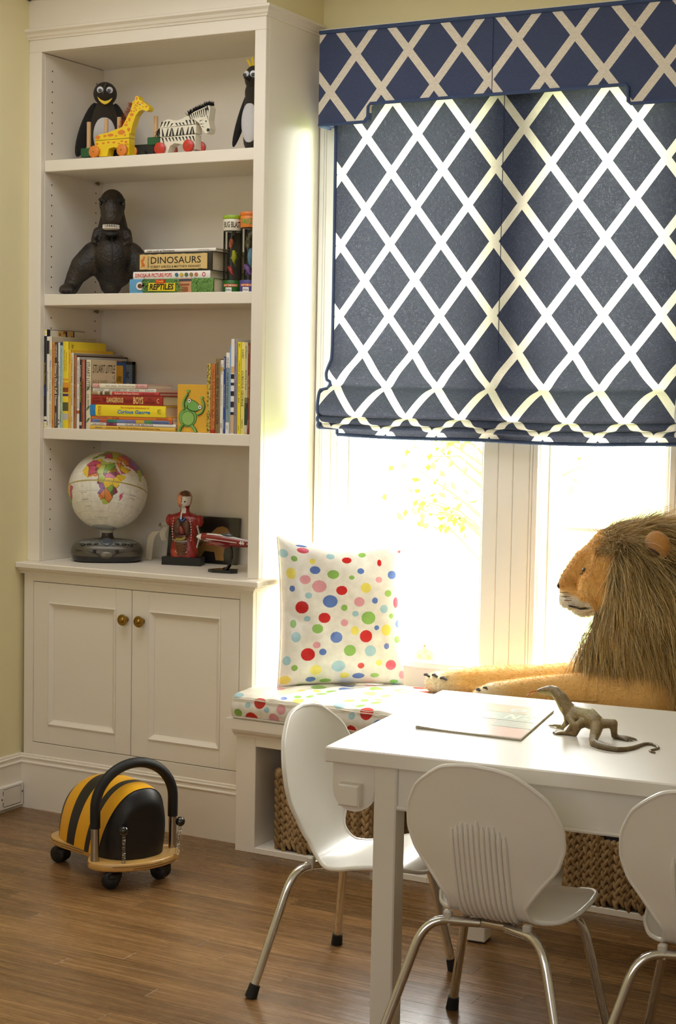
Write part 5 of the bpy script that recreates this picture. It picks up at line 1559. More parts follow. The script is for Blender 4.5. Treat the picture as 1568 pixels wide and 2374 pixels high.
def make_globe():
    t = thing('talking_globe', 'white desk globe of political countries on a grey electronic base', 'globe', (.2095, .150, CT), .60)
    R = .1285; cz = .2285
    nlat, nlon = 280, 560
    lat = np.linspace(-90, 90, nlat + 1); lon = np.linspace(-180, 180, nlon, endpoint=False)
    LO, LA = np.meshgrid(lon, lat)
    x = np.cos(np.radians(LA)) * np.cos(np.radians(LO)); y = np.cos(np.radians(LA)) * np.sin(np.radians(LO)); z = np.sin(np.radians(LA))
    V = np.stack([x, y, z], -1).reshape(-1, 3)
    lo, la = LO.ravel(), LA.ravel()
    col = np.tile(np.array([232, 228, 214.]), (len(lo), 1))
    jit = .9 * np.sin(la * .42 + lo * .31) + .6 * np.sin(la * .9 - lo * .7)
    # graticule
    g = (np.abs((lo + 7.5) % 15 - 7.5) < .30) | (np.abs((la + 7.5) % 15 - 7.5) < .30)
    col[g] = (206, 204, 194)
    pal = np.array([(206, 92, 120), (232, 196, 60), (132, 168, 74), (150, 104, 160), (222, 136, 70), (196, 80, 110), (180, 190, 90)], float)
    r2 = np.random.default_rng(5)
    def land(poly, ns, seed):
        ins = in_poly(lo + jit, la + jit * .7, poly)
        P = np.array(poly); bb0, bb1 = P.min(0), P.max(0)
        sd = bb0 + (bb1 - bb0) * np.random.default_rng(seed).random((ns, 2))
        d = (lo[ins][:, None] - sd[:, 0]) ** 2 + (la[ins][:, None] - sd[:, 1]) ** 2
        o = np.sort(d, 1)
        k = np.argmin(d, 1)
        c = pal[(k * 3 + seed) % len(pal)]
        if ns > 1:
            c[(np.sqrt(o[:, 1]) - np.sqrt(o[:, 0])) < .55] *= .62
        col[ins] = c
    land(EUROPE, 40, 3); land(ARABIA, 4, 5); land(AFRICA, 44, 8); land(MADAG, 1, 0); land(SAMERICA, 9, 2); land(AUSTRALIA, 5, 4)
    col[la < -72] = (176, 182, 178)
    eq = np.abs(la) < .75
    col[eq] = (176, 158, 84)
    red = in_poly(lo, la, [(36, 27.5), (34, 27), (38, 20), (42.5, 12.5), (43.5, 12.5), (39.5, 21)]); col[red] = (226, 222, 208)
    fs = []
    for j in range(nlat):
        for i in range(nlon):
            a = j * nlon + i; b = j * nlon + (i + 1) % nlon
            fs.append((a, b, b + nlon, a + nlon))
    me = bpy.data.meshes.new('sphere'); me.from_pydata((V * R).tolist(), [], fs)
    set_tint(me, col); me.materials.append(MA('globe_print', .32, coat=.3, bscale=60))
    me.polygons.foreach_set('use_smooth', [True] * len(me.polygons))
    gl = link('sphere', me, t)
    # lon 23 faces the room; north pole leans back
    lon0 = 24
    rot = Matrix.Rotation(.08, 4, 'Y') @ Matrix.Rotation(-.31, 4, 'X') @ Matrix.Rotation(math.radians(-90 - lon0), 4, 'Z')
    gl.matrix_local = Matrix.Translation((0, 0, cz)) @ rot
    def onsph(lo0, la0, tilt=0):
        def f(px, py):
            a = px * math.cos(tilt) - py * math.sin(tilt); b = px * math.sin(tilt) + py * math.cos(tilt)
            L1 = math.radians(la0) + b / R; L0 = math.radians(lo0) + a / (R * math.cos(math.radians(la0)))
            q = R + .0004
            return (q * math.cos(L1) * math.cos(L0), q * math.cos(L1) * math.sin(L0), q * math.sin(L1))
        return f
    INK = M((120, 118, 110), .6)
    for s, lo0, la0, w, h in (('INDIAN', 66, -14, .024, .0045), ('OCEAN', 66, -19, .022, .0045), ('SOUTH', -12, -17, .020, .0045), ('ATLANTIC', -11, -27, .028, .0045), ('OCEAN', -9, -37, .022, .0045), ('SOUTHERN OCEAN', 16, -56, .042, .004), ('Seychelles', 54, -5, .010, .002), ('Mauritius', 57, -21, .010, .002), ('Reunion', 54, -24, .009, .002), ('St. Helena', -5, -15, .010, .002), ('Ascension', -13, -8, .010, .002), ('Prince Edward Is.', 38, -47, .014, .002), ('Crozet Is.', 50, -47, .012, .002), ('Kerguelen', 68, -49, .012, .002), ('Maldives', 72, 3, .010, .002), ('Chagos', 72, -7, .009, .002)):
        text(s, w, h, INK, gl, None, 'map_lettering', curve=onsph(lo0, la0))
    # neck and base
    GREY = M((92, 86, 74), .32, .35, var=.05); DK = M((22, 22, 20), .3, coat=.3)
    MB().lathe([(.022, .1015), (.0195, .098), (.0195, .094), (.018, .092)], 28).build('collar', M((206, 200, 186), .4), t)
    MB().lathe([(.018, .094), (.0185, .084), (.022, .075), (.030, .066), (.034, .060)], 32).build('neck', M((74, 68, 58), .35, .3), t)
    def body(prof, p=2.7):
        m = MB(); n = 56
        for (s_, z_) in prof: pass
        rings = [[(x_ * s_, y_ * s_ * (.72 if True else 1), z_) for (x_, y_) in superell(.117, .115, p, n)] for (s_, z_) in prof]
        vs = [v for r_ in rings for v in r_]
        fs = [(j * n + i, j * n + (i + 1) % n, (j + 1) * n + (i + 1) % n, (j + 1) * n + i) for j in range(len(prof) - 1) for i in range(n)]
        fs.append(tuple(range(n - 1, -1, -1))); fs.append(tuple((len(prof) - 1) * n + i for i in range(n)))
        return m.add(vs, fs)
    body([(.90, .002), (.965, .008), (.985, .020)]).build('foot_band', DK, t)
    body([(.985, .0205), (1.0, .026), (1.0, .036), (.975, .046), (.90, .056), (.72, .066), (.40, .072), (.2, .073)]).build('shell', GREY, t)
    # raised control panel, sloping to the front
    PZ = ([.2, .40, .72, .90, .975, 1.0], [.073, .072, .066, .056, .046, .036])
    def top_z(x_, y_):
        s_ = ((abs(x_) / .117) ** 2.7 + (abs(y_) / (.115 * .72)) ** 2.7) ** (1 / 2.7)
        return float(np.interp(s_, *PZ))
    pn = MB()
    def panel(u, v):
        a = math.radians(200 + 140 * u); k = .45 + .50 * v
        x_, y_ = math.cos(a) * .112 * k, math.sin(a) * .080 * k
        return (x_, y_, top_z(x_, y_) + .0014)
    pn.grid(panel, 40, 10)
    pn.build('control_panel', M((150, 154, 150), .22, .5, var=.55, scale=90), t, recalc=False)
    MB().lathe([(.019, 0), (.019, .004), (.015, .007), (.007, .0055), (0, .0055)], 28, T=Matrix.Translation((0, -.060, top_z(0, -.060))) @ Matrix.Rotation(.55, 4, 'X')).build('main_button', M((112, 118, 130), .22, .5), t)
    for k, x_ in enumerate((-.076, -.055, -.033, .033, .055, .076)):
        yy = -.0735 + abs(x_) * .16
        MB().ell((x_, yy, top_z(x_, yy) + .0012), (.0078, .0042, .0038), 16, 8).build('button', M((16, 16, 15), .25, coat=.4), t)
    MB().tube(spline([(-.098, -.062, .040), (-.05, -.079, .036), (-.026, -.083, .028), (-.012, -.0845, .019), (.012, -.0845, .019), (.026, -.083, .028), (.05, -.079, .036), (.098, -.062, .040)], 5), .0016, 6).build('trim_line', M((60, 56, 48), .35, .3), t)
    for x_ in (-.038, .034):
        MB().box(x_ - .005, x_ + .005, -.086, -.078, .033, .044, bev=.001).build('latch', M((20, 20, 18), .3), t, smooth=False)
    MB().ell((0, -.080, .026), (.024, .006, .012), 18, 10).build('speaker_lip', M((112, 106, 92), .3, .4), t)
make_globe()

def make_torso():
    t = thing('anatomy_torso', 'small painted anatomy torso model with half skull and open organs', 'anatomy model', (.4725, .205, CT), .22)
    MB().prism([(-.066, -.028), (.066, -.028), (.060, .03), (-.060, .03)], 0, .026, 'z').build('stand', M((20, 19, 17), .4), t, smooth=False)
    # one continuous body: sections (z, half width, half depth, y offset)
    sec = [(.024, .044, .024, 0), (.045, .046, .026, 0), (.065, .041, .024, 0), (.085, .038, .022, 0), (.105, .041, .024, 0), (.125, .047, .026, 0), (.140, .054, .026, 0), (.150, .058, .024, 0), (.158, .052, .021, .001), (.164, .030, .016, .003), (.170, .015, .013, .003), (.182, .0135, .0125, .003), (.188, .017, .018, -.002), (.198, .0215, .024, -.003), (.210, .0235, .026, -.002), (.222, .023, .025, 0), (.232, .0175, .019, .001), (.2375, .009, .010, .001), (.2390, .002, .002, .001)]
    Z = np.array([s[0] for s in sec]); zz = np.concatenate([np.linspace(Z[i], Z[i + 1], 6, endpoint=False) for i in range(len(Z) - 1)] + [Z[-1:]])
    a_, b_, o_ = [np.interp(zz, Z, [s[k] for s in sec]) for k in (1, 2, 3)]
    for arr in (a_, b_, o_):
        for _ in range(4): arr[1:-1] = .25 * arr[:-2] + .5 * arr[1:-1] + .25 * arr[2:]
    n = 72
    m = MB(); cols = []
    vs = []
    for z, a, b, o in zip(zz, a_, b_, o_):
        for i in range(n):
            th = 2 * PI * i / n
            c, s_ = math.cos(th), math.sin(th)
            x = a * math.copysign(abs(c) ** .85, c); y = o + b * math.copysign(abs(s_) ** .85, s_)
            if .186 < z < .212 and s_ < -.8: y -= .004 * math.exp(-((z - .198) / .005) ** 2) * math.exp(-(x / .006) ** 2) * 1.6
            vs.append((x, y, z))
            skin, red, bone = (222, 150, 112), (150, 34, 26), (232, 226, 212)
            if z > .190 or (z > .172 and False):
                if x < .0: c3 = skin if not (y > -.002 and z > .2) else skin
                else: c3 = bone if z < .222 else (96, 62, 30)
                if x > .0175 and y > -.006: c3 = (196, 122, 84)
            elif z > .166: c3 = bone if abs(x) < .008 and y < -.004 else (150, 40, 28)
            else:
                k = .5 + .5 * math.sin(x * 420 + z * 160)
                c3 = tuple(int(v * (.85 + .25 * k)) for v in red)
                if z < .05 and x < -.012: c3 = (176, 66, 46)
            cols.append(c3)
    fs = [(j * n + i, j * n + (i + 1) % n, (j + 1) * n + (i + 1) % n, (j + 1) * n + i) for j in range(len(zz) - 1) for i in range(n)]
    m.add(vs, fs)
    m.build('figure', MA('anatomy_paint', .35, coat=.3, bump=.15, bscale=300), t, tint=cols)
    # shoulder stumps
    for s_ in (-1, 1):
        MB().ell((s_ * .052, .002, .142), (.011, .017, .019), 16, 10).build('shoulder', M((150, 40, 30), .4, var=.15, scale=120), t)
    # open chest cavity and organs
    cav = [(math.cos(a) * .029 + .001, .118 + math.sin(a) * .036) for a in [2 * PI * i / 24 for i in range(24)]]
    MB().prism(cav, -.0265, -.020, 'y').build('chest_cavity', M((44, 26, 18), .5), t, smooth=False)
    for s_ in (-1, 1):
        MB().ell((s_ * .0145 + .001, -.0245, .124), (.0125, .008, .024), 16, 12).build('lung', M((96, 58, 36), .35, var=.3, scale=90), t)
    hb = MB(); chain(hb, [(.0, -.031, .121), (.004, -.033, .110), (.007, -.031, .104)], [.007, .009, .005]); me = blob('heart', hb, .0016, 3); me.materials.append(M((130, 50, 36), .3)); link('heart', me, t)
    MB().tube(spline([(-.004, -.030, .158), (-.003, -.032, .150), (.003, -.033, .143), (.010, -.031, .148), (.014, -.028, .154)], 4), .0017, 6).build('vein', M((60, 110, 190), .35), t)
    MB().tube([(-.001, -.022, .170), (-.001, -.028, .158), (0, -.031, .148)], .0028, 8).build('windpipe', M((226, 218, 200), .4), t)
    MB().ell((-.003, -.026, .0905), (.024, .009, .010), 18, 10, R=Matrix.Rotation(-.2, 3, 'Y')).build('liver', M((84, 36, 22), .3), t)
    MB().tube(spline([(.016, -.031, .092), (.006, -.034, .084), (-.010, -.034, .084), (-.018, -.031, .080)], 4), [.005] * 13, 8).build('stomach', M((150, 132, 60), .35), t)
    MB().tube(spline([(-.022, -.029, .079), (-.008, -.033, .077), (.008, -.033, .077), (.022, -.029, .079)], 4), .0035, 8).build('colon', M((140, 132, 126), .35), t)
    gut = MB()
    r = random.Random(3); pts = []
    for k in range(7):
        z = .071 - k * .0055; s_ = 1 if k % 2 else -1
        w = .017 - k * .0011
        pts += [(-s_ * w, -.028, z), (0, -.0335, z - .001), (s_ * w, -.028, z - .002)]
    gut.tube(spline(pts, 4), .0036, 8)
    gut.build('intestines', M((104, 62, 30), .35, var=.3, scale=100), t)
    rb = MB()
    for s_ in (-1, 1):
        for k in range(9):
            a = .35 + k * .24
            rb.ell((s_ * (.026 + .006 * math.sin(a)) + .001, -.0265 + .002 * (k > 5), .150 - k * .0085), (.0017, .0017, .0023), 8, 6)
    rb.build('rib_ends', M((232, 226, 212), .4), t)
    MB().ell((.0095, -.0245, .2045), (.0035, .003, .003), 12, 8).build('eye', M((30, 26, 24), .3), t)
    br = MB(); r = random.Random(7)
    br.ell((.004, -.010, .2275), (.0165, .0165, .0095), 18, 10)
    for k in range(22):
        a = r.uniform(0, 2 * PI); q = r.uniform(.2, 1)
        br.ell((.004 + math.cos(a) * .012 * q, -.012 + math.sin(a) * .012 * q, .2335 - .004 * q), (.0035, .003, .003), 8, 6)
    br.build('brain', M((104, 66, 32), .5), t)
    MB().tube([(.0005, -.0305, .186), (.0005, -.0315, .197), (.0005, -.0290, .210), (.0005, -.0265, .221)], .0006, 5).build('cut_line', M((150, 60, 40), .5), t)
    MB().tube(spline([(-.020, -.026, .045), (0, -.030, .034), (.020, -.026, .045)], 4), .0015, 6).build('hip_line', M((220, 190, 160), .4), t)
make_torso()

def make_picture_board():
    # flat picture book in a clear sleeve leaning against the back panel
    t = thing('board_picture_book', 'black picture book with a tan bear shape, leaning behind the anatomy torso', 'book', (.485, .283, CT), rot=(-.14, 0, .05))
    w, h = .262, .152
    MB().box(-w / 2, w / 2, 0, .012, 0, h, bev=.001).build('cover', M((48, 40, 34), .35, var=.12, coat=.4), t, smooth=False)
    TAN = M((196, 142, 76), .5, var=.1, scale=60)
    bear = [(-.06, .010), (-.06, .055), (-.045, .085), (-.01, .098), (.03, .100), (.05, .118), (.070, .123), (.088, .118), (.102, .100), (.108, .078), (.100, .062), (.085, .055), (.082, .030), (.085, .012), (.055, .012), (.048, .038), (.010, .040), (-.005, .012), (-.035, .012), (-.038, .034), (-.045, .012)]
    MB().prism(bear, -.0006, .0002, 'y').build('bear_print', TAN, t, smooth=False)
    text('Brown Bear, Brown', .150, .018, M((24, 20, 16), .5), t, Matrix.Translation((.040, -.0009, .088)) @ FRONT, 'cover_title')
    text('Bear', .045, .018, M((24, 20, 16), .5), t, Matrix.Translation((-.02, -.0009, .064)) @ FRONT, 'cover_title')
    MB().box(-w / 2 - .002, w / 2 + .002, -.0022, -.0018, -.0, h + .003).build('clear_sleeve', CLEAR, t, smooth=False)
    rb = thing('ribbon', 'pale cream ribbon with a bow hanging beside the leaning picture book', 'ribbon', (.322, .262, CT))
    RB = M((206, 194, 168), .7, var=.06)
    def band(pts, wd, nm):
        m = MB(); P = spline(pts, 5); n = len(P)
        vs = []
        for (x, y, z, a) in P:
            dx, dy = math.cos(a) * wd / 2, math.sin(a) * wd / 2
            vs += [(x - dx, y - dy, z), (x + dx, y + dy, z), (x + dx - dy * .08, y + dy + .0012, z), (x - dx, y - dy + .0012, z)]
        fs = []
        for i in range(n - 1):
            for k in range(4):
                fs.append((i * 4 + k, i * 4 + (k + 1) % 4, (i + 1) * 4 + (k + 1) % 4, (i + 1) * 4 + k))
        fs += [(0, 1, 2, 3), ((n - 1) * 4 + 3, (n - 1) * 4 + 2, (n - 1) * 4 + 1, (n - 1) * 4)]
        m.add(vs, fs).build(nm, RB, rb)
    band([(.026, -.006, .098, .5), (.010, -.016, .094, .4), (-.004, -.020, .075, .3), (-.012, -.018, .040, .25), (-.020, -.012, .001, .2)], .022, 'tail')
    band([(.040, .0, .112, .8), (.036, -.014, .092, .6), (.040, -.010, .068, .7)], .018, 'tail')
    band([(.046, -.002, .118, .3), (.032, -.012, .126, 1.0), (.022, -.010, .116, 1.5), (.034, -.004, .106, .8)], .012, 'loop')
make_picture_board()

def make_plane():
    t = thing('model_airplane', 'red and white model racing airplane numbered 46 on a black stand', 'model airplane', (.693, .100, CT), .12)
    BK = M((14, 14, 13), .25, coat=.4); RD = M((128, 26, 18), .28, coat=.5, var=.06); WH2 = M((226, 222, 212), .3, coat=.4)
    MB().prism([(-.048, -.018), (-.030, -.030), (.034, -.030), (.050, -.014), (.034, .026), (-.030, .026)], 0, .009, 'z').build('stand_base', BK, t, smooth=False)
    MB().tube(spline([(.004, 0, .008), (.016, 0, .020), (.024, 0, .040), (.026, 0, .062), (.022, 0, .082)], 4), [.018, .012, .0095, .009, .009, .009, .009, .009, .009, .009, .009, .0085, .008, .008, .008, .008, .008], 10, flat=.55).build('stand_arm', BK, t)
    f = thing('tmp', '', '', (0, 0, 0)); COL.objects.unlink(f); bpy.data.objects.remove(f)
    # fuselage along x, nose at -x
    st = [(-.078, .0105, .0105, 0), (-.060, .0130, .0140, 0), (-.035, .0140, .0165, 0), (-.010, .0140, .0175, 0), (.020, .0130, .0165, 0), (.050, .0110, .0140, .001), (.080, .0085, .0110, .002), (.105, .0055, .0080, .004), (.118, .002, .004, .005)]
    X = np.array([s_[0] for s_ in st]); xx = np.linspace(X[0], X[-1], 44); n = 28
    A, B, O = [np.interp(xx, X, [s_[k] for s_ in st]) for k in (1, 2, 3)]
    m = MB(); vs = []; mi = []
    zc = .098
    for x, a, b, o in zip(xx, A, B, O):
        for i in range(n):
            th = 2 * PI * i / n
            vs.append((x, math.cos(th) * a, zc + o - x * .10 + math.sin(th) * b))
    for j in range(len(xx) - 1):
        for i in range(n):
            m.f.append((j * n + i, j * n + (i + 1) % n, (j + 1) * n + (i + 1) % n, (j + 1) * n + i))
            top = 4 <= i < 10
            m.m.append(1 if (top and xx[j] > -.06) else 0)
    m.v = vs
    m.f += [tuple(range(n)), tuple((len(xx) - 1) * n + i for i in range(n - 1, -1, -1))]; m.m += [0, 0]
    fu = m.build('fuselage', [RD, WH2], t)
    MB().lathe([(.0105, 0), (.009, .008), (.005, .016), (0, .021)], 20, T=Matrix.Translation((-.078, 0, zc + .0078)) @ Matrix.Rotation(-PI / 2, 4, 'Y')).build('spinner', WH2, fu)
    for k in range(3):
        MB().box(-.0875, -.0855, -.004, .004, .0, .040, bev=.0008, T=Matrix.Translation((0, 0, zc + .0085)) @ Matrix.Rotation(k * 2 * PI / 3 + .5, 4, 'X')).build('propeller_blade', M((190, 186, 178), .3), fu, smooth=False)
    # wings (low, span along y)
    for s_ in (-1, 1):
        w = MB()
        prof = [(-.5, 0), (-.42, .05), (-.2, .075), (.1, .06), (.5, 0), (.1, -.03), (-.3, -.035)]
        rings = []
        for k in range(7):
            u = k / 6; ch = .062 * (1 - .45 * u)
            rings.append([(-.008 + p[0] * ch + u * .006, s_ * (.008 + u * (.085 if s_ < 0 else .100)), zc - .011 + u * .006 + p[1] * ch * 1.6) for p in prof])
        q = len(prof)
        vs = [p for r_ in rings for p in r_]
        fs = [(j * q + i, j * q + (i + 1) % q, (j + 1) * q + (i + 1) % q, (j + 1) * q + i) for j in range(6) for i in range(q)] + [tuple(range(q)), tuple(6 * q + i for i in range(q - 1, -1, -1))]
        w.add(vs, fs).build('wing', RD, fu)
        tl = MB(); rings = []
        for k in range(4):
            u = k / 3; ch = .026 * (1 - .4 * u)
            rings.append([(.098 + p[0] * ch, s_ * u * .034, zc - .004 + p[1] * ch * 1.4) for p in prof])
        vs = [p for r_ in rings for p in r_]
        fs = [(j * q + i, j * q + (i + 1) % q, (j + 1) * q + (i + 1) % q, (j + 1) * q + i) for j in range(3) for i in range(q)] + [tuple(range(q)), tuple(3 * q + i for i in range(q - 1, -1, -1))]
        tl.add(vs, fs).build('tailplane', WH2, fu)
    MB().prism([(.085, zc - .002), (.095, zc + .026), (.110, zc + .030), (.117, zc + .0)], -.0015, .0015, 'y').build('tail_fin', WH2, fu, smooth=False)
    MB().ell((.006, 0, zc + .0155), (.022, .0075, .0085), 18, 10).build('canopy', M((60, 66, 70), .1, coat=.8), fu)
    sc = MB(); chain(sc, [(-.015, 0, zc - .014), (.004, 0, zc - .017), (.026, 0, zc - .012)], [.006, .0085, .004]); me = blob('scoop', sc, .002, 3); me.materials.append(RD); link('scoop', me, fu)
    text('46', .018, .013, WH2, fu, Matrix.Translation((.062, -.0115, zc - .003)) @ FRONT @ Matrix.Rotation(.10, 4, 'Z'), 'race_number', 0, .03)
    st2 = MB().tube([(-.058, -.0138, zc + .004), (-.02, -.0148, zc + .0015), (.020, -.0138, zc - .002), (.045, -.0118, zc - .004)], .0012, 5)
    st2.build('stripe', WH2, fu)
    st2 = MB().tube([(.078, -.0092, zc - .006), (.10, -.0066, zc - .006)], .0012, 5); st2.build('stripe', WH2, fu)
    text('STILETTO', .026, .0035, WH2, fu, Matrix.Translation((-.052, -.0139, zc - .001)) @ FRONT @ Matrix.Rotation(.10, 4, 'Z'), 'name_lettering')
make_plane()
# ================================================================== CUSHION, PILLOW
PAL = {'r': (196, 32, 34), 'p': (226, 160, 170), 'b': (92, 122, 190), 'g': (140, 184, 92), 'y': (238, 224, 104), 'l': (166, 204, 214), 'k': (214, 70, 96)}
VINYL = None
def vinyl():
    global VINYL
    if VINYL is None:
        VINYL = MA('spotted_oilcloth', .22, coat=.35, bump=.0, bscale=40)
    return VINYL

def dot_colours(P, dots, base=(240, 236, 224)):
    """P: (n,2) print coordinates, dots: x, y, rx, ry, key"""
    col = np.tile(np.array(base, float), (len(P), 1))
    for (x, y, rx, ry, k) in dots:
        m = ((P[:, 0] - x) / rx) ** 2 + ((P[:, 1] - y) / ry) ** 2 < 1
        col[m] = PAL[k]
    return col

def make_cushion():
    X0, X1, Y0, Y1, Z0, Z1 = .863, 3.0, -.119, .290, .3985, .470
    # section outline: front bottom -> front top -> back top -> back bottom
    w, h = Y1 - Y0, Z1 - Z0
    sec = []
    def arc(cx, cz, r, a0, a1, n):
        for i in range(n): 
            a = a0 + (a1 - a0) * i / (n - 1); sec.append((cx + math.cos(a) * r, cz + math.sin(a) * r))
    r = .010
    for i in range(48): sec.append((Y0 - .006 * math.sin(PI * i / 47), Z0 + r + (h - 2 * r) * i / 47))
    arc(Y0 + r, Z1 - r, r, PI, PI / 2, 8)
    for i in range(1, 280): sec.append((Y0 + r + (w - 2 * r) * i / 280, Z1 + .016 * math.sin(PI * i / 280) ** .7))
    arc(Y1 - r, Z1 - r, r, PI / 2, 0, 6)
    for i in range(1, 6): sec.append((Y1, Z1 - r - (h - 2 * r) * i / 6))
    arc(Y1 - r, Z0 + r, r, 0, -PI / 2, 5)
    for i in range(1, 8): sec.append((Y1 - r - (w - 2 * r) * i / 8, Z0))
    arc(Y0 + r, Z0 + r, r, -PI / 2, -PI, 6)
    S = np.array(sec); ns = len(S)
    d = np.hypot(*(np.roll(S, -1, 0) - S).T); a = np.concatenate([[0], np.cumsum(d)[:-1]])
    xs = np.concatenate([np.linspace(0, .29, 460, endpoint=False), np.linspace(.29, 1, 200)])
    nx = len(xs) - 1
    cz, cy = (Z0 + Z1) / 2, (Y0 + Y1) / 2
    V = np.zeros((nx + 1, ns, 3)); PR = np.zeros((nx + 1, ns, 2))
    for i, u in enumerate(xs):
        x = X0 + (X1 - X0) * u
        e = min(u, 1 - u) * (X1 - X0)
        k = 1.0 if e > .012 else .55 + .45 * math.sqrt(max(0, 1 - (1 - e / .012) ** 2))
        puff = .006 * math.sin(x * 5.5 + .6) * np.clip((S[:, 1] - cz) / .035, 0, 1)
        # a dimple where things press
        wr = .0022 * np.sin(x * 38 + S[:, 0] * 22) * np.sin(S[:, 0] * 31 + 1) + .0012 * np.sin(x * 90 - S[:, 0] * 50)
        top = np.clip((S[:, 1] - Z0 - .02) / .03, 0, 1)
        V[i, :, 0] = x
        V[i, :, 1] = cy + (S[:, 0] - cy) * (1 if k == 1 else .97 + .03 * k) + wr * .6 * top
        V[i, :, 2] = Z0 + (S[:, 1] - Z0) * (.86 + .14 * k) + puff * .5 + wr * top
        PR[i, :, 0] = x; PR[i, :, 1] = a
    V = V.reshape(-1, 3); PR = PR.reshape(-1, 2)
    dots = []
    for (cx, c_y, r_, k) in ((85, 1118, 34, 'l'), (247, 1183, 40, 'r'), (167, 1202, 20, 'l'), (100, 1256, 28, 'g'), (190, 1302, 46, 'r'), (298, 1237, 19, 'l'), (395, 1233, 32, 'p'), (345, 1299, 36, 'p'), (387, 1140, 22, 'b'), (484, 1152, 36, 'y'), (320, 1104, 28, 'p'),
                             (765, 1195, 40, 'l'), (950, 1255, 44, 'r'), (860, 1278, 22, 'l'), (1097, 1213, 23, 'b'), (858, 1372, 32, 'r'), (640, 1240, 30, 'g'), (560, 1290, 26, 'b'), (700, 1290, 30, 'p'), (600, 1190, 24, 'y'), (880, 1174, 30, 'g')):
        px, py = 520 + cx / 2.904, 1220 + c_y / 2.904
        x = X0 + (px - 537) / 694.0
        z = .467 - (py - (1612 + (px - 537) * .125)) / 805.0
        rad = r_ / 2.904 / 760
        dots.append((x, z - Z0 - .01, rad * 1.05, rad, k))
    rr = random.Random(12)
    keys = 'rpbgylpbgl'
    tries = 0
    while tries < 6000 and len(dots) < 260:
        tries += 1
        x = rr.uniform(X0, X1); y = rr.uniform(-.01, .52); rad = rr.choice([.012, .016, .020, .024, .027])
        if all((x - q[0]) ** 2 + (y - q[1]) ** 2 > (rad + q[2] + .009) ** 2 for q in dots):
            dots.append((x, y, rad, rad, rr.choice(keys)))
    col = dot_colours(PR, dots)
    col[(np.abs(PR[:, 1] - (h - .012)) < .0006)] = (206, 198, 178)
    fs = []
    for i in range(nx):
        for j in range(ns):
            fs.append((i * ns + j, i * ns + (j + 1) % ns, (i + 1) * ns + (j + 1) % ns, (i + 1) * ns + j))
    fs.append(tuple(range(ns - 1, -1, -1))); fs.append(tuple(nx * ns + j for j in range(ns)))
    me = bpy.data.meshes.new('cover'); me.from_pydata(V.tolist(), [], fs)
    set_tint(me, col); me.materials.append(vinyl())
    me.polygons.foreach_set('use_smooth', [True] * len(me.polygons))
    t = thing('seat_cushion', 'long white oilcloth seat cushion with multicoloured polka dots on the bench', 'cushion', (X0, 0, Z0))
    link('cover', me, t, wc=True)
    for z, o in ((Z1 - .009, -.0035), (Z0 + .008, -.003)):
        pts = [(X0 + .004 + (X1 - X0 - .01) * i / 60, Y0 + o - .0012, z + .003 * math.sin(i * .9) * .4 + .003 * math.sin((X0 + (X1 - X0) * i / 60) * 5.5 + .6)) for i in range(61)]
        MB().tube(pts, .0016, 5).build('stitched_seam', M((222, 214, 196), .4), t, wc=True)
make_cushion()

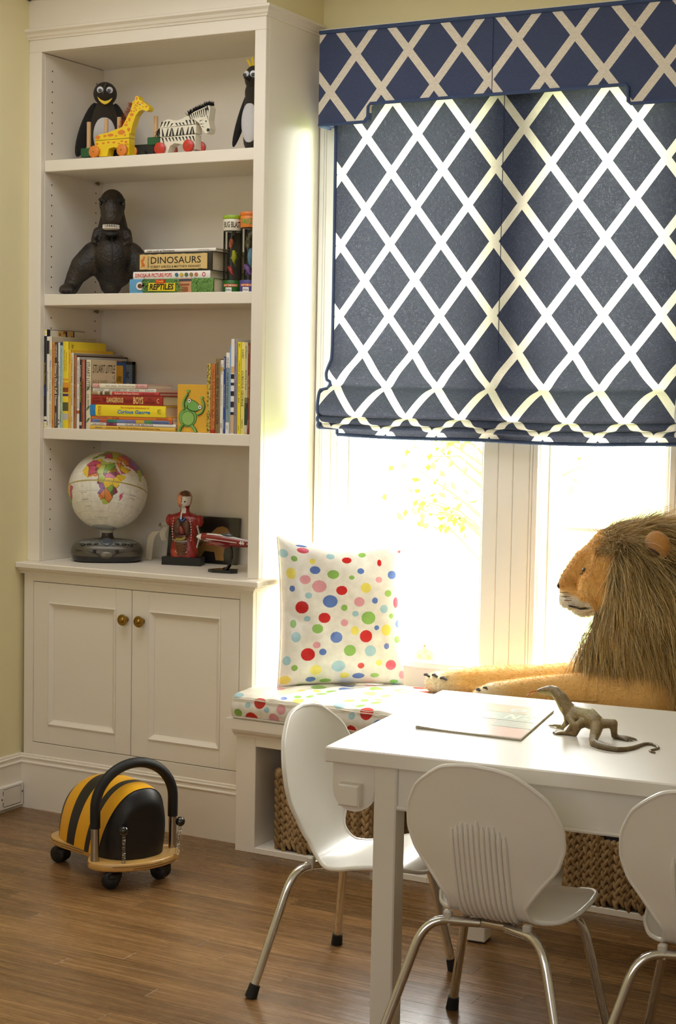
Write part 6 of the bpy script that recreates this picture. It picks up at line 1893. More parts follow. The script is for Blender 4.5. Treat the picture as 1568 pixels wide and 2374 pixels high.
def make_pillow():
    t = thing('polka_dot_pillow', 'square white throw pillow with large multicoloured polka dots in the bench corner', 'pillow', (1.086, .146, .4790), rot=(-.10, 0, .72))
    Wd, H = .392, .452
    n = 380
    u = np.linspace(-1, 1, n); U, Vv = np.meshgrid(u, u)
    edge = lambda a: np.sqrt(np.clip(1 - np.abs(a) ** 2.6, 0, 1))
    th = .072 * edge(U) ** .8 * edge(Vv) ** .8
    # edges pull in between the pointed corners
    pin = 1 - .055 * (1 - Vv ** 2) * np.abs(U) ** 3
    pv = 1 - np.where(Vv > 0, .125, .035) * (1 - U ** 2) * np.abs(Vv) ** 3
    X = U * Wd / 2 * pin; Zz = (Vv * pv + 1) * H / 2
    wr = .0050 * np.sin(9 * U + 5 * Vv) * np.exp(-((U + .75) ** 2) * 6) + .004 * np.exp(-((Vv + .35 + .35 * U) ** 2) * 160) * (U < -.2) * (-1.0) * np.abs(U) + .002 * np.sin(14 * Vv) * np.exp(-((U + .9) ** 2) * 14)
    wr = wr * edge(U) * edge(Vv)
    dents = .012 * np.exp(-(((U - .5) ** 2) + ((Vv - .75) ** 2)) * 7)
    Fy = -(th + wr - dents * edge(U) * edge(Vv)); By = th * .75
    dl = [(537, 122, 36, 22, 'k'), (530, 88, 34, 8, 'b'), (418, 155, 27, 28, 'l'), (479, 186, 20, 20, 'g'), (455, 285, 30, 37, 'y'), (603, 262, 32, 27, 'b'), (712, 291, 36, 30, 'g'), (540, 325, 35, 30, 'p'), (626, 370, 44, 40, 'p'), (459, 384, 17, 20, 'b'), (558, 428, 22, 20, 'l'), (762, 397, 34, 30, 'r'), (590, 200, 18, 20, 'y'),
          (691, 467, 45, 40, 'b'), (517, 504, 40, 40, 'r'), (777, 509, 20, 20, 'g'), (870, 472, 33, 31, 'p'), (914, 382, 33, 33, 'y'), (826, 313, 18, 14, 'g'), (885, 270, 22, 20, 'b'), (655, 572, 37, 33, 'r'), (550, 577, 20, 18, 'l'), (613, 641, 34, 30, 'g'), (777, 605, 23, 23, 'p'), (846, 548, 20, 19, 'l'), (927, 576, 44, 42, 'g'), (970, 465, 19, 20, 'b'),
          (1030, 520, 27, 27, 'l'), (1118, 480, 20, 36, 'k'), (1082, 567, 17, 17, 'g'), (465, 610, 20, 27, 'g'), (482, 695, 30, 33, 'l'), (728, 698, 37, 36, 'b'), (842, 656, 25, 29, 'y'), (912, 694, 39, 40, 'r'), (1045, 657, 33, 36, 'y'), (609, 746, 23, 22, 'p'), (558, 808, 43, 42, 'r'), (647, 792, 22, 22, 'b'), (813, 785, 37, 37, 'g'), (941, 790, 36, 36, 'l'),
          (1048, 762, 18, 20, 'b'), (430, 848, 24, 30, 'l'), (478, 895, 20, 20, 'g'), (610, 912, 35, 34, 'y'), (746, 888, 42, 38, 'l'), (886, 888, 21, 20, 'r'), (1081, 887, 36, 34, 'k'), (583, 977, 31, 18, 'b'), (675, 990, 36, 14, 'g'), (788, 955, 30, 20, 'y'), (875, 960, 38, 20, 'b'), (978, 957, 28, 16, 'g'), (1165, 955, 24, 27, 'p'), (1110, 1000, 29, 13, 'g'), (430, 975, 34, 28, 'y'), (1008, 215, 14, 24, 'r'), (1150, 146, 15, 10, 'r'), (1090, 300, 30, 28, 'b'), (1000, 330, 22, 20, 'p'), (1060, 420, 24, 22, 'g'), (980, 640, 16, 16, 'b'), (1130, 720, 24, 24, 'g'), (1140, 620, 26, 26, 'b'), (1000, 870, 20, 20, 'y'), (700, 160, 26, 22, 'l'), (800, 190, 30, 24, 'r'), (900, 150, 24, 20, 'g')]
    dots = [((c[0] - 395) / 790, (c[1] - 45) / 975, c[2] / 790, c[3] / 975, c[4]) for c in dl]
    P = np.stack([(U.ravel() + 1) / 2, 1 - (Vv.ravel() + 1) / 2], 1)
    cf = dot_colours(P, dots, (242, 238, 228))
    rr = random.Random(21); bd = []
    for k in range(400):
        x, y, r_ = rr.random(), rr.random(), rr.choice([.025, .035, .05])
        if all((x - q[0]) ** 2 + (y - q[1]) ** 2 > (r_ + q[2] + .02) ** 2 for q in bd): bd.append((x, y, r_, r_, rr.choice('rpbgyl')))
    cb = dot_colours(P, bd, (242, 238, 228))
    front = np.stack([X, Fy, Zz], -1).reshape(-1, 3); back = np.stack([X, By, Zz], -1).reshape(-1, 3)
    V = np.concatenate([front, back]); col = np.concatenate([cf, cb])
    fs = []
    for j in range(n - 1):
        for i in range(n - 1):
            a = j * n + i
            fs.append((a, a + 1, a + n + 1, a + n))
            a += n * n
            fs.append((a, a + n, a + n + 1, a + 1))
    me = bpy.data.meshes.new('cover'); me.from_pydata(V.tolist(), [], fs)
    set_tint(me, col); me.materials.append(vinyl())
    me.polygons.foreach_set('use_smooth', [True] * len(me.polygons))
    link('cover', me, t)
    ring = [(X[j, 0], 0, Zz[j, 0]) for j in range(n)] + [(X[-1, i], 0, Zz[-1, i]) for i in range(n)] + [(X[j, -1], 0, Zz[j, -1]) for j in range(n - 1, -1, -1)] + [(X[0, i], 0, Zz[0, i]) for i in range(n - 1, -1, -1)]
    MB().tube(ring[::8], .0022, 6, closed=True).build('edge_seam', M((236, 230, 216), .35), t)
make_pillow()

def make_cheese():
    t = thing('toy_cheese', 'tiny pale yellow wedge of toy cheese standing on the window sill', 'toy', (1.272, .335, .5522), .2)
    CH = M((246, 240, 206), .5, var=.04)
    MB().prism([(-.030, 0), (.030, 0), (.030, .022), (.004, .040), (-.030, .020)], -.012, .012, 'y').build('wedge', CH, t, smooth=False)
    for (x, z, r_) in ((-.014, .010, .005), (.016, .009, .006), (.003, .024, .004)):
        MB().lathe([(r_, 0), (r_, .0008)], 14, T=Matrix.Translation((x, -.0122, z)) @ Matrix.Rotation(PI / 2, 4, 'X')).build('hole', M((226, 208, 150), .6), t)
    MB().ell((.0, 0, .040), (.005, .005, .005), 10, 8).build('knob', M((150, 110, 50), .5), t)
make_cheese()

# ================================================================== BASKETS
STRAW = [M(c, .75, var=.3, scale=60, bump=.6, bscale=260, stretch=(1, 1, .25)) for c in ((158, 128, 84), (142, 112, 70), (172, 142, 98))]
def braid_mesh(h, w, dep, pitch, phase, seed):
    """a plaited rope standing upright: overlapping slanted lobes"""
    r = random.Random(seed)
    m = MB()
    k = int(h / pitch) + 1
    for i in range(k):
        z = (i + .5 * phase) * pitch
        if z > h: break
        for s_ in (-1, 1):
            R = Matrix.Rotation(s_ * .42 + r.uniform(-.08, .08), 3, 'Y')
            zc = min(h - pitch * .45, z + (pitch * .5 if s_ > 0 else 0))
            m.ell((s_ * w * .16, -dep * .25 + r.uniform(-.001, .001), zc + pitch * .3), (w * .34, dep * .55, pitch * .78), 8, 6, R=R)
    return m
def make_basket(label, loc, W_, D_, H_, rotz, handle):
    t = thing('woven_basket', label, 'basket', loc, rotz, 'seagrass storage baskets under the bench')
    MB().box(-W_ / 2 + .004, W_ / 2 - .004, -D_ / 2 + .004, D_ / 2 - .004, .002, H_ - .02).build('liner', M((58, 46, 28), .9, var=.2), t, smooth=False)
    w = .0175
    nF = int(round(W_ / w)); wF = W_ / nF
    meshes = []
    for q in range(6):
        meshes.append(braid_mesh(H_ - .012, wF * 1.15, .016, .024, q % 2, q).mesh('braid', STRAW[q % 3], angle=180))
    r = random.Random(int(loc[0] * 100))
    def place(x, y, a):
        q = r.randrange(6)
        o = link('braid', meshes[q], t, (x, y, .004)); o.rotation_euler = (0, 0, a)
    hx = .0
    for i in range(nF):
        x = -W_ / 2 + wF * (i + .5)
        if handle and abs(x - handle) < .045:
            key = 'short'
            m2 = braid_mesh(H_ - .085, wF * 1.15, .016, .024, i % 2, i).mesh('braid', STRAW[i % 3], angle=180)
            o = link('braid', m2, t, (x, -D_ / 2, .004))
        else:
            place(x, -D_ / 2, 0)
        place(x, D_ / 2, PI)
    nS = int(round(D_ / w)); wS = D_ / nS
    for i in range(nS):
        y = -D_ / 2 + wS * (i + .5)
        place(-W_ / 2, y, -PI / 2); place(W_ / 2, y, PI / 2)
    # thin wefts between the plaits
    for z in np.arange(.03, H_ - .02, .031):
        pts = [(-W_ / 2, -D_ / 2 - .0045, z), (W_ / 2, -D_ / 2 - .0045, z), (W_ / 2 + .0045, -D_ / 2, z), (W_ / 2 + .0045, D_ / 2, z), (-W_ / 2 - .0045, D_ / 2, z), (-W_ / 2 - .0045, -D_ / 2, z)]
        if handle and z > H_ - .085: continue
        MB().tube(pts, .0018, 5, closed=True).build('weft', M((176, 150, 104), .7), t)
    # plaited rim
    for (a, b, n) in (((-W_ / 2, -D_ / 2), (W_ / 2, -D_ / 2), nF), ((W_ / 2, -D_ / 2), (W_ / 2, D_ / 2), nS), ((W_ / 2, D_ / 2), (-W_ / 2, D_ / 2), nF), ((-W_ / 2, D_ / 2), (-W_ / 2, -D_ / 2), nS)):
        m = MB(); d = Vector((b[0] - a[0], b[1] - a[1], 0)); ang = math.atan2(d.y, d.x)
        for i in range(n):
            c = Vector((a[0], a[1], H_ - .006)) + d * ((i + .5) / n)
            m.ell(c, (wF * .75, .011, .012), 10, 6, R=Matrix.Rotation(ang, 3, 'Z') @ Matrix.Rotation(.5, 3, 'Y'))
        m.build('rim', STRAW[2], t)
    if handle:
        m = MB()
        for i in range(6):
            m.ell((handle - .04 + i * .016, -D_ / 2 - .002, H_ - .078), (.011, .010, .010), 10, 6, R=Matrix.Rotation(.5, 3, 'Y'))
        for s_ in (-1, 1):
            for i in range(4):
                m.ell((handle + s_ * .047, -D_ / 2 - .002, H_ - .066 + i * .016), (.010, .010, .011), 10, 6, R=Matrix.Rotation(.5, 3, 'Y'))
        m.build('handle_edge', STRAW[0], t)
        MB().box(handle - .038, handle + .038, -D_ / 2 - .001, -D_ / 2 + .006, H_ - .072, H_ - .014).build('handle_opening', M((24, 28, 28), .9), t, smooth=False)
make_basket('woven seagrass basket under the bench behind the side-on white chair', (1.150, .070, .0182), .300, .30, .236, .02, 0)
make_basket('woven seagrass basket with a handle slot between the two chair backs', (2.045, .060, .0182), .275, .30, .250, -.03, .005)
# ================================================================== TABLE AND CHAIRS
TABLEW = M((238, 234, 224), .34, var=.02, scale=4, coat=.15)
def make_table():
    t = thing('play_table', 'white wooden childrens play table with square legs and deep apron', 'table', (1.7561, -1.1723, 0), .0994)
    L, Dp, H = 1.62, .754, .6137
    MB().box(0, L, 0, Dp, H - .033, H, bev=.003).build('tabletop', TABLEW, t, smooth=False)
    w, w2, ov, inf = .050, .058, .1056, .022
    for (x, y) in ((ov, inf), (ov, Dp - inf - w2), (L - ov - w, inf), (L - ov - w, Dp - inf - w2)):
        lg = MB().box(x, x + w, y, y + w2, .004, H - .033, bev=.003).build('leg', TABLEW, t, smooth=False)
        MB().box(x + .004, x + w - .004, y + .004, y + w2 - .004, 0, .0042).build('foot_pad', M((30, 28, 26), .8), lg, smooth=False)
    za, zb = .488, H - .033
    def apron(x0, x1, y0, y1, bead):
        a = MB().box(x0, x1, y0, y1, za, zb, bev=.001).build('apron', TABLEW, t, smooth=False)
        if bead:
            if x1 - x0 > y1 - y0:
                MB().tube([(x0, y0 - .002, za + .004), (x1, y0 - .002, za + .004)], .0055, 8).build('bead', TABLEW, a)
            else:
                MB().tube([(x0 - .002, y0, za + .004), (x0 - .002, y1, za + .004)], .0055, 8).build('bead', TABLEW, a)
    apron(ov + w, L - ov - w, inf + .012, inf + .030, True)
    apron(ov + w, L - ov - w, Dp - inf - .030, Dp - inf - .012, False)
    apron(ov + .012, ov + .030, inf + w2, Dp - inf - w2, True)
    apron(L - ov - .030, L - ov - .012, inf + w2, Dp - inf - w2, False)
    # rounded end brackets for a paper roll, with a square peg
    for y0, s_ in ((.030, -1), (Dp - .044, 1)):
        cx, r_ = .056, .0475
        poly = [(cx - r_, H - .033)] + [(cx - r_ * math.cos(a), .5205 - r_ * math.sin(a)) for a in [PI * i / 20 for i in range(21)]] + [(cx + r_, H - .033)]
        br = MB().prism(poly, y0, y0 + .014, 'y').build('roll_bracket', TABLEW, t, smooth=False)
        yy = y0 if s_ < 0 else y0 + .014
        m = MB()
        a, b, z0, z1 = cx - .026, cx + .022, .489, .536
        y1 = yy + s_ * .026
        i_ = .0035
        m.add([(a, yy, z0), (b, yy, z0), (b, yy, z1), (a, yy, z1), (a, y1 - s_ * .004, z0), (b, y1 - s_ * .004, z0), (b, y1 - s_ * .004, z1), (a, y1 - s_ * .004, z1), (a + i_, y1, z0 + i_), (b - i_, y1, z0 + i_), (b - i_, y1, z1 - i_), (a + i_, y1, z1 - i_)],
              [(0, 3, 2, 1), (0, 1, 5, 4), (1, 2, 6, 5), (2, 3, 7, 6), (3, 0, 4, 7), (4, 5, 9, 8), (5, 6, 10, 9), (6, 7, 11, 10), (7, 4, 8, 11), (8, 9, 10, 11)])
        m.build('square_peg', TABLEW, br, smooth=False)
    MB().tube([(.056, .044, .5125), (.056, Dp - .044, .5125)], .012, 14).build('roll_dowel', TABLEW, t)
make_table()

SHELL = M((238, 235, 226), .33, var=.015, scale=8, coat=.1)
CHROME = M((226, 226, 226), .10, 1.0, var=.05, scale=20)
def chair_parts():
    prof = [(-.160, .631), (-.156, .610), (-.150, .570), (-.142, .520), (-.133, .470), (-.122, .425), (-.108, .380), (-.090, .338), (-.060, .307), (-.018, .298), (.030, .304), (.078, .314), (.122, .320), (.153, .318), (.175, .309), (.187, .297)]
    wid = [0, .090, .142, .167, .170, .155, .116, .083, .090, .132, .155, .163, .159, .137, .092, 0]
    P = np.array(spline([(a, b) for a, b in prof], 6))
    # half width along the same parameter, rounded ends
    k = np.linspace(0, 1, len(P)); kw = np.linspace(0, 1, len(wid))
    def wf(t):
        i = t * (len(wid) - 1)
        if i < 1: return .075 * math.sqrt(max(0, 1 - (1 - i) ** 2)) if False else np.interp(i, [0, .15, .4, .7, 1], [0, .037, .062, .078, .090])
        if i > len(wid) - 2:
            j = len(wid) - 1 - i
            return np.interp(j, [0, .15, .4, .7, 1], [0, .042, .065, .080, .090])
        return float(np.interp(i, range(len(wid)), wid))
    Wd = np.array([wf(t) for t in k])
    for _ in range(2):
        Wd[2:-2] = .25 * Wd[1:-3] + .5 * Wd[2:-2] + .25 * Wd[3:-1]
    T = np.gradient(P, axis=0); T /= np.linalg.norm(T, axis=1)[:, None]
    Nn = np.stack([-T[:, 1], T[:, 0]], 1)          # towards the sitter
    if Nn[5, 0] < 0: Nn = -Nn
    return P, Wd, Nn
CP, CW, CN = chair_parts()
def shell_point(i, t, off=0.0):
    y, z = CP[i]
    w = CW[i]
    s_ = i / (len(CP) - 1)
    bow = .030 * (1 - min(1, max(0, (s_ - .38) / .14))) + .008 * min(1, max(0, (s_ - .5) / .2))
    lift = bow * (t * w / .165) ** 2
    ny, nz = CN[i]
    return Vector((t * w, y + ny * (lift + off), z + nz * (lift + off)))
def make_chair(label, loc, rotz, group):
    t = thing('childs_chair', label, 'chair', loc, rotz, group)
    n = len(CP); nt = 24
    th = .0065
    m = MB()
    vs = []
    for off in (th / 2, -th / 2):
        for i in range(n):
            for j in range(nt + 1):
                vs.append(shell_point(i, -1 + 2 * j / nt, off))
    fs = []
    q = nt + 1; B = n * q
    for i in range(n - 1):
        for j in range(nt):
            a = i * q + j
            fs.append((a, a + 1, a + q + 1, a + q)); fs.append((B + a, B + a + q, B + a + q + 1, B + a + 1))
    m.add(vs, fs)
    sh = m.build('shell', SHELL, t, angle=180)
    ring = [shell_point(i, -1) for i in range(n)] + [shell_point(i, 1) for i in range(n - 2, 0, -1)]
    MB().tube(ring, .0052, 8, closed=True).build('rim', SHELL, sh)
    # eleven stiffening ribs on the back of the shell
    for k in range(11):
        x = -.0575 + k * .0115
        top = .520 - .9 * (x * 1.0) ** 2 * 6
        pts = []; rad = []
        for i in range(n):
            y, z = CP[i]
            if z > top or y > -.030: continue
            p = shell_point(i, max(-1, min(1, x / max(CW[i], .02))), -th / 2 - .0026)
            pts.append(p)
        if len(pts) < 4: continue
        rad = [.0018, .0036] + [.0054] * (len(pts) - 3) + [.0034]
        MB().tube(pts, rad, 7).build('rib', SHELL, sh)
    # bent chrome tube legs
    R = .0100
    for sx in (-1, 1):
        for sy in (-1, 1):
            foot = Vector((sx * (.203 if sy < 0 else .180), sy * .158, .026))
            bend = Vector((sx * .128, (-.102 if sy < 0 else .112), .288))
            inn = Vector((sx * .030, sy * .050, .281))
            down = (foot - bend).normalized(); hor = (bend - inn).normalized()
            c0 = bend - hor * .045; c1 = bend + down * .060
            arc = []
            for i in range(9):
                u = i / 8
                arc.append(c0 * (1 - u) ** 2 + bend * 2 * u * (1 - u) + c1 * u ** 2)
            lg = MB().tube([inn, inn.lerp(c0, .5)] + arc + [c1.lerp(foot, .5), foot], R, 12).build('leg', CHROME, t)
            d = down
            MB().tube([foot - d * .004, foot + d * .012, foot + d * .0262], [.0125, .0135, .0145], 14).build('rubber_foot', M((18, 17, 16), .7), lg)
            mt = Vector((sx * .088, sy * .080 - (.0 if sy > 0 else -.0), 0))
            mo = MB().box(mt.x - .009, mt.x + .009, mt.y - .008, mt.y + .008, .276, .306, bev=.003)
            mo.build('mount', M((206, 202, 192), .4), t, smooth=False)
    MB().tube([(-.03, -.05, .281), (.03, -.05, .281), (.03, .05, .281), (-.03, .05, .281)], .0098, 10, closed=True).build('under_frame', CHROME, t)
    return t
G = 'white shell chairs around the play table'
make_chair('white shell chair seen side on at the left end of the table', (1.695, -.882, 0), -PI / 2 + .02, G)
make_chair('white shell chair with ribbed back nearest the table corner leg', (2.136, -1.083, 0), -.01, G)
make_chair('white shell chair cut off by the right edge of the picture', (2.578, -1.050, 0), .03, G)

def make_magazine():
    c0 = Vector((1.8338, -.8942, .6140)); ex = Vector((.2543, .0037, 0)); ey = Vector((-.0372, .352, 0))
    t = thing('magazine', 'closed picture magazine with a cover paled by painted-in glare lying on the table', 'magazine', c0, math.atan2(ex.y, ex.x))
    w, h = ex.length, ey.length
    sk = -.055
    S = lambda x, y: (x + sk * y / h * 1.0, y)
    def sheet(z0, z1, mat, nm, curl=0.0, o=0.0):
        n = 14; m = MB(); vs = []
        for zz in (z0, z1):
            for j in range(2):
                for i in range(n + 1):
                    x, y = S(i / n * w + o, j * h)
                    vs.append((x, y, zz + curl * max(0, (1 - i / n - .6) / .4) ** 2))
        k = n + 1; fs = []
        for i in range(n):
            fs.append((2 * k + i, 2 * k + i + 1, 3 * k + i + 1, 3 * k + i)); fs.append((i, k + i, k + i + 1, i + 1))
            fs.append((i, i + 1, 2 * k + i + 1, 2 * k + i)); fs.append((k + i, 3 * k + i, 3 * k + i + 1, k + i + 1))
        fs += [(0, 2 * k, 3 * k, k), (n, k + n, 3 * k + n, 2 * k + n)]
        return m.add(vs, fs).build(nm, mat, t, smooth=False)
    sheet(.0002, .0010, M((150, 140, 120), .5), 'back_cover')
    sheet(.0012, .0034, M((196, 186, 160), .8, var=.2, scale=3, stretch=(1, 1, 900)), 'pages', .001, .001)
    sheet(.0036, .0044, M((238, 232, 220), .22, coat=.4), 'front_cover', .0025)
    z = .0047
    def patch(x0, x1, y0, y1, col, dz=0):
        q = [S(x0 * w, y0 * h), S(x1 * w, y0 * h), S(x1 * w, y1 * h), S(x0 * w, y1 * h)]
        MB().prism(q, z + dz, z + dz + .0001, 'z').build('cover_print', M(col, .25, coat=.3), t, smooth=False)
    patch(.40, .995, .74, .93, (244, 232, 208)); patch(.40, .995, .50, .735, (206, 230, 224)); patch(.62, .995, .30, .49, (204, 220, 214)); patch(.48, .995, .01, .29, (244, 208, 200))  # print and lettering colours paled to put window glare into the cover
    L = lambda s, x, y, w_, h_, col: text(s, w_, h_, M(col, .4), t, Matrix.Translation((*S(x * w, y * h), z + .0004)), 'cover_lettering', 0, .03)
    L('O', .70, .835, .040, .042, (186, 220, 224)); L('N T', .80, .62, .070, .050, (240, 238, 196))
make_magazine()

# ---------------------------------------------------------------- toy lizard
def make_lizard():
    t = thing('toy_lizard', 'olive brown rubber monitor lizard with raised head on the table', 'toy', (2.17, -.74, .6142))
    b = MB()
    o = Vector((2.17, -.74, .6142))
    def ch(pts, rad, **k): chain(b, [Vector(p) - o for p in pts], [q * 1.22 + .0004 for q in rad], **k)
    ch([(2.0640, -.7285, .6965), (2.078, -.7282, .699), (2.0916, -.728, .7005), (2.104, -.731, .7005)], [.0042, .0072, .0096, .0092])
    ch([(2.104, -.731, .6995), (2.1193, -.7365, .688), (2.131, -.738, .672), (2.145, -.737, .657)], [.0100, .0115, .0130, .0150])
    ch([(2.145, -.737, .658), (2.165, -.740, .6535), (2.190, -.747, .6520), (2.2096, -.7605, .6470), (2.218, -.770, .640)], [.0145, .0170, .0185, .0155, .0115])
    ch([(2.218, -.770, .640), (2.224, -.795, .6315), (2.2289, -.822, .6235), (2.240, -.850, .6200), (2.2597, -.8674, .6195), (2.282, -.876, .6190)], [.0120, .0100, .0082, .0070, .0062, .0055])
    ch([(2.282, -.876, .6190), (2.3015, -.8772, .6185), (2.315, -.862, .6180), (2.3237, -.8359, .6175), (2.327, -.808, .6172), (2.3304, -.7826, .617)], [.0055, .0048, .0042, .0037, .0033, .0029], step=.5)
    ch([(2.3304, -.7826, .617), (2.338, -.774, .617), (2.3486, -.7761, .617), (2.362, -.789, .6166), (2.3686, -.8009, .6164), (2.366, -.818, .6162), (2.3591, -.8338, .616), (2.366, -.845, .616), (2.376, -.8492, .616)], [.0028, .0026, .0025, .0023, .0022, .0021, .002, .0019, .0016], step=.6, nu=8, nv=6)
    # legs: shoulder, elbow, wrist
    ch([(2.132, -.728, .656), (2.133, -.727, .634), (2.118, -.713, .6185)], [.0080, .0058, .0040])
    ch([(2.150, -.758, .652), (2.165, -.775, .640), (2.150, -.775, .620)], [.0075, .0055, .0040])
    ch([(2.190, -.748, .648), (2.178, -.781, .640), (2.170, -.776, .6195)], [.0105, .0080, .0050])
    ch([(2.218, -.758, .646), (2.252, -.760, .649), (2.252, -.752, .6205)], [.0105, .0078, .0052])
    toes = []
    def foot(w, dirv, L, r=.0022):
        d = Vector(dirv).normalized(); side = Vector((-d.y, d.x, 0))
        ch([w, tuple(Vector(w) + d * L * .35 + Vector((0, 0, -.002)))], [.0042, .0036])
        for k in (-2, -1, 0, 1, 2):
            dd = (d + side * k * .28).normalized()
            e = Vector(w) + dd * L * (1 - .09 * abs(k)); e.z = .6160
            mid = Vector(w).lerp(e, .6); mid.z = .6185
            ch([w, tuple(mid), tuple(e)], [.0028, .0021, .0014], nu=8, nv=6)
            toes.append((e, dd))
    foot((2.114, -.710, .6180), (-1, .65, 0), .036)
    foot((2.148, -.775, .6185), (-1, .1, 0), .028)
    foot((2.166, -.775, .6185), (-1, .42, 0), .052)
    foot((2.254, -.751, .6190), (1, .05, 0), .046)
    me = blob('body', b, .0019, 2)
    v, nrm = mesh_np(me)
    w = v + np.array(o)
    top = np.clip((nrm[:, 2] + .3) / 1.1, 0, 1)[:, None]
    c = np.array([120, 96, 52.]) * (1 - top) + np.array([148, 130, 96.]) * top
    hip = np.exp(-(((w[:, 0] - 2.185) / .03) ** 2 + ((w[:, 1] + .752) / .03) ** 2))[:, None] * top
    c = c * (1 - .6 * hip) + np.array([186, 178, 122.]) * .6 * hip
    chin = ((w[:, 0] < 2.13) & (nrm[:, 2] < -.1))[:, None]
    c = np.where(chin, np.array([176, 160, 92.]), c)
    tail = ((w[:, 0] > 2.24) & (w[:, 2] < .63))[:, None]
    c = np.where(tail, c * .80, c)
    c = c * (.86 + .28 * np.random.default_rng(2).random((len(c), 1)))
    set_tint(me, c); me.materials.append(MA('lizard_skin', .38, coat=.1, bump=.35, bscale=520))
    bd = link('body', me, t)
    for s_ in (-1, 1):
        MB().ell(Vector((2.0830, -.7285 + s_ * .0082, .7010)) - o, (.0022, .0014, .0020), 10, 8).build('eye', M((20, 14, 6), .1, coat=.8), t)
    tg = MB()
    P = lambda *a: [Vector(p) - o for p in a]
    tg.tube(P((2.060, -.7285, .6952), (2.050, -.728, .695), (2.0425, -.7285, .6905), (2.040, -.729, .687)), [.0010, .0010, .0009, .0008], 6)
    tg.tube(P((2.040, -.729, .687), (2.0375, -.731, .6825), (2.0365, -.733, .679)), [.0007, .0005, .0002], 5)
    tg.tube(P((2.040, -.729, .687), (2.0350, -.7265, .6835), (2.032, -.725, .681)), [.0007, .0005, .0002], 5)
    tg.build('tongue', M((176, 44, 34), .35), t)
    for e, d in toes:
        MB().tube([e - o, e + d * .003 - o, e + d * .0052 + Vector((0, 0, -.0009)) - o], [.0010, .0008, .0002], 5).build('claw', M((52, 42, 26), .4), t)
make_lizard()
# ================================================================== PLUSH LION
def strands(name, roots, dirs, lens, parent, mat, cols, width=.0012, segs=4, grav=0.0, curl=0.0, seed=0, wc=True, fade0=.72):
    """ribbon hairs: roots (n,3), dirs (n,3) start direction; dirs bend down by grav"""
    g = np.random.default_rng(seed)
    n = len(roots)
    pts = [roots]
    d = dirs / np.linalg.norm(dirs, axis=1)[:, None]
    p = roots.copy()
    step = (lens / segs)[:, None]
    for s_ in range(segs):
        d = d + np.array([0, 0, -grav]) + curl * g.normal(size=(n, 3))
        d /= np.linalg.norm(d, axis=1)[:, None]
        p = p + d * step
        pts.append(p.copy())
    side = np.cross(dirs, g.normal(size=(n, 3))); side /= np.linalg.norm(side, axis=1)[:, None]
    V = []
    for k in range(segs + 1):
        w = width * (1 - .85 * (k / segs) ** 1.5)
        V.append(pts[k] - side * w); V.append(pts[k] + side * w)
    V = np.stack(V, 1)                                # n, 2(segs+1), 3
    V[..., 1] = np.minimum(V[..., 1], .308)
    m = 2 * (segs + 1)
    base = (np.arange(n) * m)[:, None]
    F = []
    for k in range(segs):
        F.append(np.concatenate([base + 2 * k, base + 2 * k + 1, base + 2 * k + 3, base + 2 * k + 2], 1))
    F = np.stack(F, 1).reshape(-1, 4)
    me = bpy.data.meshes.new(name)
    me.vertices.add(n * m); me.vertices.foreach_set('co', V.reshape(-1))
    me.loops.add(len(F) * 4); me.loops.foreach_set('vertex_index', F.ravel().astype(np.int32))
    me.polygons.add(len(F)); me.polygons.foreach_set('loop_start', (np.arange(len(F)) * 4).astype(np.int32))
    me.update(calc_edges=True); me.validate()
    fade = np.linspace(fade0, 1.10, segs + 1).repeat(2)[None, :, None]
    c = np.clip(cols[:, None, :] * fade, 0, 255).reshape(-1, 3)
    set_tint(me, c); me.materials.append(mat)
    o = link(name, me, parent, wc=wc); o['kind'] = 'stuff'
    return o

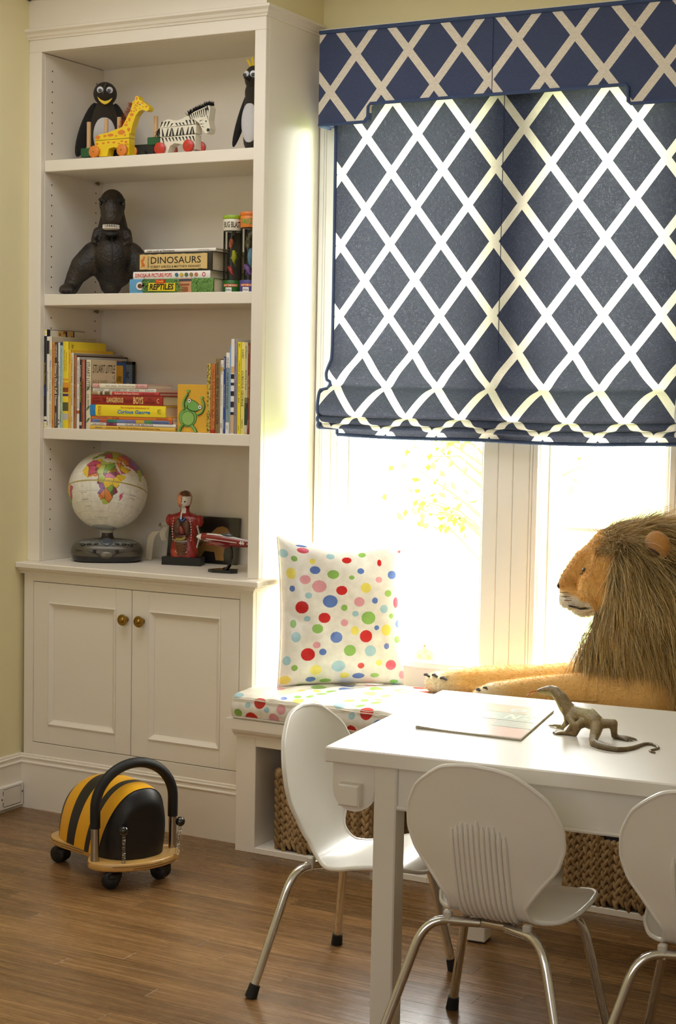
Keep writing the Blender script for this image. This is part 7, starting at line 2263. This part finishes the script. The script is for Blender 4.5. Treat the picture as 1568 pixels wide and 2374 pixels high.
def make_lion():
    t = thing('plush_lion', 'large golden plush lion with shaggy mane lying on the window bench', 'plush toy', (2.1, .09, .478))
    b = MB()
    yc = .085
    E = lambda c, r_, R=None: b.ell(c, r_, 20, 14, R=R)
    E((1.975, yc, .900), (.100, .092, .100))
    E((1.950, yc, .945), (.070, .070, .062))
    chain(b, [(1.935, yc, .935), (1.880, yc, .900), (1.842, yc, .868), (1.822, yc, .850)], [.058, .050, .036, .027])
    E((1.826, yc, .838), (.030, .026, .019))
    E((1.850, yc, .815), (.050, .047, .034))
    for s_ in (-1, 1):
        E((1.842, yc + s_ * .022, .806), (.038, .028, .026))
        E((1.930, yc + s_ * .045, .845), (.062, .050, .058))
    E((1.872, yc, .781), (.036, .032, .020))
    E((1.905, yc, .800), (.045, .045, .030))
    chain(b, [(1.990, yc, .860), (2.060, yc, .740), (2.120, yc, .640)], [.105, .130, .125])
    chain(b, [(2.10, yc + .01, .610), (2.35, yc + .02, .615), (2.62, yc + .03, .605), (2.80, yc + .03, .580)], [.120, .125, .130, .095])
    for y_ in (-.03, .23):
        E((2.66, y_ + .01, .560), (.12, .06, .075))
    me = blob('body', b, .0062, 9)
    v, nr = mesh_np(me)
    gold, dark, cream = np.array([218, 166, 82.]), np.array([160, 110, 46.]), np.array([240, 232, 214.])
    c = np.tile(gold, (len(v), 1))
    # darker bridge of the nose, pale muzzle and chin
    br = np.exp(-((v[:, 1] - yc) / .030) ** 2) * (v[:, 0] < 1.90) * (v[:, 2] > .835)
    c = c * (1 - .45 * br[:, None]) + dark * .45 * br[:, None]
    mz = np.clip((.836 - v[:, 2] - (v[:, 0] - 1.80) * .18) / .012, 0, 1) * np.clip((1.925 - v[:, 0]) / .012, 0, 1)
    c = c * (1 - mz[:, None]) + cream * mz[:, None]
    ck = np.exp(-(((v[:, 0] - 1.90) / .05) ** 2 + ((v[:, 2] - .835) / .03) ** 2))[:, None]
    c = c * (1 - .5 * ck * (1 - mz[:, None])) + np.array([236, 196, 118.]) * .5 * ck * (1 - mz[:, None])
    set_tint(me, c)
    FUR = MA('short_gold_plush', .85, sheen=.3, bump=.6, bscale=420)
    me.materials.append(FUR)
    bd = link('body', me, t, wc=True)
    # forelegs stretched out in front, each with its paw
    def leg(pts, rad, paw, toes, nm):
        q = MB(); chain(q, pts, rad)
        q.ell(paw, (.050, .044, .034), 16, 12)
        for dy in (-.026, -.009, .009, .026):
            q.ell((paw[0] - .034 + abs(dy) * .35, paw[1] + dy, paw[2] - .004), (.020, .0115, .022), 12, 10)
        me2 = blob(nm, q, .0055, 3)
        vv, nn = mesh_np(me2)
        cc = np.tile(np.array([218, 172, 96.]), (len(vv), 1))
        k = np.clip((vv[:, 0] - paw[0]) / .09, 0, 1)[:, None]
        cc = np.array([226, 206, 166.]) * (1 - k) + cc * k
        set_tint(me2, cc); me2.materials.append(FUR)
        lg = link(nm, me2, t, wc=True)
        for (x, y, z, dx, dy) in toes:
            MB().tube([(x, y - .002, z - .008), (x + dx * .5, y + dy * .5 - .001, z - .0035), (x + dx, y + dy, z - .006)], [.0036, .0046, .0036], 8).build('toe_mark', M((60, 54, 48), .9, bump=.5, bscale=300), lg, wc=True)
        return lg, me2
    near, nme = leg([(2.10, -.030, .575), (1.95, -.030, .575), (1.78, -.028, .557), (1.69, -.026, .543), (1.655, -.026, .535)], [.070, .058, .044, .036, .036], (1.645, -.026, .527), [(1.628, -.052, .556, -.016, .010), (1.650, -.050, .562, -.018, .008), (1.676, -.052, .556, -.016, .004)], 'foreleg')
    far, fme = leg([(2.02, .190, .575), (1.88, .190, .570), (1.70, .188, .550), (1.53, .186, .533), (1.44, .186, .524)], [.062, .054, .044, .040, .040], (1.405, .186, .514), [(1.372, .160, .541, -.022, .012), (1.402, .150, .545, -.020, .010), (1.434, .146, .540, -.022, .004)], 'foreleg')
    # ears, eyes, nose, mouth
    for y_, x_, z_ in ((-.026, 2.108, .980), (.190, 2.030, 1.000)):
        s_ = -1 if y_ < .08 else 1
        er = MB()
        R_ = Matrix.Rotation(-s_ * 1.0, 3, 'Z') @ Matrix.Rotation(-.15, 3, 'Y')
        er.ell((x_, y_, z_), (.020, .047, .037), 20, 14, R=R_)
        ea = er.build('ear', M((170, 116, 44), .9, sheen=.3, bump=.8, bscale=300), t, wc=True)
        f = R_ @ Vector((-.012, .004, -.017))
        MB().ell((x_ + f.x, y_ + f.y, z_ + f.z), (.011, .027, .0155), 16, 12, R=R_).build('ear_hollow', M((70, 44, 18), .95), ea, wc=True)
    for s_ in (-1, 1):
        yy = yc + s_ * .0475
        MB().ell((1.889, yy, .892), (.0100, .0062, .0100), 16, 12).build('eye', M((26, 22, 12), .08, coat=1.0), t, wc=True)
        MB().ell((1.8825, yy + s_ * .0042, .8965), (.0022, .0018, .0026), 8, 6).build('eye_glint', M((232, 236, 238), .1), t, wc=True)
        MB().tube([(1.872, yy - s_ * .004, .881), (1.884, yy + s_ * .0045, .8825), (1.900, yy + s_ * .004, .884), (1.914, yy + s_ * .003, .888)], [.002, .0035, .003, .0015], 7).build('eyelid', M((44, 34, 20), .8), t, wc=True)
        MB().tube([(1.815, yc + s_ * .010, .806), (1.845, yc + s_ * .046, .792), (1.880, yc + s_ * .0520, .788), (1.912, yc + s_ * .0530, .794)], [.0012, .0024, .0032, .0042], 7).build('mouth_line', M((28, 22, 18), .8), t, wc=True)
        for k in range(3):
            z = .826 - k * .0105; wv = [(1.810 + k * .006 + i * .011, yc + s_ * (.033 + .004 * k + .0145 * min(1, i / 2.2)), z + .0012 * i) for i in range(4)]
            MB().tube(wv, [.0009, .0014, .0014, .0006], 6).build('whisker_row', M((110, 84, 56), .9), t, wc=True)
    nz = MB().ell((1.7985, yc, .841), (.0065, .017, .0095), 16, 10); nz.build('nose', M((40, 28, 22), .5), t, wc=True)
    # short plush pile on face and legs
    g = np.random.default_rng(4)
    PILE = MA('plush_pile', .9, sheen=.2, bscale=30, trans=.15)
    for me_, nm, cnt, L, dr in ((me, 'face_fur', 30000, .0085, (.6, 0, -.25)), (nme, 'leg_fur', 16000, .0075, (-.55, 0, -.25)), (fme, 'leg_fur', 16000, .0105, (-.55, 0, -.25))):
        vv, nn = mesh_np(me_)
        cl = np.empty(len(vv) * 4); me_.color_attributes['tint'].data.foreach_get('color', cl)
        cl = cl.reshape(-1, 4)[:, :3]; cl = np.where(cl <= .0031308, cl * 12.92, 1.055 * cl ** (1 / 2.4) - .055) * 255
        ok = np.where((vv[:, 0] < 2.03) & (vv[:, 2] > .76))[0] if nm == 'face_fur' else np.where(vv[:, 0] < 2.16)[0]
        pick = g.choice(ok, cnt)
        root = vv[pick] + g.normal(size=(cnt, 3)) * .0028 * (1 - np.abs(nn[pick]))
        root = root - nn[pick] * .0015
        d = nn[pick] * .75 + np.array(dr) + g.normal(size=(cnt, 3)) * .22
        col = cl[pick] * g.uniform(.82, 1.18, (cnt, 1))
        strands(nm, root, d, L * g.uniform(.6, 1.2, cnt), t, PILE, col, .0006, 2, .06, .03, 3, fade0=.93)
    # the mane: long wavy locks combed back from the face, then falling
    cnt = 40000
    U = g.normal(size=(cnt * 4, 3)); U /= np.linalg.norm(U, axis=1)[:, None]
    cen = np.array([2.075, yc, .800]); rad = np.array([.170, .150, .235])
    roots = cen + U * rad * g.uniform(.93, 1.0, (cnt * 4, 1))
    chest = g.random(cnt * 4) < .22
    roots[chest] = np.array([2.000, yc, .680]) + U[chest] * np.array([.145, .130, .125])
    x, y, z = roots.T
    # keep the face clear: mane begins behind a line from brow to chest
    front = np.where(z > .93, 1.925 + np.clip((1.0 - z) * .2, 0, .02), np.where(z > .82, 1.972, np.where(z > .79, 1.972 - (.82 - z) * 1.5, 1.927 - (.79 - z) * .42)))
    ear = np.hypot(x - 2.108, z - .980) < .036
    keep = (x > front) & (z > .585) & ~(ear & (y < yc))
    roots = roots[keep][:cnt]; U = U[keep][:cnt]
    x, y, z = roots.T
    n = len(roots)
    up = np.clip((z - .90) / .09, 0, 1); low = np.clip((.74 - z) / .12, 0, 1)
    flow = np.stack([.95 * up + .55 * (1 - up) * (1 - low) - .10 * low, U[:, 1] * .25, .05 * up - .85 * (1 - up)], 1)
    N3 = U / rad; N3 /= np.linalg.norm(N3, axis=1)[:, None]
    flow = flow - .75 * (flow * N3).sum(1)[:, None] * N3
    cl = np.floor(x * 55) * 12.9 + np.floor(z * 38) * 78.2 + np.floor(y * 60) * 37.7
    hsh = np.modf(np.sin(cl) * 43758.5)[0]; hs2 = np.modf(np.sin(cl * 1.7 + 3) * 24634.6)[0]; hs3 = np.modf(np.sin(cl * 2.3 + 1) * 15731.7)[0]
    lock = np.stack([hsh * .28, hs2 * .25, hs3 * .16], 1)
    d = flow + N3 * .20 + lock + g.normal(size=(n, 3)) * .09
    tone = np.clip(.5 + .42 * hsh + g.normal(size=n) * .16, 0, 1)[:, None]
    col = np.array([150, 118, 60.]) * (1 - tone) + np.array([236, 204, 134.]) * tone
    col = np.where((g.random(n) < .10)[:, None], np.array([244, 224, 180.]), col)
    ln = np.where(z > .93, .12, .165) * g.uniform(.65, 1.1, n)
    ln = np.minimum(ln, np.maximum(.05, (z - .530) * 1.3))
    HAIR = MA('mane_hair', .58, bscale=12, trans=.18)
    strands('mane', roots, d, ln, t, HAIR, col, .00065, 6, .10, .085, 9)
    # under-volume so no light leaks between the locks
    mb = MB()
    mb.ell(cen + np.array([.01, 0, -.005]), tuple(rad * np.array([.93, .93, .95])), 28, 20)
    mb.ell((2.005, yc, .680), (.135, .120, .115), 20, 14)
    mb.ell((2.06, yc, .955), (.13, .10, .075), 20, 14)
    me3 = blob('mane_base', mb, .008, 4)
    vv, nn = mesh_np(me3)
    fr = np.where(vv[:, 2] > .93, 1.935, np.where(vv[:, 2] > .82, 1.985, np.where(vv[:, 2] > .79, 1.985 - (.82 - vv[:, 2]) * 1.5, 1.940 - (.79 - vv[:, 2]) * .42)))
    push = np.clip(fr - vv[:, 0], 0, None)
    vv[:, 0] += push
    me3.vertices.foreach_set('co', vv.ravel())
    set_tint(me3, np.tile(np.array([146, 112, 60.]), (len(vv), 1))); me3.materials.append(HAIR)
    link('mane_base', me3, t, wc=True)
    # forelock sweeping over the brow
    q = 5200
    u = g.random(q)
    roots = np.stack([1.898 + .13 * u, yc + g.uniform(-.078, .078, q), .988 + .040 * np.sin(np.minimum(1, u * 1.2) * PI / 2)], 1)
    roots[:, 2] -= ((roots[:, 1] - yc) / .078) ** 2 * .055
    roots[:, 0] += ((roots[:, 1] - yc) / .078) ** 2 * .03
    d = np.stack([.85 + 0 * u, (roots[:, 1] - yc) * 4, .42 - .40 * u], 1) + g.normal(size=(q, 3)) * .20
    fall = g.random(q) < .16
    d[fall] = np.stack([g.normal(size=fall.sum()) * .25 + .05, (roots[fall, 1] - yc) * 7, -.55 + g.normal(size=fall.sum()) * .2], 1)
    tone = g.random((q, 1))
    col = np.array([158, 122, 66.]) * (1 - tone) + np.array([236, 206, 148.]) * tone
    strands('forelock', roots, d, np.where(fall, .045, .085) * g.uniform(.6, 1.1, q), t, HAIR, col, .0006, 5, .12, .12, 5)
    # seam along the near foreleg
    MB().tube([(1.66, -.0635, .531), (1.75, -.073, .540), (1.85, -.083, .552), (1.98, -.0905, .562)], .0013, 5).build('leg_seam', M((140, 100, 44), .9), t, wc=True)
make_lion()

# ================================================================== RIDE-ON BEE
def make_bee():
    t = thing('ride_on_bee', 'yellow and black striped ride-on bee with a wooden base and hoop handle', 'ride-on toy', (.68, -.46, 0), -.424)
    BLK = M((20, 21, 23), .42, var=.1, scale=40, bump=.12, bscale=420)
    YLW = M((236, 172, 16), .42, var=.05, scale=30, bump=.08, bscale=420)
    # board outline (fwd = +x)
    half = [(.222, 0), (.214, .050), (.196, .092), (.168, .124), (.138, .137), (.108, .132), (.084, .116), (.060, .098), (.030, .089), (-.010, .090), (-.060, .098), (-.110, .106), (-.150, .106), (-.182, .092), (-.204, .060), (-.210, 0)]
    up = [(x, y) for x, y in spline(half, 4)]
    out = up + [(x, -y) for x, y in up[-2:0:-1]]
    n = len(out)
    z0, z1 = .056, .078
    b = MB(); vs = []; rings = []
    for z, ins in ((z0, .004), (z0 + .002, .001), (z0 + .004, 0), (z1 - .004, 0), (z1 - .0015, .0015), (z1, .005)):
        for x, y in out:
            L = math.hypot(x, y) or 1
            vs.append((x * (1 - ins / max(L, .05)), y * (1 - ins / max(L, .05)), z))
    fs = [(j * n + i, j * n + (i + 1) % n, (j + 1) * n + (i + 1) % n, (j + 1) * n + i) for j in range(5) for i in range(n)]
    b.add(vs, fs); b.f += [tuple(range(n - 1, -1, -1)), tuple(5 * n + i for i in range(n))]; b.m += [0, 0]
    PLY = M((206, 162, 92), .32, var=.22, scale=9, stretch=(3, 30, 40), coat=.35)
    bo = b.build('board', PLY, t, smooth=True, angle=60)
    r = random.Random(3)
    for z in (z0 + .0075, z0 + .014):
        for k in range(7):
            i0 = r.randrange(n); ln = r.randrange(5, 14)
            pts = [(out[(i0 + i) % n][0] * 1.0005, out[(i0 + i) % n][1] * 1.0005, z) for i in range(ln)]
            MB().tube(pts, .0009, 5).build('ply_line', M((96, 66, 30), .7), bo)
    # padded body: half-egg, banded
    def body_pt(u, a):
        # u 0..1 rear..front along the board, a 0..pi over the top; sections lean forward as they climb
        c, sn = math.cos(a), math.sin(a)
        x = -.195 + .382 * u + abs(sn) * float(np.interp(u, [0, .155, .313, .43, .584, .65, .776, .9, 1], [-.030, .022, .045, .060, .070, .073, .077, .050, .0]))
        s_ = max(0.0, 1 - abs((u - .5) * 2) ** 4.5) ** .5
        w = .101 * s_
        h = .200 * max(0.0, 1 - abs((u - .58) / (.58 if u < .58 else .42)) ** (3.5 if u < .58 else 3.2)) ** .5
        return (x, math.copysign(abs(c) ** .82, c) * w, z1 + .001 + abs(sn) ** .86 * h)
    cuts = [0, .155, .313, .43, .584, .65, .776, 1.0]
    m = MB(); na = 48
    us = []; band = []
    for k in range(len(cuts) - 1):
        q = 14
        for i in range(q): us.append(cuts[k] + (cuts[k + 1] - cuts[k]) * i / q); band.append(k)
    us.append(1.0)
    for u in us:
        # the bands bow towards the front as they climb
        for j in range(na + 1):
            a = PI * j / na
            m.v.append(body_pt(u, a))
    for i in range(len(us) - 1):
        for j in range(na):
            m.f.append((i * (na + 1) + j, i * (na + 1) + j + 1, (i + 1) * (na + 1) + j + 1, (i + 1) * (na + 1) + j)); m.m.append(1 if band[i] in (1, 3, 5) else 0)
    m.build('padded_body', [BLK, YLW], t, angle=180)
    # welt where the head panel is stitched on
    pts = []
    for j in range(na + 1):
        a = PI * j / na; u = .776
        p = Vector(body_pt(u, a)); c = Vector((p.x, 0, z1)); pts.append(p + (p - c).normalized() * .0006)
    MB().tube(pts, .0012, 5).build('head_seam', BLK, t)
    # hoop handle: steel posts and black foam grip
    STL = M((176, 170, 158), .28, 1.0, var=.05)
    hp = []
    for i in range(33):
        a = PI * i / 32
        hp.append((.131, math.cos(a) * .123, .222 + math.sin(a) * .112))
    for s_ in (1, -1):
        MB().tube([(.131, s_ * .123, z1 - .002), (.131, s_ * .123, .230)], .0115, 16).build('post', STL, t)
    grip = [(.131, .123, .168), (.131, .123, .195)] + hp + [(.131, -.123, .195), (.131, -.123, .168)]
    MB().tube(grip, .0142, 16).build('handle_grip', M((14, 14, 15), .55, bump=.15, bscale=400), t)
    # feelers: springs with ball tips
    for y_ in (.096, -.071):
        x_ = .204 if y_ > 0 else .203
        x_ = .196
        pts = []
        for i in range(200):
            a = i * .55; z = z1 + .080 * i / 199
            pts.append((x_ + math.cos(a) * .0046 + .010 * (i / 199) ** 2 * (.0), y_ + math.sin(a) * .0046 + (.012 if y_ > 0 else 0) * (i / 199), z))
        fe = MB().tube(pts, .0010, 5).build('feeler_spring', M((190, 186, 178), .22, 1.0), t)
        MB().ell((x_, y_ + (.012 if y_ > 0 else 0), z1 + .090), .0135, 20, 14).build('feeler_ball', M((12, 12, 12), .12, coat=.8), fe)
    # twin-wheel castors
    for (x_, y_, sw) in ((.150, -.076, .9), (.150, .080, .5), (-.150, -.074, .4), (-.150, .076, -.3)):
        cs = MB().lathe([(.012, .040), (.012, z0)], 16, T=Matrix.Translation((x_, y_, 0))).build('castor_stem', M((26, 25, 24), .5), t)
        R_ = Matrix.Translation((x_, y_, .0245)) @ Matrix.Rotation(sw, 4, 'Z')
        for s_ in (-1, 1):
            T = R_ @ Matrix.Translation((-.006, s_ * .0115, 0)) @ Matrix.Rotation(PI / 2, 4, 'X') @ Matrix.Translation((0, 0, -.009))
            MB().lathe([(0, 0), (.019, 0), (.0235, .003), (.0245, .007), (.0245, .011), (.0235, .015), (.019, .018), (0, .018)], 26, T=T).build('castor_wheel', M((20, 20, 20), .45), cs)
        MB().lathe([(.020, -.008), (.024, -.004), (.024, .006), (.016, .014), (0, .016)], 20, T=R_ @ Matrix.Translation((0, 0, .010))).build('castor_hood', M((24, 23, 22), .45), cs)
make_bee()
